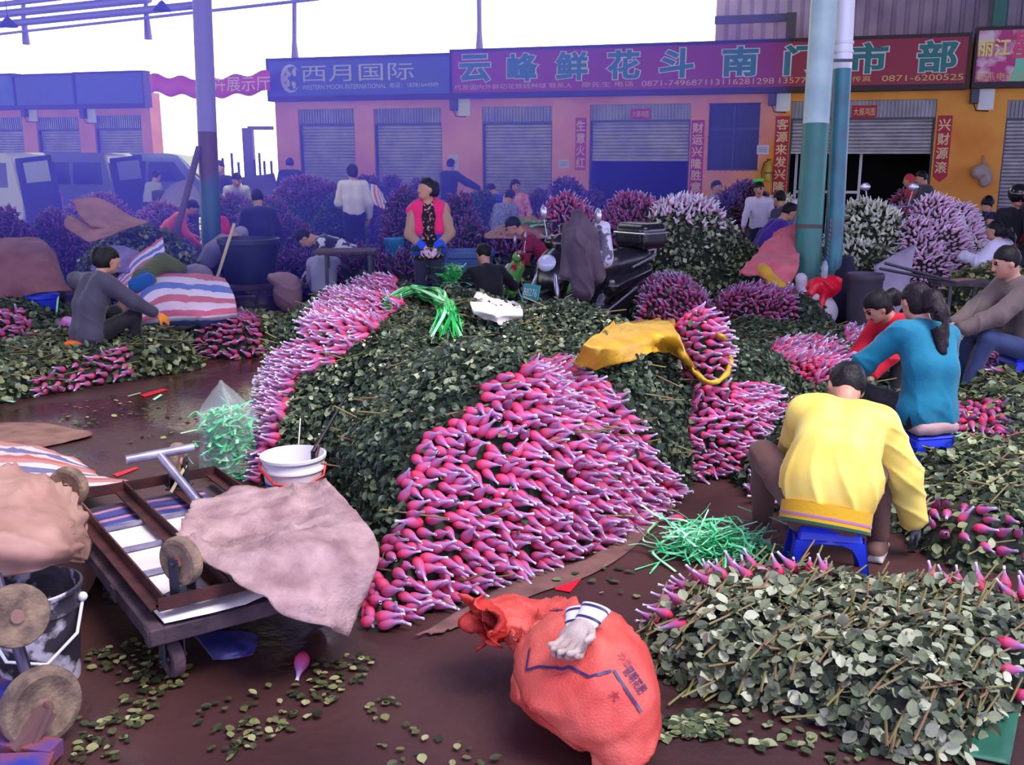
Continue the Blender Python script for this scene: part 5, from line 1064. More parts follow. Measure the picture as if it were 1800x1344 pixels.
person('person in a white cap crouching behind the pink cloth', v3(X(1356, 13.4), 13.4, 0), math.radians(-60), 1.5, pel=v3(0, 0, .60), lean=24, hunch=16, head=(40, 0), top=C_check, bot=C_navy, res=.02, extra=cap_extra, seed=42)
person('dark haired person crouching between white cap and green column', v3(X(1381, 13.6), 13.6, 0), math.radians(30), 1.5, pel=v3(0, 0, .66), lean=10, hunch=16, head=(20, 0), top=C_grey, bot=C_navy, res=.02, seed=43)
person('man in a dark jacket standing at the open doorway, facing left', v3(X(1621, 16.6), 16.6, 0), math.radians(80), 1.52, lean=4, hunch=8, head=(22, 0), hr=v3(.1, .34, .88), hl=v3(-.1, .34, .88), top=C_grey, bot=C_black, res=.02, puff=.02, seed=44)
person('person in a coral red jacket beside the man at the open doorway', v3(X(1602, 17.2), 17.2, 0), math.radians(60), 1.46, lean=10, hunch=6, head=(14, 0), top=cl('coral_jacket', (206, 62, 72)), bot=C_black, hair='short', hair_m=cl('coral_hood', (206, 62, 72)), res=.022, puff=.03, seed=45)
person('woman in a white quilted jacket seated at right with arms on her knees', v3(X(1757, 11.6), 11.6, 0), math.radians(40), 1.5, pel=v3(0, 0, .36), lean=4, hunch=16, head=(14, 16), hr=v3(.2, .4, .62), hl=v3(-.3, .34, .66), top=C_white, bot=C_jean, hair='pony', puff=.035, res=.017, top_noise=.01, seed=46)
def helmet_extra(root, J, s): blob('helmet', [ell(J['hc'] + v3(0, 0, .035), (.125, .14, .125))], mat('black_helmet', (20, 20, 26), .15, spec=.7), .016, root)
person('person in a black helmet behind the white quilted jacket', v3(X(1764, 12.9), 12.9, 0), math.radians(170), 1.6, pel=v3(0, 0, .66), lean=6, hunch=10, head=(10, 0), top=C_black, bot=C_black, res=.02, extra=helmet_extra, seed=47)
person('person in black with red sleeve at the far right edge', v3(X(1806, 12.6), 12.6, 0), math.radians(90), 1.6, pel=v3(0, 0, .72), lean=4, hunch=8, top=C_black, sleeve_m=C_red, bot=C_black, res=.022, seed=48)
person('person in a navy cap crouching over magenta roses at right', v3(X(1722, 12.6), 12.6, 0), math.radians(-30), 1.52, pel=v3(0, 0, .52), lean=24, hunch=20, head=(50, 0), top=C_navy, bot=C_navy, res=.02, hair_m=cl('navy_cap', (30, 32, 70)), seed=49)
person('dark haired person crouching by the pink cascade', v3(X(1703, 13.4), 13.4, 0), math.radians(-50), 1.52, pel=v3(0, 0, .62), lean=16, hunch=16, head=(30, 0), top=C_black, bot=C_navy, res=.022, seed=50)
# ================================================================ near things: carts, cloths, buckets, sack
M_wood = mat('weathered_wood', (86, 66, 76), .8, c2=(52, 38, 46), nscale=9, bump=.3, bscale=40); M_rustm = mat('rusty_angle_iron', (88, 44, 42), .7, .2, c2=(58, 30, 34), nscale=10, bump=.2)
M_tyre = mat('muddy_tyre', (152, 128, 104), .85, c2=(98, 80, 70), nscale=16, bump=.35, bscale=60); M_tyred = mat('worn_dark_tyre', (92, 66, 74), .8, c2=(60, 46, 54), nscale=14, bump=.3, bscale=60); M_hub = mat('red_hub', (160, 62, 56), .6, c2=(190, 150, 140), nscale=18); M_steel = mat('bare_steel', (168, 164, 186), .35, .6, c2=(130, 124, 150), nscale=12)
M_sack = mat('tan_sackcloth', (192, 160, 158), .85, c2=(138, 104, 106), nscale=9, bump=.35, bscale=70, lo=.3, hi=.7); M_tan = mat('tan_waxed_cloth', (190, 148, 132), .6, c2=(160, 116, 104), nscale=5, bump=.15)
M_paper = mat('white_sheet', (240, 234, 230), .7, c2=(220, 208, 206), nscale=5)
C0, E1, E2 = v3(-1.22, 3.07, 0), v3(.829, .571, 0), v3(-.586, .811, 0); RC = np.stack([E1, E2, v3(0, 0, 1)], 1)
cp = lambda a, b, z: C0 + E1 * a + E2 * b + v3(0, 0, z)
def wheel(mb, c, axis, R, wd, mt=0, mh=1):
    M = rot_to(axis); h = wd / 2
    mb.lathe([(R * .62, -h * .7), (R * .80, -h), (R * .95, -h * .85), (R, -h * .4), (R, h * .4), (R * .95, h * .85), (R * .80, h), (R * .62, h * .7)], 28, c, M, mt)
    mb.lathe([(.012, -h * 1.1), (R * .2, -h * 1.1), (R * .24, -h * .5), (R * .63, -h * .45), (R * .63, h * .45), (R * .24, h * .5), (R * .2, h * 1.1), (.012, h * 1.1)], 20, c, M, mh)
def caster(parent, at, R, wd, axis, up, mats=None, plate=.10):
    """wheel in a forked bracket; `up` points from the wheel to its mounting plate"""
    at = np.asarray(at, float); up = unit(up); axis = unit(axis); f = np.cross(axis, up); c = at - up * (R + .035)
    mb = MB(); wheel(mb, c, axis, R, wd); w_ = mb.build('wheel', mats or [M_tyre, M_hub], parent, True, True)
    mb = MB(); mb.box(at, (plate, plate, .008), np.stack([axis, f, up], 1))
    for q in (-1, 1): mb.beam(at + axis * q * (wd * .5 + .012) - up * .0, c + axis * q * (wd * .5 + .012) - up * .02, .006, .045, up=f)
    mb.tube([c - axis * (wd * .5 + .025), c + axis * (wd * .5 + .025)], .008, 8); mb.build('bracket', M_iron, parent, True, True); return w_
Wd, Lg = .74, 1.40
t = thing('handcart', 'low wooden handcart carrying an upturned steel cart, in the left foreground', 'cart', C0)
mb = MB()
for a in (0.03, Wd - .03): mb.beam(cp(a, 0, .215), cp(a, Lg, .215), .05, .06, bev=.004)
for b in (.035, Lg * .33, Lg * .66, Lg - .03): mb.beam(cp(.0, b, .21), cp(Wd, b, .21), .055, .06, bev=.004)
mb.build('deck_frame', M_wood, t, True, True)
for i in range(5):
    a = .06 + i * (Wd - .06) / 5; mb = MB(); mb.beam(cp(a + .06, .06, .236), cp(a + .06, Lg - .05, .236), .105, .016); mb.build('plank', M_wood, t, False, True)
for a, b in ((.10, .10), (Wd - .08, .16), (.1, Lg - .15), (Wd - .1, Lg - .15)): caster(t, cp(a, b, .18), .068, .048, E1 * .95 + E2 * .1, (0, 0, 1), [M_tyred, M_iron])
mb = MB(); mb.tube([cp(.46, .02, .255), cp(.72, .05, .26)], .026, 12); mb.tube([cp(.50, .04, .27), cp(.48, .04, .34)], .02, 10); mb.build('pipe_stub', M_steel, t, True, True)
o = sheet('paper_sheet', [[cp(.06, .02, .254), cp(.30, -.0, .256), cp(.60, .06, .262)], [cp(.05, .45, .258), cp(.33, .45, .262), cp(.62, .46, .262)], [cp(.06, .80, .262), cp(.35, .82, .268), cp(.64, .80, .264)], [cp(.10, 1.05, .262), cp(.38, 1.06, .264), cp(.62, 1.0, .262)]], M_paper, 8, .004, 8, .003); tag(o, 'white cardboard sheet lying between the two stacked carts', 'sheet')
o = sheet('plastic_sheet', [[cp(.12, 1.06, .258), cp(.36, 1.06, .262), cp(.62, 1.04, .26)], [cp(.12, 1.30, .258), cp(.36, 1.32, .262), cp(.62, 1.3, .26)]], uv_stripes('blue_pink_sheet', [(0, (70, 70, 140)), (.5, (190, 130, 150)), (.75, (52, 50, 110))], 2), 8, .004, 8, .003); tag(o, 'blue and pink plastic sheet under the far end of the upturned cart', 'sheet')
t = thing('steel_cart', 'rusty steel frame cart lying upside down on the wooden handcart, wheels up', 'cart', cp(0, 0, .27)); mb = MB(); z = .292
def angle_iron(a, b, s=.045):
    mb.beam(a, b, s, .007); q = unit(np.cross(b - a, (0, 0, 1))) * s / 2; mb.beam(a + q + v3(0, 0, s * .5), b + q + v3(0, 0, s * .5), .007, s)
for a in (.05, .28, .50, .70): angle_iron(cp(a, .06, z), cp(a, 1.42, z))
for b in (.06, 1.42): angle_iron(cp(.05, b, z), cp(.72, b, z))
mb.build('frame', M_rustm, t, False, True)
for b in (.42, .70, .98): mb = MB(); mb.tube([cp(.05, b, z - .014), cp(.70, b, z - .014)], .012, 8); mb.build('crossbar', M_steel, t, True, True)
for a, b, ax in ((.16, .12, E1 * .9 + E2 * .45), (.03, 1.20, E1 * .75 + E2 * .65), (.52, 1.30, E1 * .8 - E2 * .55)): caster(t, cp(a, b, z + .006), .088, .05, ax, (0, 0, -1), [M_tyre, M_hub])
h0, h1 = cp(.50, .86, .30), Y(281, 800, 4.22); mb = MB(); mb.tube([h0, h1], .019, 12); mb.build('handle_shaft', M_steel, t, True, True)
a, b = Y(222, 808, 4.16), Y(341, 786, 4.30); mb = MB(); mb.tube([a, b], .021, 12); mb.build('handle_bar', M_steel, t, True, True)
mb = MB(); mb.tube([cp(.45, 1.2, .31), cp(.55, 1.28, .40)], .008, 6); mb.build('twine', mat('raffia', (190, 170, 130), .8), t, True, True)
# sackcloth over the cart
o = sheet('sackcloth', [[G(342, 893, .37), G(430, 866, .37), G(502, 868, .38), G(572, 841, .48)], [G(322, 920, .38), G(420, 915, .39), G(520, 905, .43), G(618, 890, .46)], [G(314, 948, .38), G(420, 985, .385), G(540, 985, .40), G(667, 972, .40)], [G(345, 990, .37), G(462, 1052, .35), G(540, 1088, .27), G(612, 1119, .14)]], M_sack, 14, .034, 8, .006, seed=3, ragged=.004)
tag(o, 'stained pale sackcloth draped over the carts towards the rose heap', 'cloth')
# white bucket with its stick
c = G(520, 893); t = thing('bucket', 'white plastic bucket with a blue band and red handle by the rose heap', 'bucket', c)
mb = MB(); mb.lathe([(.128, 0), (.138, .06), (.150, .17)], 36, m=0, cap=False); mb.lathe([(.150, .17), (.156, .225), (.163, .225), (.163, .24), (.158, .245), (.16, .28), (.170, .283), (.170, .297), (.160, .3), (.158, .27), (.15, .16), (.13, .01), (.01, .008)], 36, m=0, cap=False)
mb.build('body', mat('white_plastic', (238, 234, 240), .35), t, sharp=50); mb = MB(); mb.lathe([(.1405, .07), (.1510, .165)], 36, cap=False); bnd = mb.build('blue_band', mat('blue_print', (28, 64, 180), .4), t); tag(bnd, 'blue printed band')
mb = MB(); mb.tube([(.168, .0, .25), (.165, -.06, .20), (.08, -.17, .17), (-.06, -.18, .19), (-.15, -.10, .25), (-.166, -.03, .26)], .007, 8); mb.build('handle', mat('red_plastic', (212, 40, 48), .4), t)
a = Y(550, 795, c[1] - .06); b = Y(612, 690, c[1] + .35); mb = MB(); mb.tube([a + v3(0, 0, -.06), a, b], [.013, .013, .007], 8); st = mb.build('brush_stick', M_black); tag(st, 'thin dark stick with brown grip standing in the white bucket', 'stick')
mb = MB(); mb.tube([a + v3(0, 0, -.055), a + (b - a) * .12], .017, 10); mb.build('grip', mat('brown_grip', (100, 56, 66), .5), st, True)
mb = MB(); mb.tube([c + v3(-.02, .12, .1), Y(528, 735, c[1] + .3)], .004, 6); tag(mb.build('straw', mat('straw', (210, 205, 190), .6)), 'pale straw sticking up behind the white bucket', 'straw')
# clear bag with green ribbons
M_rib = mat('green_ribbon', (40, 190, 110), .35, c2=(120, 225, 165), nscale=18, spec=.5); M_ribw = mat('pale_green_ribbon', (170, 235, 190), .35); M_ribl = mat('bright_green_ribbon', (60, 205, 90), .4, c2=(34, 160, 84), nscale=12)
def ribbons(name, label, strips, w=.012, m=None, seed=3):
    """flat plastic strips: each is a list of points"""
    mb = MB(); r = np.random.default_rng(seed)
    for S in strips:
        P = catmull(np.array(S), 5); n = len(P); d = np.gradient(P, axis=0); sd = np.cross(d, [0, 0, 1.]) + r.normal(size=3) * .3 * np.linalg.norm(d, axis=1).mean(); sd /= np.linalg.norm(sd, axis=1, keepdims=True) + 1e-9; ww = w * r.uniform(.6, 1.2)
        V = np.stack([P - sd * ww / 2, P + sd * ww / 2], 1).reshape(-1, 3); V[:, 2] = np.maximum(V[:, 2], .004); mb.add(V, [[2 * i, 2 * i + 1, 2 * i + 3, 2 * i + 2] for i in range(n - 1)], int(r.random() < .25))
    o = mb.build(name, [m or M_rib, M_ribw], smooth=True, sharp=None); return tag(o, label, 'ribbons', None, 'stuff') if label else o
def tangle(c, r, n, h, L_, seed=0):
    q = np.random.default_rng(seed); out = []
    for i in range(n):
        a = q.uniform(0, 6.28); p = c + v3(r[0] * q.normal() * .5, r[1] * q.normal() * .5, q.uniform(0, h) * 1.0); d = v3(math.cos(a), math.sin(a), q.normal() * .2) * L_ * q.uniform(.6, 1.2) / 3; S = [p - d * 1.5]
        for k in range(3): S.append(S[-1] + d + q.normal(size=3) * [.03, .03, .02]); 
        for s in S: s[2] = max(s[2], .006 + q.uniform(0, .01))
        out.append(S)
    return out
c = G(404, 834)
M_film = mat('clear_film', (225, 240, 238), .12, spec=.6); nN, nL, nb = nodes(M_film); nb.inputs['Alpha'].default_value = .16
ribbons('ribbon_bundle', 'green tying strips packed inside the clear bag left of the heap', tangle(c + v3(.0, .0, .03), (.085, .05), 420, .35, .15, 5), .016)
V, T = ball_surface((0, 0, 0), (1, 1, 1)); P = []
mb = MB(); prof = [(.13, .01), (.17, .05), (.165, .15), (.145, .22), (.17, .30), (.165, .37), (.11, .44)]
rings = []
for r, z in prof:
    a = np.arange(36) / 36 * 6.283; k = 1 + .06 * np.sin(a * 5 + z * 20) + .03 * np.sin(a * 11 - z * 9); rings.append(np.stack([r * k * np.cos(a), r * .75 * k * np.sin(a), np.full(36, z)], 1) + c)
pk = Y(388, 668, c[1]); 
for f, r in ((.5, .06), (.85, .018), (1, .008)): a = np.arange(36) / 36 * 6.283; q = c + v3(0, 0, .44) + (pk - c - v3(0, 0, .44)) * f; rings.append(np.stack([r * np.cos(a), r * np.sin(a), a * 0], 1) + q)
mb.loft(rings); tag(mb.build('plastic_bag', M_film), 'clear plastic bag full of green strips, knotted to a point, left of the heap', 'bag')
# cloth strip under the front of the heap
o = sheet('ground_cloth', [[G(735, 1118, .012), G(905, 1020, .012), G(1050, 972, .012), G(1180, 868, .012)], [G(790, 1108, .008), G(930, 1048, .008), G(1075, 990, .008), G(1188, 890, .008)]], mat('brown_canvas', (122, 84, 78), .85, c2=(98, 64, 62), nscale=8, bump=.2), 12, .004, 9, .006, seed=6, ragged=.006); tag(o, 'brown canvas strip laid under the front edge of the big heap', 'cloth')
# red strips on the floor
for P4, lab in ((((975, 1036), (1008, 998), (1036, 1001), (1002, 1041)), 'red plastic strip on the floor in front of the red sack'), (((246, 694), (286, 683), (296, 685), (254, 698)), 'red strip lying on the wet lane by the rose row'), (((198, 834), (238, 821), (244, 823), (206, 838)), 'red strip on the floor behind the striped tarpaulin')):
    mb = MB(); q = [G(*p, .004) for p in P4]; mb.add(q + [x + v3(0, 0, .003) for x in q], [[3, 2, 1, 0], [4, 5, 6, 7], [0, 1, 5, 4], [1, 2, 6, 5], [2, 3, 7, 6], [3, 0, 4, 7]]); tag(mb.build('plastic_strip', mat('red_strip', (206, 24, 44), .4), smooth=False), lab, 'strip')
ribbons('ribbon_scraps', 'bits of pale green strip scattered on the wet lane', [[G(x, y, .01), G(x + dx, y + dy, .02)] for x, y, dx, dy in ((225, 696, 22, -6), (270, 702, 14, -9), (0, 702, 26, 4))], .03, M_ribw)

# ---- red woven sack
def sack_surface():
    ax = [(G(1070, 1352, .02), .05, .018), (G(1076, 1314, .075), .12, .07), (G(1060, 1246, .145), .20, .14), (G(1024, 1182, .185), .222, .178), (G(984, 1132, .19), .18, .14), (G(946, 1112, .205), .15, .105), (G(914, 1098, .225), .125, .085), (G(888, 1092, .24), .115, .075), (G(866, 1094, .245), .115, .07)]
    C = catmull(np.array([a[0] for a in ax]), 8); R = catmull(np.array([[a[1], a[2]] for a in ax]), 8); n = len(C); rings = []; d = np.gradient(C, axis=0)
    for i in range(n):
        M = rot_to(d[i], (0, 0, 1)); t = np.arange(64) / 64 * 6.283; k = 1 + .03 * np.sin(t * 3 + i * .1)
        rings.append(C[i] + (R[i, 0] * k * np.cos(t))[:, None] * M[:, 0] + (R[i, 1] * k * np.sin(t))[:, None] * M[:, 1])
    S = np.array(rings); S = np.concatenate([S, S[:, :1]], 1); nrm = grid_norm(S); fl = np.linspace(0, 1, n)[:, None]
    dsp = .008 * wob(S, 13, 3) + .026 * ridges(S, 15, 9) * (.6 + fl) + .014 * ridges(S, 30, 4) + .003 * wob(S, 70, 6) - .010 ; dsp[:, -1] = dsp[:, 0]; sgn = np.sign(((S[n // 2] - C[n // 2]) * nrm[n // 2]).sum(-1).mean())
    S = S + nrm * dsp[..., None] * sgn; S[..., 2] = np.maximum(S[..., 2], .006); return S, nrm * sgn
SK, SN = sack_surface(); a, b = SK.shape[:2]; idx = np.arange(a * b).reshape(a, b); F = np.stack([idx[:-1, :-1], idx[:-1, 1:], idx[1:, 1:], idx[1:, :-1]], -1).reshape(-1, 4)
M_sk = mat('red_woven_plastic', (224, 104, 88), .5, c2=(208, 70, 62), nscale=6, bump=.3, bscale=140, spec=.4)
t = thing('sack', 'red woven plastic sack lying on the floor with its mouth open', 'sack', SK[a // 2].mean(0) * [1, 1, 0])
endc = SK[0, :-1].mean(0); Vs = np.concatenate([SK.reshape(-1, 3), [endc - unit(SK[1, :-1].mean(0) - endc) * .03]]); Fe = [(a * b, j + 1, j) for j in range(b - 1)]
bag = put('bag', mesh_np('bag', Vs, [F, np.array(Fe)], [M_sk]), t, True); md = bag.modifiers.new('thick', 'SOLIDIFY'); md.thickness = .004; md.offset = -1
def on_sack(u, v, h=.004):
    """u along (0 foot..1 mouth), v round (0..1)"""
    i = np.clip(np.asarray(u) * (a - 1), 0, a - 1.001); j = (np.asarray(v) % 1) * (b - 1); i0, j0 = i.astype(int), j.astype(int); fi, fj = (i - i0)[..., None], (j - j0)[..., None]; g = lambda A: (A[i0, j0] * (1 - fi) + A[i0 + 1, j0] * fi) * (1 - fj) + (A[i0, j0 + 1] * (1 - fi) + A[i0 + 1, j0 + 1] * fi) * fj
    return g(SK) + g(SN) * h
bv = BVHTree.FromPolygons([tuple(x) for x in SK.reshape(-1, 3)], [tuple(f) for f in F.tolist()])
def sack_at(px, py):
    d = ray(px, py); h = bv.ray_cast(Vector((0, 0, CAMZ)), Vector(d / np.linalg.norm(d))); return None if h[0] is None else (np.array(h[0]), np.array(h[1]))
def on_mesh_line(pts, w, m, name):
    """printed line: a thin strip following the cloth between points on it"""
    Q = []
    for (x0, y0), (x1, y1) in zip(pts[:-1], pts[1:]):
        for f in np.linspace(0, 1, 10, endpoint=False):
            h = sack_at(x0 + (x1 - x0) * f, y0 + (y1 - y0) * f)
            if h is not None: n = h[1] if h[1] @ (v3(0, 0, CAMZ) - h[0]) > 0 else -h[1]; Q.append((h[0] + n * .004, n))
    if len(Q) < 3: return
    P = np.array([q[0] for q in Q]); N_ = np.array([q[1] for q in Q]); d = np.gradient(P, axis=0); s = np.cross(d, N_); s /= np.linalg.norm(s, axis=1, keepdims=True) + 1e-9
    MB().add(np.stack([P - s * w / 2, P + s * w / 2], 1).reshape(-1, 3), [[2 * i, 2 * i + 1, 2 * i + 3, 2 * i + 2] for i in range(len(P) - 1)]).build(name, m, t, True, True, None)
M_ink = mat('navy_print', (58, 40, 92), .5); M_inkr = mat('dark_red_print', (150, 24, 50), .5)
on_mesh_line([(932, 1140), (926, 1178), (948, 1172), (990, 1176), (1000, 1172), (1036, 1190), (1078, 1178)], .009, M_ink, 'printed_line'); on_mesh_line([(1078, 1178), (1100, 1212), (1130, 1256)], .010, M_ink, 'printed_line'); on_mesh_line([(968, 1074), (1000, 1072), (1026, 1078)], .010, M_ink, 'printed_line')
def sack_text(s, px, py, ang, wpx, hpx, m):
    V, F = text_mesh(s, .01); V = fit(V, wpx, hpx); c, q = math.cos(ang), math.sin(ang); out = []
    for x, y, _ in V:
        h = sack_at(px + x * c + y * q, py + x * q - y * c)
        if h is None: return
        n = h[1] if h[1] @ (v3(0, 0, CAMZ) - h[0]) > 0 else -h[1]; out.append(h[0] + n * .0045)
    MB().add(out, F).build('printed_text', m, t, False, True)
sack_text('10月中', 925, 1068, -1.25, 46, 20, M_inkr); sack_text('昆明花肥', 1116, 1196, .95, 50, 20, M_ink); sack_text('大', 1080, 1222, .8, 18, 18, M_inkr); sack_text('净重', 1098, 1160, .9, 30, 13, mat('faded_print', (176, 70, 82), .5))
# collar folded over at the mouth
mr = SK[-1, :-1]; cc = mr.mean(0); dm = unit(SK[-1, :-1].mean(0) - SK[-8, :-1].mean(0)); rg = []
for k, (o, g) in enumerate(((-.01, 1.02), (.02, 1.04), (.04, 1.10), (.048, 1.18), (.045, 1.26))): tq = np.arange(64) / 64 * 6.283; rg.append(cc + dm * o + (mr - cc) * g + (k * .006 * (np.sin(tq * 5 + 1) + .7 * np.sin(tq * 11 + k)))[:, None] * dm + (k * .005 * np.sin(tq * 7 + k * .5))[:, None] * v3(0, 0, 1)); rg[-1][:, 2] = np.maximum(rg[-1][:, 2], .02)
mb = MB(); mb.loft(rg, 0, False); o = mb.build('collar', mat('inner_red_plastic', (206, 58, 44), .55, c2=(186, 44, 38), nscale=9, bump=.25, bscale=90), t, True, True, None); md = o.modifiers.new('thick', 'SOLIDIFY'); md.thickness = .004
# pair of work gloves on the sack
def glove(label, pxc, pyc, dpx, curl, lift):
    h = sack_at(pxc, pyc); n = h[1] if h[1][2] > 0 else -h[1]; q = sack_at(pxc + dpx[0], pyc + dpx[1])[0]; u = unit(q - h[0]); base = h[0] + n * (.026 + lift); g = thing('work_glove', label, 'glove', h[0])
    P = hand_prims(base - u * .02, u, n, 0, 1.06, curl, 1, 1.22, 1.22); blob('hand', P, mat('soiled_white_cotton', (206, 186, 176), .85, c2=(170, 146, 136), nscale=14, bump=.3, bscale=120), .0045, g, True, noise=lambda P: .001 * wob(P, 60, 3))
    w_ = base - u * .02; tt = np.arange(24) / 24 * 6.283; R = np.stack([np.cross(u, n), n, u], 1); mb = MB(); mb.loft([w_ - n * .006 + u * o + (R @ np.stack([r * np.cos(tt), r * .42 * np.sin(tt), tt * 0])).T for o, r in ((.02, .036), (.0, .043), (-.03, .047), (-.062, .054), (-.058, .048), (-.01, .036))]); mb.build('cuff', mat('white_rib', (226, 224, 232), .8), g, True, True)
    mb = MB(); [mb.loft([w_ - n * .006 - u * o + (R @ np.stack([r * np.cos(tt), r * .44 * np.sin(tt), tt * 0])).T for o, r in ((o_, .0445 + o_ * .14), (o_ + .009, .0455 + o_ * .14))], cap=False) for o_ in (.002, .046)]; mb.build('navy_band', M_ink, g, True, True)
glove('soiled white work glove with fingers curled, palm up on the red sack', 1030, 1108, (-26, 40), .55, .0); glove('second work glove on the red sack, navy bands on its white cuff', 1012, 1106, (-10, 44), .6, -.028)
# ---- left foreground cloths
o = sheet('cloth', [[G(-40, 830, .52), G(40, 838, .52), G(95, 850, .50), G(128, 885, .42)], [G(-40, 890, .56), G(40, 890, .55), G(105, 905, .50), G(150, 935, .34)], [G(-40, 960, .50), G(40, 960, .48), G(110, 970, .42), G(157, 950, .27)], [G(-40, 1010, .36), G(40, 1006, .38), G(95, 990, .38), G(148, 985, .24)]], M_tan, 12, .036, 7, .006, seed=12); tag(o, 'crumpled tan waxed cloth heaped at the left edge above the paint bucket', 'cloth')
blob('cloth_bundle', [ell(G(10, 990, .18), (.34, .30, .30)), ell(G(70, 950, .18), (.26, .22, .24))], M_tan, .03, noise=lambda P: .02 * wob(P, 9, 3)); tag(bpy.data.objects['cloth_bundle'], 'bundle wrapped beneath the tan waxed cloth at the left edge', 'bundle')
o = sheet('tarpaulin', [[G(-40, 770, .06), G(60, 785, .10), G(140, 812, .08)], [G(-40, 800, .14), G(70, 806, .16), G(165, 828, .10)], [G(-40, 830, .22), G(80, 828, .20), G(180, 838, .14), ][:3], [G(-40, 850, .26), G(110, 860, .28), G(256, 854, .16)]], uv_stripes('faded_stripe_tarp', [(0, (196, 130, 128)), (.25, (222, 206, 206)), (.45, (110, 104, 150)), (.65, (216, 196, 196)), (.8, (190, 96, 92))], 2.4, 'X'), 10, .012, 8, .004, seed=14); tag(o, 'faded red and blue striped tarpaulin at the left edge behind the tan cloth', 'tarpaulin')
o = sheet('canvas', [[G(-40, 745, .012), G(60, 742, .02), G(110, 748, .012)], [G(-40, 765, .02), G(60, 762, .03), G(162, 765, .012)], [G(-40, 790, .012), G(40, 788, .02), G(70, 786, .012)]], mat('dusty_canvas', (150, 112, 98), .85, c2=(120, 84, 78), nscale=7, bump=.2), 8, .006, 8, .006, seed=16); tag(o, 'flat dusty brown canvas lying on the lane at the left edge', 'canvas')
# ---- paint-crusted bucket
c = G(70, 1192); t = thing('paint_bucket', 'black bucket crusted with white paint drips at the left edge', 'bucket', c, .4)
M_pb = mat('paint_crusted_black', (52, 46, 58), .5, c2=(196, 188, 200), nscale=9, lo=.53, hi=.60, bump=.2)
mb = MB(); mb.lathe([(.135, 0), (.15, .2), (.155, .27), (.162, .275), (.162, .285), (.158, .29), (.163, .335), (.172, .34), (.172, .352), (.163, .356), (.158, .30), (.14, .06), (.135, .012), (.005, .01)], 36, cap=False); mb.build('body', M_pb, t, sharp=50)
mb = MB(); mb.tube([(.168, -.03, .30), (.14, -.11, .20), (.04, -.17, .13), (-.08, -.16, .16), (-.15, -.07, .28)], .006, 8); mb.build('handle', M_white, t); mb = MB(); mb.ball((.166, -.04, .30), .017); mb.build('handle_boss', M_white, t)
# ---- wheeled frame cut by the left edge
t = thing('trolley', 'paint-stained trolley frame on big muddy wheels in the bottom left corner', 'cart', G(60, 1330) * [1, 1, 0])
cw = G(72, 1240, .14); mb = MB(); wheel(mb, cw, unit(v3(.78, -.62, .08)), .125, .06); mb.build('wheel', [M_tyre, mat('dirty_hub', (140, 104, 96), .7, c2=(110, 84, 80), nscale=14, bump=.2)], t, True, True)
cw2 = G(28, 1082, .40); mb = MB(); wheel(mb, cw2, unit(v3(.62, -.76, .2)), .10, .045); mb.build('wheel', [M_tyre, mat('tan_spoked_hub', (164, 128, 112), .7, c2=(140, 104, 94), nscale=10)], t, True, True)
mb = MB(); ax = unit(v3(.78, -.62, .08)); mb.beam(cw + ax * .04, G(30, 1320, .05), .05, .05); mb.beam(cw + ax * .045 + v3(0, 0, .02), cw + ax * .045 - v3(0.06, .06, .12), .07, .012); mb.build('fork', mat('stained_iron', (130, 96, 92), .6, .3), t, True, True)
mb = MB(); mb.tube([Y(-8, 1010, 3.02), G(52, 1200, .16)], .020, 10); mb.build('pole', mat('dark_steel_pole', (84, 76, 96), .4, .5), t, True, True)
mb = MB(); mb.beam(G(-60, 1300, .06), G(100, 1322, .04), .07, .05); mb.beam(G(-60, 1196, .14), G(40, 1225, .10), .06, .05); mb.beam(G(-60, 1350, .06), G(90, 1344, .04), .08, .04); mb.build('frame', mat('blue_red_paint', (48, 62, 160), .6, c2=(150, 78, 66), nscale=4, lo=.42, hi=.56), t, False, True)
o = sheet('plastic_sheet', [[G(335, 1112, .03), G(400, 1108, .06), G(455, 1115, .03)], [G(360, 1140, .03), G(410, 1140, .05), G(452, 1132, .02)], [G(375, 1160, .012), G(410, 1158, .02), G(445, 1150, .012)]], mat('blue_film', (40, 46, 110), .35, c2=(90, 80, 130), nscale=6), 8, .01, 14, .003, seed=19); tag(o, 'blue plastic sheet crumpled on the floor under the handcart', 'sheet')
# ---- green sheet and green ribbons on the right
o = sheet('green_sheet', [[G(1310, 1190, .008), G(1560, 1180, .01), G(1800, 1160, .01)], [G(1330, 1222, .008), G(1560, 1268, .01), G(1790, 1260, .012)], [G(1325, 1232, .006), G(1560, 1300, .008), G(1775, 1344, .008)]], mat('green_tarp', (36, 112, 82), .5, c2=(28, 84, 66), nscale=6), 10, .003, 8, .004, seed=20); tag(o, 'green plastic ground sheet under the front right bundle', 'sheet')
c = G(1245, 975); ribbons('green_ribbons', 'heap of green tying strips on the floor left of the blue stool', tangle(c + v3(.02, .0, .01), (.22, .12), 230, .11, .26, 8) + [[c + v3(-.1, 0, .06), c + v3(-.26, -.02, .03), G(1140 + i * 12, 968 + i * 9, .01)] for i in range(5)] + [[c + v3(-.1, .0, .06), c + v3(-.2, -.05, .02), G(1142 + i * 4, 1008 - i * 6, .006)] for i in range(3)], .010)
c = G(1625, 792); ribbons('green_ribbons', 'pile of green tying strips behind the man in yellow', tangle(c + v3(0, 0, .02), (.22, .10), 90, .10, .36, 9), .022, M_ribl)
o = sheet('plastic_strip', [[G(1675, 796, .03), G(1740, 803, .05), G(1830, 812, .03)], [G(1675, 802, .02), G(1740, 811, .03), G(1830, 824, .02)]], mat('lilac_film', (176, 168, 216), .3), 8, .006, 20, .003, seed=22); tag(o, 'crumpled lilac plastic strip by the rose stacks at right', 'strip')
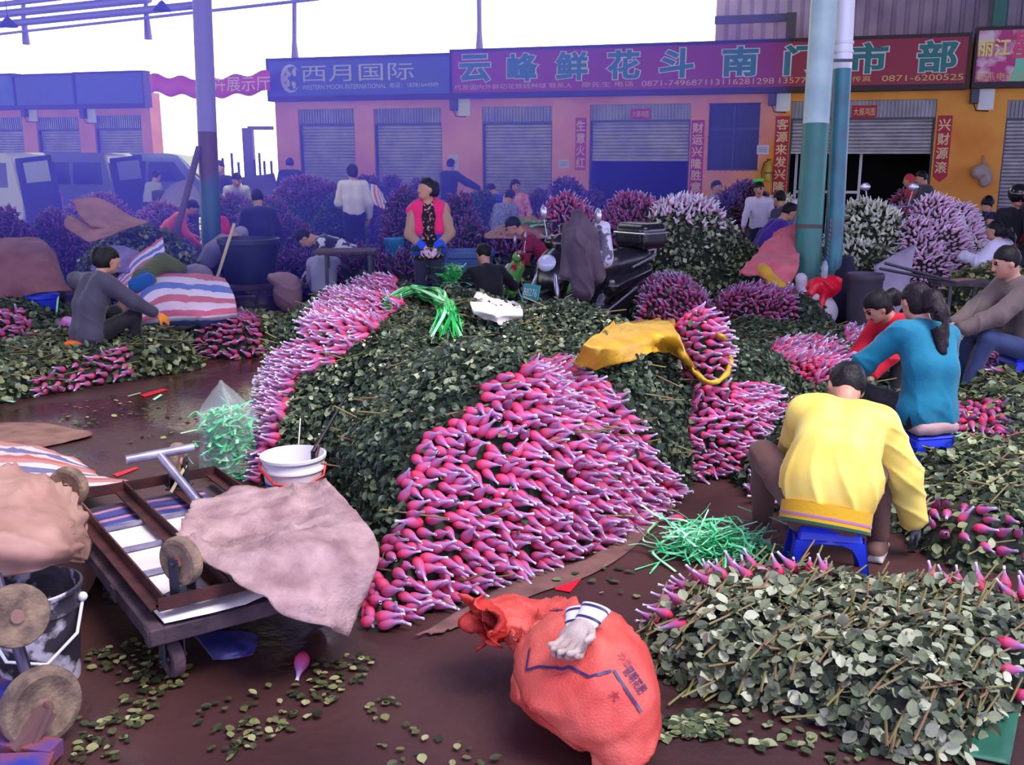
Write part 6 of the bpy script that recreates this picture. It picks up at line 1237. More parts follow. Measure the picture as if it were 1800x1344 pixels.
# ---- yellow sheet over the heap
M_ysh = mat('yellow_woven_sheet', (212, 168, 44), .45, c2=(190, 140, 40), nscale=6, bump=.2, bscale=50, spec=.5)
o = sheet('yellow_sheet', [[on_heap(1008, 655, .08), on_heap(1048, 610, .13), on_heap(1110, 584, .15), on_heap(1174, 576, .10)], [on_heap(1022, 664, .09), on_heap(1072, 642, .19), on_heap(1135, 612, .21), on_heap(1186, 612, .19)], [on_heap(1050, 664, .05), on_heap(1105, 654, .09), on_heap(1165, 644, .14), on_heap(1222, 672, .14)]], M_ysh, 12, .028, 7, .005, seed=24); tag(o, 'yellow woven plastic sheet draped over the heap behind the pink buds', 'sheet')
pts = [on_heap(1178, 576, .14), on_heap(1190, 622, .12), on_heap(1212, 664, .10), on_heap(1248, 690, .10), on_heap(1276, 672, .10), on_heap(1278, 636, .12), on_heap(1264, 606, .10)]; P = catmull(np.array(pts), 8); mb = MB(); rg = []
for i, p in enumerate(P):
    d = P[min(i + 1, len(P) - 1)] - P[max(i - 1, 0)]; R = rot_to(d, (0, -1, .3)); rg.append(p + np.array([x * R[:, 0] + y * R[:, 1] for x, y in ((-.012, -.02), (.012, -.02), (.012, .03), (-.012, .03))]) * (1 + .25 * math.sin(i * 1.3)))
mb.loft(rg); tag(mb.build('sheet_rim', M_ysh, sharp=None), 'rolled yellow sheet edge round the upright rose bunch', 'sheet')
# ================================================================ scooter, tubs, trolleys, covers in the middle of the hall
M_gloss = mat('black_gloss', (26, 24, 34), .18, spec=.7); M_silver = mat('silver_trim', (190, 186, 206), .25, .7); M_seat = mat('black_vinyl', (34, 30, 40), .3, spec=.6); M_rub = mat('tyre_rubber', (26, 24, 28), .8); M_glass = mat('headlamp_glass', (200, 200, 225), .08, spec=.8)
def scooter(label, loc, yaw, body, detail=True, plate=True):
    """x forward"""
    t = thing('scooter', label, 'scooter', loc, yaw)
    for nm, x, in (('front_wheel', .62), ('rear_wheel', -.60)):
        mb = MB(); wheel(mb, v3(x, 0, .22), (0, 1, 0), .22, .10); mb.build(nm, [M_rub, M_silver], t)
    blob('body', [cap((.52, 0, .42), (.40, 0, .86), .075, .10), cap((.50, .10, .46), (.40, .13, .82), .05, .07), cap((.50, -.10, .46), (.40, -.13, .82), .05, .07), ell((.50, 0, .70), (.10, .235, .25), RY(-.25)), rbox((.08, 0, .27), (.36, .15, .05), None, .03), cap((-.10, 0, .34), (-.25, 0, .52), .12, .15), cap((-.22, .07, .52), (-.78, .05, .64), .13, .07), cap((-.22, -.07, .52), (-.78, -.05, .64), .13, .07)], body, .014, t)
    blob('front_fender', [cap((.74, 0, .42), (.50, 0, .46), .06, .07), cap((.80, 0, .34), (.74, 0, .42), .05, .06)], body, .014, t)
    blob('seat', [cap((.02, 0, .70), (-.30, 0, .72), .10, .14), cap((-.30, .03, .74), (-.72, .03, .78), .13, .10), cap((-.30, -.03, .74), (-.72, -.03, .78), .13, .10)], M_seat, .014, t)
    blob('handlebar_cowl', [cap((.40, .12, .98), (.40, -.12, .98), .075, .075), cap((.43, 0, .9), (.40, 0, .99), .06, .08)], body, .013, t)
    mb = MB(); mb.ball((.575, 0, .80), (.045, .13, .085), RY(-.35)); mb.build('headlamp', M_glass, t)
    mb = MB(); mb.ball((.585, .15, .62), (.025, .03, .15), RY(-.2) @ RX(.35)); mb.build('front_panel', M_silver, t); mb = MB(); mb.ball((.585, -.15, .62), (.025, .03, .15), RY(-.2) @ RX(-.35)); mb.build('front_panel', M_silver, t)
    mb = MB(); mb.tube([(.33, .36, 1.03), (.40, .1, 1.0), (.40, -.1, 1.0), (.33, -.36, 1.03)], .014, 8); mb.build('handlebar', M_silver, t)
    for q in (1, -1):
        mb = MB(); mb.tube([(.33, .26 * q, 1.03), (.27, .38 * q, 1.03)], .02, 8); mb.build('grip', M_rub, t)
        mb = MB(); mb.tube([(.37, .22 * q, 1.02), (.36, (.42 if q > 0 else .28) * q, 1.20)], .008, 6); mb.ball((.36, (.47 if q > 0 else .29) * q, 1.26), (.02, .045, .075)); mb.build('mirror', M_silver, t)
    mb = MB(); mb.tube([(-.45, .16, .70), (-.80, .15, .80), (-.98, .0, .84), (-.80, -.15, .80), (-.45, -.16, .70)], .014, 8); mb.build('grab_rail', M_silver, t)
    for q in (1, -1): mb = MB(); mb.tube([(.45, .17 * q, .72), (.30, .19 * q, .34), (-.1, .18 * q, .30), (-.5, .19 * q, .5)], .012, 8); mb.build('side_trim', M_silver, t)
    mb = MB(); mb.tube([(.63, .07, .22), (.46, .05, .62)], .02, 8); mb.tube([(.63, -.07, .22), (.46, -.05, .62)], .02, 8); mb.build('fork', M_silver, t)
    if plate:
        mb = MB(); R = RY(-.25); mb.box((.80, .03, .54), (.012, .24, .15), R, bev=.004); p = mb.build('number_plate', mat('teal_plate', (40, 150, 150), .4), t)
        V, F = text_mesh('88276'); V = fit(V, .19, .07); MB().add(np.stack([V[:, 0] * 0 + .809 - V[:, 1] * .25, V[:, 0] + .03, .54 + V[:, 1]], 1), F).build('plate_number', M_white, p)
    return t
pS = v3(X(1034, 9.95), 9.95, 0); yS = math.radians(220)
t = scooter('dark scooter with black top box and a jacket hung over its handlebars', pS, yS, M_gloss)
blob('top_box', [rbox((-.74, 0, 1.0), (.18, .22, .13), None, .07), ], M_gloss, .013, t); mb = MB(); mb.box((-.74, 0, 1.03), (.375, .455, .02), bev=.01); mb.build('box_seam', M_silver, t)
MS = Matrix.Translation(pS) @ Matrix.Rotation(yS, 4, 'Z'); sw = lambda x, y, z: np.array(MS @ Vector((x, y, z)))
def jk(name, label, P, m, res=.014, ns=(14, .016, 3)):
    o = blob(name, P, m, res, noise=folds(*ns)); return tag(o, label, name)
jk('jacket', 'grey brown padded jacket hung over the scooter handlebars', [cap(Y(1012, 378, 9.42), Y(1016, 425, 9.36), .05, .12), cap(Y(998, 400, 9.42), Y(996, 480, 9.36), .055, .065), cap(Y(1014, 420, 9.36), Y(1024, 508, 9.34), .12, .105), cap(Y(1016, 374, 9.42), Y(1036, 412, 9.40), .04, .08), cap(Y(1036, 412, 9.40), Y(1052, 488, 9.36), .075, .06), cap(Y(1004, 480, 9.36), Y(1030, 520, 9.36), .05, .06)], cl('grey_brown_jacket', (92, 76, 92), (74, 60, 78)))
jk('bag', 'pale chequered bag standing on the scooter footboard', [cap(Y(1060, 404, 9.62), Y(1062, 455, 9.58), .075, .10), cap(Y(1054, 398, 9.62), Y(1066, 396, 9.62), .06, .04)], mat('chequered_bag', (206, 200, 220), .6, c2=(92, 84, 110), nscale=9, lo=.5, hi=.55), .016, (12, .012, 5))
pM = v3(X(958, 10.9), 10.9, 0); tm = scooter('green and red motorbike half hidden behind the dark scooter', pM, math.radians(168), mat('green_fairing', (110, 190, 90), .3, c2=(170, 30, 50), nscale=2.2, lo=.5, hi=.54), plate=False); tm.scale = (.74, .74, .74)
o = sheet('paper_sheet', [[on_heap(838, 528, .12), on_heap(880, 545, .14), on_heap(912, 540, .10)], [on_heap(826, 550, .08), on_heap(870, 560, .10), on_heap(918, 558, .08)], [on_heap(850, 570, .05), on_heap(885, 578, .06), on_heap(916, 572, .05)]], M_paper, 10, .02, 8, .004, seed=30); tag(o, 'crumpled white paper sheet lying on top of the central heap', 'sheet')
c = Y(740, 522, 8.55); q = np.random.default_rng(4); S = []
for i in range(70):                                        # a hank of ribbon thrown over the crown: tied end left, tails down right
    oh = on_heap; a = oh(672 + q.uniform(0, 14), 526 + q.uniform(0, 26), .06); e = oh(755 + q.uniform(0, 60), 562 + q.uniform(0, 42), .04); m1 = oh(720 + q.uniform(-6, 10), 524 + q.uniform(-3, 14), .16); m2 = oh(758 + q.uniform(-8, 20), 524 + q.uniform(0, 26), .14); S.append([a, m1, m2, oh(775 + q.uniform(-8, 22), 550 + q.uniform(-4, 8), .10), e])
ribbons('green_ribbons', 'long hank of green tying strips thrown over the top of the central heap', S, .022, M_ribl)
ribbons('green_ribbons', 'tuft of bright green strips beside the legs of the woman in the pink vest', tangle(Y(797, 505, 10.2), (.14, .1), 90, .22, .2, 12), .02, mat('vivid_green_ribbon', (30, 200, 60), .4))
ribbons('green_ribbons', 'green strips lying by the stool of the woman in grey', tangle(G(118, 606) + v3(0, 0, .08), (.26, .1), 60, .1, .4, 13), .02, M_ribl)
ribbons('green_ribbons', 'clump of green strips behind the dark scooter', tangle(Y(935, 418, 12.3), (.2, .12), 70, .2, .3, 14), .03, mat('deep_green_ribbon', (40, 150, 90), .4))
# tubs
def tub(label, px, d, ytop, rx, m, hgt=None, taper=.8, base=0.0):
    zt = Z(ytop, d); r = rx / FPX * (d * CP + .35) / 2; h = zt - base; t = thing('tub', label, 'tub', (X(px, d, zt), d, base)); mb = MB(); k = taper
    mb.lathe([(r * k, 0), (r * (k + .02), .02), (r * .97, h - .07), (r * 1.03, h - .06), (r * 1.03, h - .005), (r * .97, h), (r * .93, h - .03), (r * k * .93, .04), (.01, .035)], 36, cap=False); mb.build('body', m, t, sharp=50)
    mb = MB(); mb.lathe([(.01, h - .1), (r * .93, h - .1)], 24, cap=False); mb.build('water', mat('tub_water', (60, 70, 100), .05, spec=.8), t); return t
tub('big dark green tub on a low trolley beside the left column', 437, 12.2, 418, 104, mat('dark_green_tub', (36, 46, 62), .45), base=.30)
tub('big blue tub to the right of the woman in the pink vest', 820, 11.8, 440, 96, mat('dusty_blue_tub', (66, 96, 156), .45))
tub('grey tub right of the teal drainpipe', 1522, 10.4, 480, 62, mat('grey_tub', (84, 76, 88), .5), taper=.82)
tub('small turquoise basin on the ground behind the woman in the pink vest', 693, 13.0, 418, 34, mat('turquoise_basin', (30, 130, 180), .4))
t = thing('bucket', 'blue bucket between the tan cover and the woman in grey', 'bucket', v3(X(82, 9.7), 9.7, 0)); mb = MB(); mb.lathe([(.12, 0), (.15, .44), (.165, .45), (.165, .48), (.145, .47), (.115, .03), (.01, .03)], 28, cap=False); mb.build('body', mat('royal_blue_plastic', (28, 52, 190), .35), t, sharp=50)
mb = MB(); mb.tube([(.16, 0, .46), (.17, -.1, .3), (.1, -.16, .1)], .01, 6); mb.build('rope_handle', M_ribw, t)
# low trolley under the green tub
pT_ = v3(X(437, 12.2), 12.2, 0); t = thing('trolley', 'low flat trolley carrying the big dark green tub', 'cart', pT_); mb = MB(); mb.box((.1, -.05, .265), (1.25, .75, .06), RZ(.12), bev=.01); mb.build('deck', M_wood, t)
for x, y in ((-.42, -.34), (.5, -.28), (-.4, .25), (.55, .3)): mb = MB(); wheel(mb, v3(x, y, .115), RZ(.6) @ v3(1, 0, 0), .115, .05); mb.build('wheel', [M_tyre, M_iron], t)
o = blob('sack', [ell(v3(X(352, 11.5), 11.5, .44), (.18, .14, .15)), ell(v3(X(340, 11.5), 11.5, .30), (.2, .15, .2))], mat('pale_sack', (150, 136, 160), .7), .02, noise=folds(16, .012, 2)); tag(o, 'crumpled pale sack left of the big green tub', 'sack')
o = blob('sack', [ell(v3(X(495, 11.6), 11.6, .40), (.14, .1, .09)), ell(v3(X(508, 11.6), 11.6, .24), (.17, .12, .24))], mat('tan_paper', (162, 126, 128), .7), .02, noise=folds(14, .014, 4)); tag(o, 'crumpled tan paper sack right of the big green tub', 'sack')
def pole(name, label, a, b, r, m, cat='pole'): mb = MB(); mb.tube([a, b], r, 8); return tag(mb.build(name, m), label, cat)
pole('bamboo_pole', 'thin pale bamboo pole leaning by the big green tub', v3(X(357, 11.0), 11.0, 0), Y(412, 393, 11.4), .018, mat('bamboo', (206, 184, 150), .5))
pole('wooden_pole', 'weathered wooden pole leaning against the left column', v3(X(308, 13.2), 13.2, Z(440, 13.2)), Y(350, 258, 13.5), .045, mat('grey_brown_pole', (104, 82, 110), .8))
# table trolley in the centre
d = 11.3; t = thing('table_trolley', 'weathered plank table on iron legs in front of the striped top', 'table', v3(X(618, d), d, 0)); zt = Z(443, d); mb = MB(); mb.box((-.06, .1, zt), (.70, .5, .035), RZ(.08), bev=.006); mb.build('tabletop', M_wood, t)
for x, y in ((-.24, -.12), (.24, -.08), (-.3, .3), (.2, .32)): mb = MB(); mb.beam((x, y, 0), (x, y, zt - .02), .035, .035); mb.build('leg', M_iron, t)
# covers
M_card = mat('brown_cardboard', (172, 124, 106), .8, c2=(146, 100, 90), nscale=5, bump=.1)
o = sheet('cardboard_sheet', [[Y(128, 352, 12.0), Y(175, 350, 12.2), Y(235, 385, 12.4)], [Y(140, 378, 11.8), Y(195, 385, 11.9), Y(255, 388, 12.2)], [Y(160, 398, 11.6), Y(205, 400, 11.7), Y(262, 392, 12.0)]], M_card, 8, .006, 6, .012, seed=33); tag(o, 'upper folded cardboard sheet over the leafy mound at left', 'cardboard')
o = sheet('cardboard_sheet', [[Y(118, 378, 11.9), Y(180, 398, 11.7), Y(262, 392, 11.9)], [Y(114, 398, 11.7), Y(175, 412, 11.5), Y(225, 402, 11.7)], [Y(140, 415, 11.5), Y(160, 426, 11.3), Y(200, 412, 11.5)]], M_card, 8, .006, 6, .012, seed=34); tag(o, 'lower wide cardboard sheet over the leafy mound at left', 'cardboard')
M_st = uv_stripes('red_white_blue_stripes', [(0, (196, 96, 124)), (.16, (222, 206, 222)), (.32, (86, 112, 190)), (.5, (222, 210, 224)), (.66, (196, 88, 116)), (.83, (214, 190, 210))], 1.75, 'Y')
o = sheet('tarpaulin', [[Y(226, 520, 9.8), Y(232, 548, 9.4), Y(248, 566, 9.2), Y(256, 582, 9.35)], [Y(262, 478, 10.3), Y(280, 515, 9.5), Y(300, 556, 9.0), Y(304, 584, 9.25)], [Y(350, 482, 10.2), Y(350, 515, 9.4), Y(360, 556, 8.9), Y(362, 582, 9.3)], [Y(395, 490, 10.0), Y(412, 520, 9.4), Y(416, 550, 9.1), Y(414, 576, 9.4)]], M_st, 12, .018, 8, .006, seed=35); tag(o, 'red white and blue striped tarpaulin spread over a low heap', 'tarpaulin')
blob('sack_pile', [ell(v3(X(330, 9.9), 9.9, .2), (.5, .4, .34)), ell(v3(X(275, 10.2), 10.2, .2), (.4, .4, .3))], M_card, .04); tag(bpy.data.objects['sack_pile'], 'covered heap beneath the striped tarpaulin', 'sack')
o = sheet('tarpaulin', [[Y(205, 492, 10.6), Y(215, 500, 10.4), Y(225, 515, 10.2)], [Y(235, 452, 10.9), Y(250, 470, 10.6), Y(255, 500, 10.3)], [Y(286, 416, 11.1), Y(290, 445, 10.8), Y(292, 470, 10.5)]], M_st, 10, .015, 9, .006, seed=36); tag(o, 'raised fold of striped tarpaulin behind the woman in grey', 'tarpaulin')
jk('cloth', 'blue and olive cloth bundle lying on the striped tarpaulin', [cap(Y(250, 488, 10.1), Y(285, 465, 10.4), .10, .12), cap(Y(285, 462, 10.4), Y(318, 474, 10.4), .11, .07), cap(Y(240, 500, 9.9), Y(262, 495, 9.9), .08, .08)], cl('blue_olive_cloth', (28, 92, 160), (92, 100, 50), nscale=3.2, lo=.45, hi=.52), .016)
o = sheet('tarpaulin', [[Y(175, 436, 11.2), Y(210, 432, 11.3), Y(245, 440, 11.2)], [Y(165, 455, 10.9), Y(205, 455, 11.0), Y(240, 460, 10.9)], [Y(158, 475, 10.7), Y(195, 478, 10.7), Y(225, 480, 10.6)]], mat('purple_cover', (104, 88, 150), .6, c2=(150, 130, 180), nscale=4), 8, .012, 8, .006, seed=37); tag(o, 'purple plastic cover behind the head of the woman in grey', 'tarpaulin')
o = sheet('cover', [[Y(-40, 420, 10.6), Y(30, 418, 10.6), Y(70, 422, 10.6), Y(95, 450, 10.5)], [Y(-40, 450, 10.1), Y(35, 448, 10.1), Y(85, 462, 10.1), Y(112, 490, 10.1)], [Y(-40, 520, 9.7), Y(30, 525, 9.7), Y(70, 515, 9.8), Y(128, 512, 10.0)]], mat('rusty_brown_cover', (150, 100, 100), .7, c2=(110, 64, 76), nscale=3, bump=.15), 12, .02, 6, .006, seed=38); tag(o, 'rust brown cloth cover over the heap at the left edge', 'cloth')
blob('flower_heap', [ell(v3(X(20, 10.7), 10.7, .3), (.6, .4, .45))], M_core, .05); tag(bpy.data.objects['flower_heap'], 'heap hidden under the rust brown cover at the left edge', 'heap')
o = sheet('cloth', [[Y(1362, 408, 11.6), Y(1382, 406, 11.6), Y(1404, 405, 11.6)], [Y(1340, 430, 11.2), Y(1370, 440, 11.1), Y(1404, 445, 11.1)], [Y(1318, 462, 10.9), Y(1350, 470, 10.7), Y(1402, 475, 10.7)], [Y(1298, 485, 10.7), Y(1340, 486, 10.5), Y(1390, 498, 10.5)]], cl('salmon_cloth', (214, 112, 120), (196, 92, 104), nscale=5), 12, .055, 8, .006, seed=39); tag(o, 'salmon pink cloth draped over a mound behind the green column', 'cloth')
jk('cloth', 'mustard yellow cloth strip at the foot of the salmon cloth', [cap(Y(1340, 474, 10.7), Y(1372, 508, 10.4), .07, .08), cap(Y(1330, 468, 10.8), Y(1345, 478, 10.6), .05, .07)], cl('mustard_cloth', (206, 160, 52)), .016)
blob('flower_heap', [ell(v3(X(1362, 11.5), 11.5, .36), (.28, .26, .44))], M_core, .04); 
for o in bpy.data.objects:
    if o.name.startswith('flower_heap') and 'label' not in o: tag(o, 'mound hidden under the salmon pink cloth', 'heap')
o = sheet('cover', [[Y(852, 412, 12.4), Y(885, 395, 12.6), Y(920, 382, 12.8), Y(940, 380, 12.8)], [Y(852, 418, 12.0), Y(890, 408, 12.0), Y(930, 398, 12.2), Y(958, 402, 12.4)], [Y(858, 420, 11.9), Y(900, 420, 11.8), Y(935, 420, 11.9), Y(960, 418, 12.1)]], M_card, 10, .012, 7, .008, seed=40); tag(o, 'brown sackcloth cover over a mound behind the black shirt worker', 'cloth')
o = sheet('cover', [[Y(640, 322, 18.5), Y(660, 325, 18.5), Y(672, 340, 18.4)], [Y(640, 340, 18.0), Y(662, 345, 18.0), Y(680, 360, 18.0)], [Y(650, 358, 17.8), Y(668, 365, 17.7), Y(684, 378, 17.7)]], M_st, 8, .015, 8, .006, seed=41); tag(o, 'striped sheet hanging over roses right of the white sweater walker', 'cloth')
blob('crate', [rbox(v3(X(315, 18.6), 18.6, .6), (.35, .25, .6), None, .03)], M_core, .05); tag(bpy.data.objects['crate'], 'stacked goods under the grey violet cover', 'crate')
o = sheet('cover', [[Y(300, 322, 18.6), Y(330, 315, 18.7), Y(345, 330, 18.6)], [Y(285, 345, 18.2), Y(325, 340, 18.2), Y(352, 350, 18.2)], [Y(275, 365, 18.0), Y(320, 365, 18.0), Y(352, 362, 18.0)]], mat('grey_violet_cover', (92, 84, 130), .6), 8, .02, 6, .006, seed=42); tag(o, 'grey violet cover over goods in front of the blue van', 'cloth')
blob('pile', [rbox(v3(X(455, 19.3), 19.3, .6), (.3, .25, .66), None, .03)], M_core, .05); tag(bpy.data.objects['pile'], 'goods piled under the dark violet cover', 'pile')
o = sheet('cover', [[Y(420, 312, 19), Y(455, 308, 19.2), Y(482, 305, 19.2)], [Y(428, 330, 18.6), Y(460, 328, 18.6), Y(486, 325, 18.8)], [Y(440, 345, 18.4), Y(462, 345, 18.4), Y(480, 342, 18.5)]], mat('dark_violet_cover', (62, 54, 104), .6), 8, .02, 6, .006, seed=43); tag(o, 'dark violet cover near the corner of the shop row', 'cloth')
# by the right column
c = v3(X(1428, 10.5), 10.5, 0); o = blob('sack', [ell(c + v3(0, 0, .18), (.25, .2, .22)), ell(c + v3(-.02, 0, .36), (.20, .16, .12)), cap(c + v3(-.14, 0, .42), c + v3(-.16, -.02, .54), .06, .07)], mat('white_woven_sack', (214, 202, 208), .6, c2=(190, 176, 186), nscale=6), .018, noise=folds(13, .014, 6)); tag(o, 'white woven sack at the foot of the green column', 'sack')
jk('bag', 'red plastic bag draped over the white sack by the green column', [ell(c + v3(.07, -.08, .47), (.17, .12, .11)), cap(c + v3(.05, -.16, .42), c + v3(.0, -.20, .22), .035, .02), cap(c + v3(-.05, -.12, .46), c + v3(-.1, -.18, .40), .05, .04)], mat('red_film', (226, 24, 52), .35), .016, (15, .02, 7))
jk('jacket', 'navy jacket hanging against the teal drainpipe', [cap(v3(X(1483, 11.0), 11.0, Z(458, 11.0)), v3(X(1482, 10.9), 10.9, Z(545, 10.9)), .07, .16), cap(v3(X(1470, 11.0), 11.0, Z(480, 11.0)), v3(X(1468, 10.9), 10.9, Z(550, 10.9)), .06, .08)], cl('navy_jacket', (34, 32, 58)), .016)
mb = MB(); 
for i in range(14): z = Z(390 + i * 8, 11.2); p = v3(X(1447 - i * .2, 11.1), 11.1, z); mb.tube([p + v3(0, 0, .035), p + v3(.015, 0, 0), p - v3(0, 0, .035), p - v3(.015, 0, 0), p + v3(0, 0, .035)], .007, 5)
tag(mb.build('chain', mat('rusty_chain', (170, 90, 70), .6)), 'rusty chain hanging between the green column and the drainpipe', 'chain')
t = thing('water_bottle', 'small clear water bottle with blue cap on the red bag', 'bottle', c + v3(.05, -.12, .56)); mb = MB(); mb.lathe([(.03, 0), (.034, .02), (.034, .12), (.014, .17), (.014, .18)], 14); mb.build('bottle_body', mat('clear_bottle', (210, 225, 235), .1, trans=.6), t); mb = MB(); mb.lathe([(.016, .18), (.016, .2)], 12); mb.build('bottle_cap', mat('blue_cap', (40, 80, 190), .4), t)
o = sheet('board', [[Y(1536, 468, 11.0), Y(1575, 445, 11.2), Y(1612, 428, 11.4)], [Y(1538, 480, 10.9), Y(1580, 468, 11.0), Y(1606, 450, 11.2)], [Y(1545, 495, 10.8), Y(1570, 540, 10.6), G(1585, 580)]], mat('pale_grey_board', (176, 160, 176), .7, c2=(150, 136, 158), nscale=4), 6, .003, 5, .01, seed=44); tag(o, 'grey board leaning between the grey tub and the pink cascade', 'board')
d = 9.6; t = thing('handcart', 'small iron handcart with long handles between the grey tub and man in jeans', 'cart', v3(X(1690, d), d, 0)); zt = Z(498, d); mb = MB(); mb.box((0, .1, zt), (.55, .45, .03), RZ(-.1)); mb.build('deck', M_wood, t)
mb = MB(); 
for q in (-.06, .06): mb.tube([(.0, q, zt - .02), (X(1536, d) - X(1690, d), q - .05, Z(466 + q * 100, d))], .014, 8)
mb.build('handle', M_iron, t)
for x, y in ((-.2, -.08), (.2, -.08), (-.2, .28), (.2, .28)): mb = MB(); mb.beam((x, y, 0.0), (x, y, zt), .03, .03); mb.build('leg', M_iron, t)
mb = MB(); wheel(mb, v3(-.1, -.12, .16), (0, 1, 0), .16, .04); mb.build('wheel', [M_rub, M_iron], t)
o = sheet('cardboard_sheet', [[Y(1660, 492, 9.7), Y(1700, 488, 9.8), Y(1752, 498, 9.9)], [Y(1655, 505, 9.5), Y(1705, 500, 9.6), Y(1758, 508, 9.7)]], M_card, 8, .012, 8, .01, seed=45); tag(o, 'flattened cardboard on the small iron handcart', 'cardboard')
t = thing('bag', 'pink plastic bag half hidden by the woman in grey', 'bag', v3(X(122, 9.4), 9.4, 0)); blob('bag_body', [ell((0, 0, .14), (.2, .16, .16))], mat('pink_film', (206, 120, 190), .4), .02, t, noise=folds(13, .012, 9))
d = 14.6; t = thing('scooter', 'parked scooter with white and blue fairing at the open doorway', 'scooter', v3(X(1537, d), d, 0), math.radians(265)); s_ = .9
mb = MB(); wheel(mb, v3(.6, 0, .22), (0, 1, 0), .22, .1); mb.build('front_wheel', [M_rub, M_silver], t); blob('fairing', [cap((.5, 0, .5), (.42, 0, .98), .12, .16), ell((.48, 0, .8), (.12, .2, .2))], mat('white_blue_fairing', (220, 220, 235), .3, c2=(40, 70, 180), nscale=3, lo=.5, hi=.52), .02, t); blob('seat', [cap((0, 0, .8), (-.6, 0, .85), .14, .12), cap((-.2, 0, .3), (-.5, 0, .6), .16, .14)], M_seat, .02, t)
mb = MB(); mb.tube([(.35, .35, 1.12), (.4, 0, 1.08), (.35, -.35, 1.12)], .016, 8); mb.build('handlebar', M_silver, t)
for q in (1, -1): mb = MB(); mb.tube([(.37, .28 * q, 1.12), (.38, .32 * q, 1.32)], .01, 6); mb.ball((.38, .33 * q, 1.38), (.02, .07, .06)); mb.build('mirror', M_silver, t)
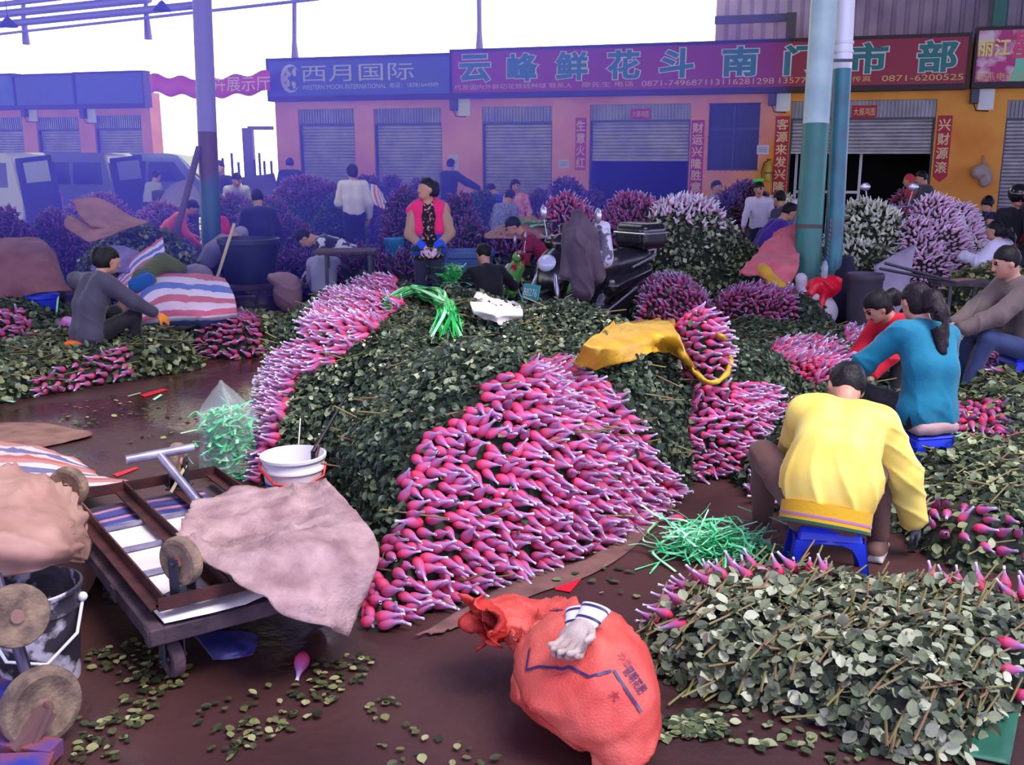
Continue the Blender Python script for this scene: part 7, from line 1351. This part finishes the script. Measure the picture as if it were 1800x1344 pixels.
# ================================================================ vans
M_tint = mat('tinted_glass', (30, 34, 60), .08, spec=.8); M_lamp = mat('tail_lamp', (180, 30, 60), .3)
def van(label, loc, yaw, m, rear_open=False, side_open=False, L_=3.7, Wd=1.55, Ht=1.88):
    """x forward"""
    t = thing('van', label, 'van', loc, yaw); h = Wd / 2
    prof = [(-L_ / 2, .42), (-L_ / 2 - .02, .9), (-L_ / 2 + .06, 1.15), (-L_ / 2 + .18, Ht - .1), (-L_ / 2 + .3, Ht), (L_ / 2 - 1.25, Ht), (L_ / 2 - .95, Ht - .06), (L_ / 2 - .32, 1.12), (L_ / 2 - .05, .95), (L_ / 2, .45), (L_ / 2 - .1, .3), (-L_ / 2 + .1, .3)]
    mb = MB(); rings = []
    for y, k in ((-h, 0), (-h + .03, 1), (h - .03, 1), (h, 0)):
        rings.append([(x * (1 if k else .985), y * (1 - .10 * max(0, (z - 1.05) / .85)), z - (0 if k else .02) * (z > 1.6)) for x, z in prof])
    mb.loft(rings); mb.build('body', m, t, sharp=40)
    yw = lambda z: (1 - .10 * max(0, (z - 1.05) / .85))
    for q in (1, -1):
        for i, (a, b) in enumerate(((-L_ / 2 + .30, -L_ / 2 + 1.02), (-L_ / 2 + 1.10, -L_ / 2 + 1.85), (-L_ / 2 + 1.95, -L_ / 2 + 2.75))):
            e = .30 if i == 2 else 0.0; mb = MB(); P = [(a, q * (h * yw(1.15) + .004), 1.15), (b + (.26 if i == 2 else 0), q * (h * yw(1.15) + .004), 1.15), (b - e * .3, q * (h * yw(1.66) + .004), 1.66), (a + .02, q * (h * yw(1.66) + .004), 1.66)]
            mb.add(P + [(x, y - q * .03, z) for x, y, z in P], [[0, 1, 2, 3], [7, 6, 5, 4], [0, 4, 5, 1], [1, 5, 6, 2], [2, 6, 7, 3], [3, 7, 4, 0]]); mb.build('window', M_tint, t, False)
        if side_open and q == side_open: mb = MB(); mb.box((-L_ / 2 + 1.48, q * (h - .0), 1.08), (.8, .05, 1.2), RX(q * .06)); mb.build('doorway_shade', M_dark, t, False); mb = MB(); mb.box((-L_ / 2 + .75, q * (h + .05), 1.05), (.8, .05, 1.25), RX(q * .06), bev=.02); mb.build('sliding_door', m, t)  # dark panel on the closed side, the doorway's shade put into its colour
        mb = MB(); mb.box((-L_ / 2 + .02, q * (h - .1), .85), (.1, .12, .3), bev=.03); mb.build('tail_lamp', M_lamp, t); mb = MB(); mb.ball((L_ / 2 - .08, q * (h - .2), .8), (.08, .16, .11)); mb.build('headlamp', M_glass, t)
        for x in (-L_ / 2 + .65, L_ / 2 - .75): mb = MB(); wheel(mb, v3(x, q * (h - .08), .29), (0, 1, 0), .29, .17); mb.build('wheel', [M_rub, M_silver], t)
    mb = MB(); P = [(L_ / 2 - .345, -h * .8, 1.16), (L_ / 2 - .345, h * .8, 1.16), (L_ / 2 - .93, h * .74, Ht - .12), (L_ / 2 - .93, -h * .74, Ht - .12)]; mb.add([(x + .03, y, z + .02) for x, y, z in P], [[0, 1, 2, 3]]); mb.build('windscreen', M_tint, t, False)
    for x in (-L_ / 2 - .03, L_ / 2): mb = MB(); mb.box((x, 0, .45), (.13, Wd * .98, .21), bev=.05); mb.build('bumper', M_iron, t)
    if rear_open:
        mb = MB(); mb.box((-L_ / 2 + .03, 0, 1.1), (.10, Wd * .82, 1.15), RY(.10)); mb.build('boot_shade', M_dark, t, False)  # dark panel on the rear, shade of the boot put into its colour
        q = h * (1 if math.cos(yaw) < 0 else -1); mb = MB(); mb.box((-L_ / 2 - .38, q * .98, 1.12), (.80, .05, 1.35), RY(.10), bev=.02); g = mb.build('rear_door', M_dark, t); mb = MB(); mb.box((-L_ / 2 - .40, q * .98, 1.48), (.55, .07, .42), RY(.1)); mb.build('door_glass', mat('pale_glass', (130, 132, 170), .2), g)
    else: mb = MB(); mb.box((-L_ / 2 + .08, 0, 1.4), (.03, Wd * .72, .45), RY(.22)); mb.build('rear_window', M_tint, t, False)
    return t
M_vs = mat('van_silver', (140, 140, 160), .3, .4); M_vb = mat('van_blue_silver', (150, 160, 200), .3, .4); M_vw = mat('van_white', (200, 198, 210), .35)
van('silver van with raised tailgate parked at left', v3(X(104, 24.9, .9), 24.9, 0), math.radians(174), M_vs, rear_open=True)
van('blue silver van with its side door slid open, right of the silver van', v3(X(278, 27.6, .9), 27.6, 0), math.radians(-5), M_vb, side_open=-1)
van('white van with dark open rear at the far left edge', v3(X(-52, 22.4, .9), 22.4, 0), math.radians(174), M_vw, rear_open=True, L_=3.4)
# low broken gate in the bright gap behind the column
t = thing('gate_post', 'leaning grey gate frame standing in the bright gap between the rows', 'gate', Y(442, 340, 30.0) * [1, 1, 0]); mb = MB(); z = Z(225, 30.0); mb.beam((0, 0, 0), (0, 0, z), .22, .3); mb.beam((0, 0, z), (.75, 0, z), .1, .1); mb.build('frame', mat('grey_stone', (120, 116, 170), .8), t)
for i, px in enumerate((398, 414, 425, 453, 462, 470, 482)):
    mb = MB(); p = v3(X(px, 29.5), 29.5, 0); mb.beam(p, p + v3(0, 0, 1.75 + .15 * math.sin(i * 2)), .06, .06); o = mb.build('fence_post', M_iron, smooth=False); tag(o, 'thin fence post in the bright gap between the shop rows', 'post', 'fence posts in the gap')
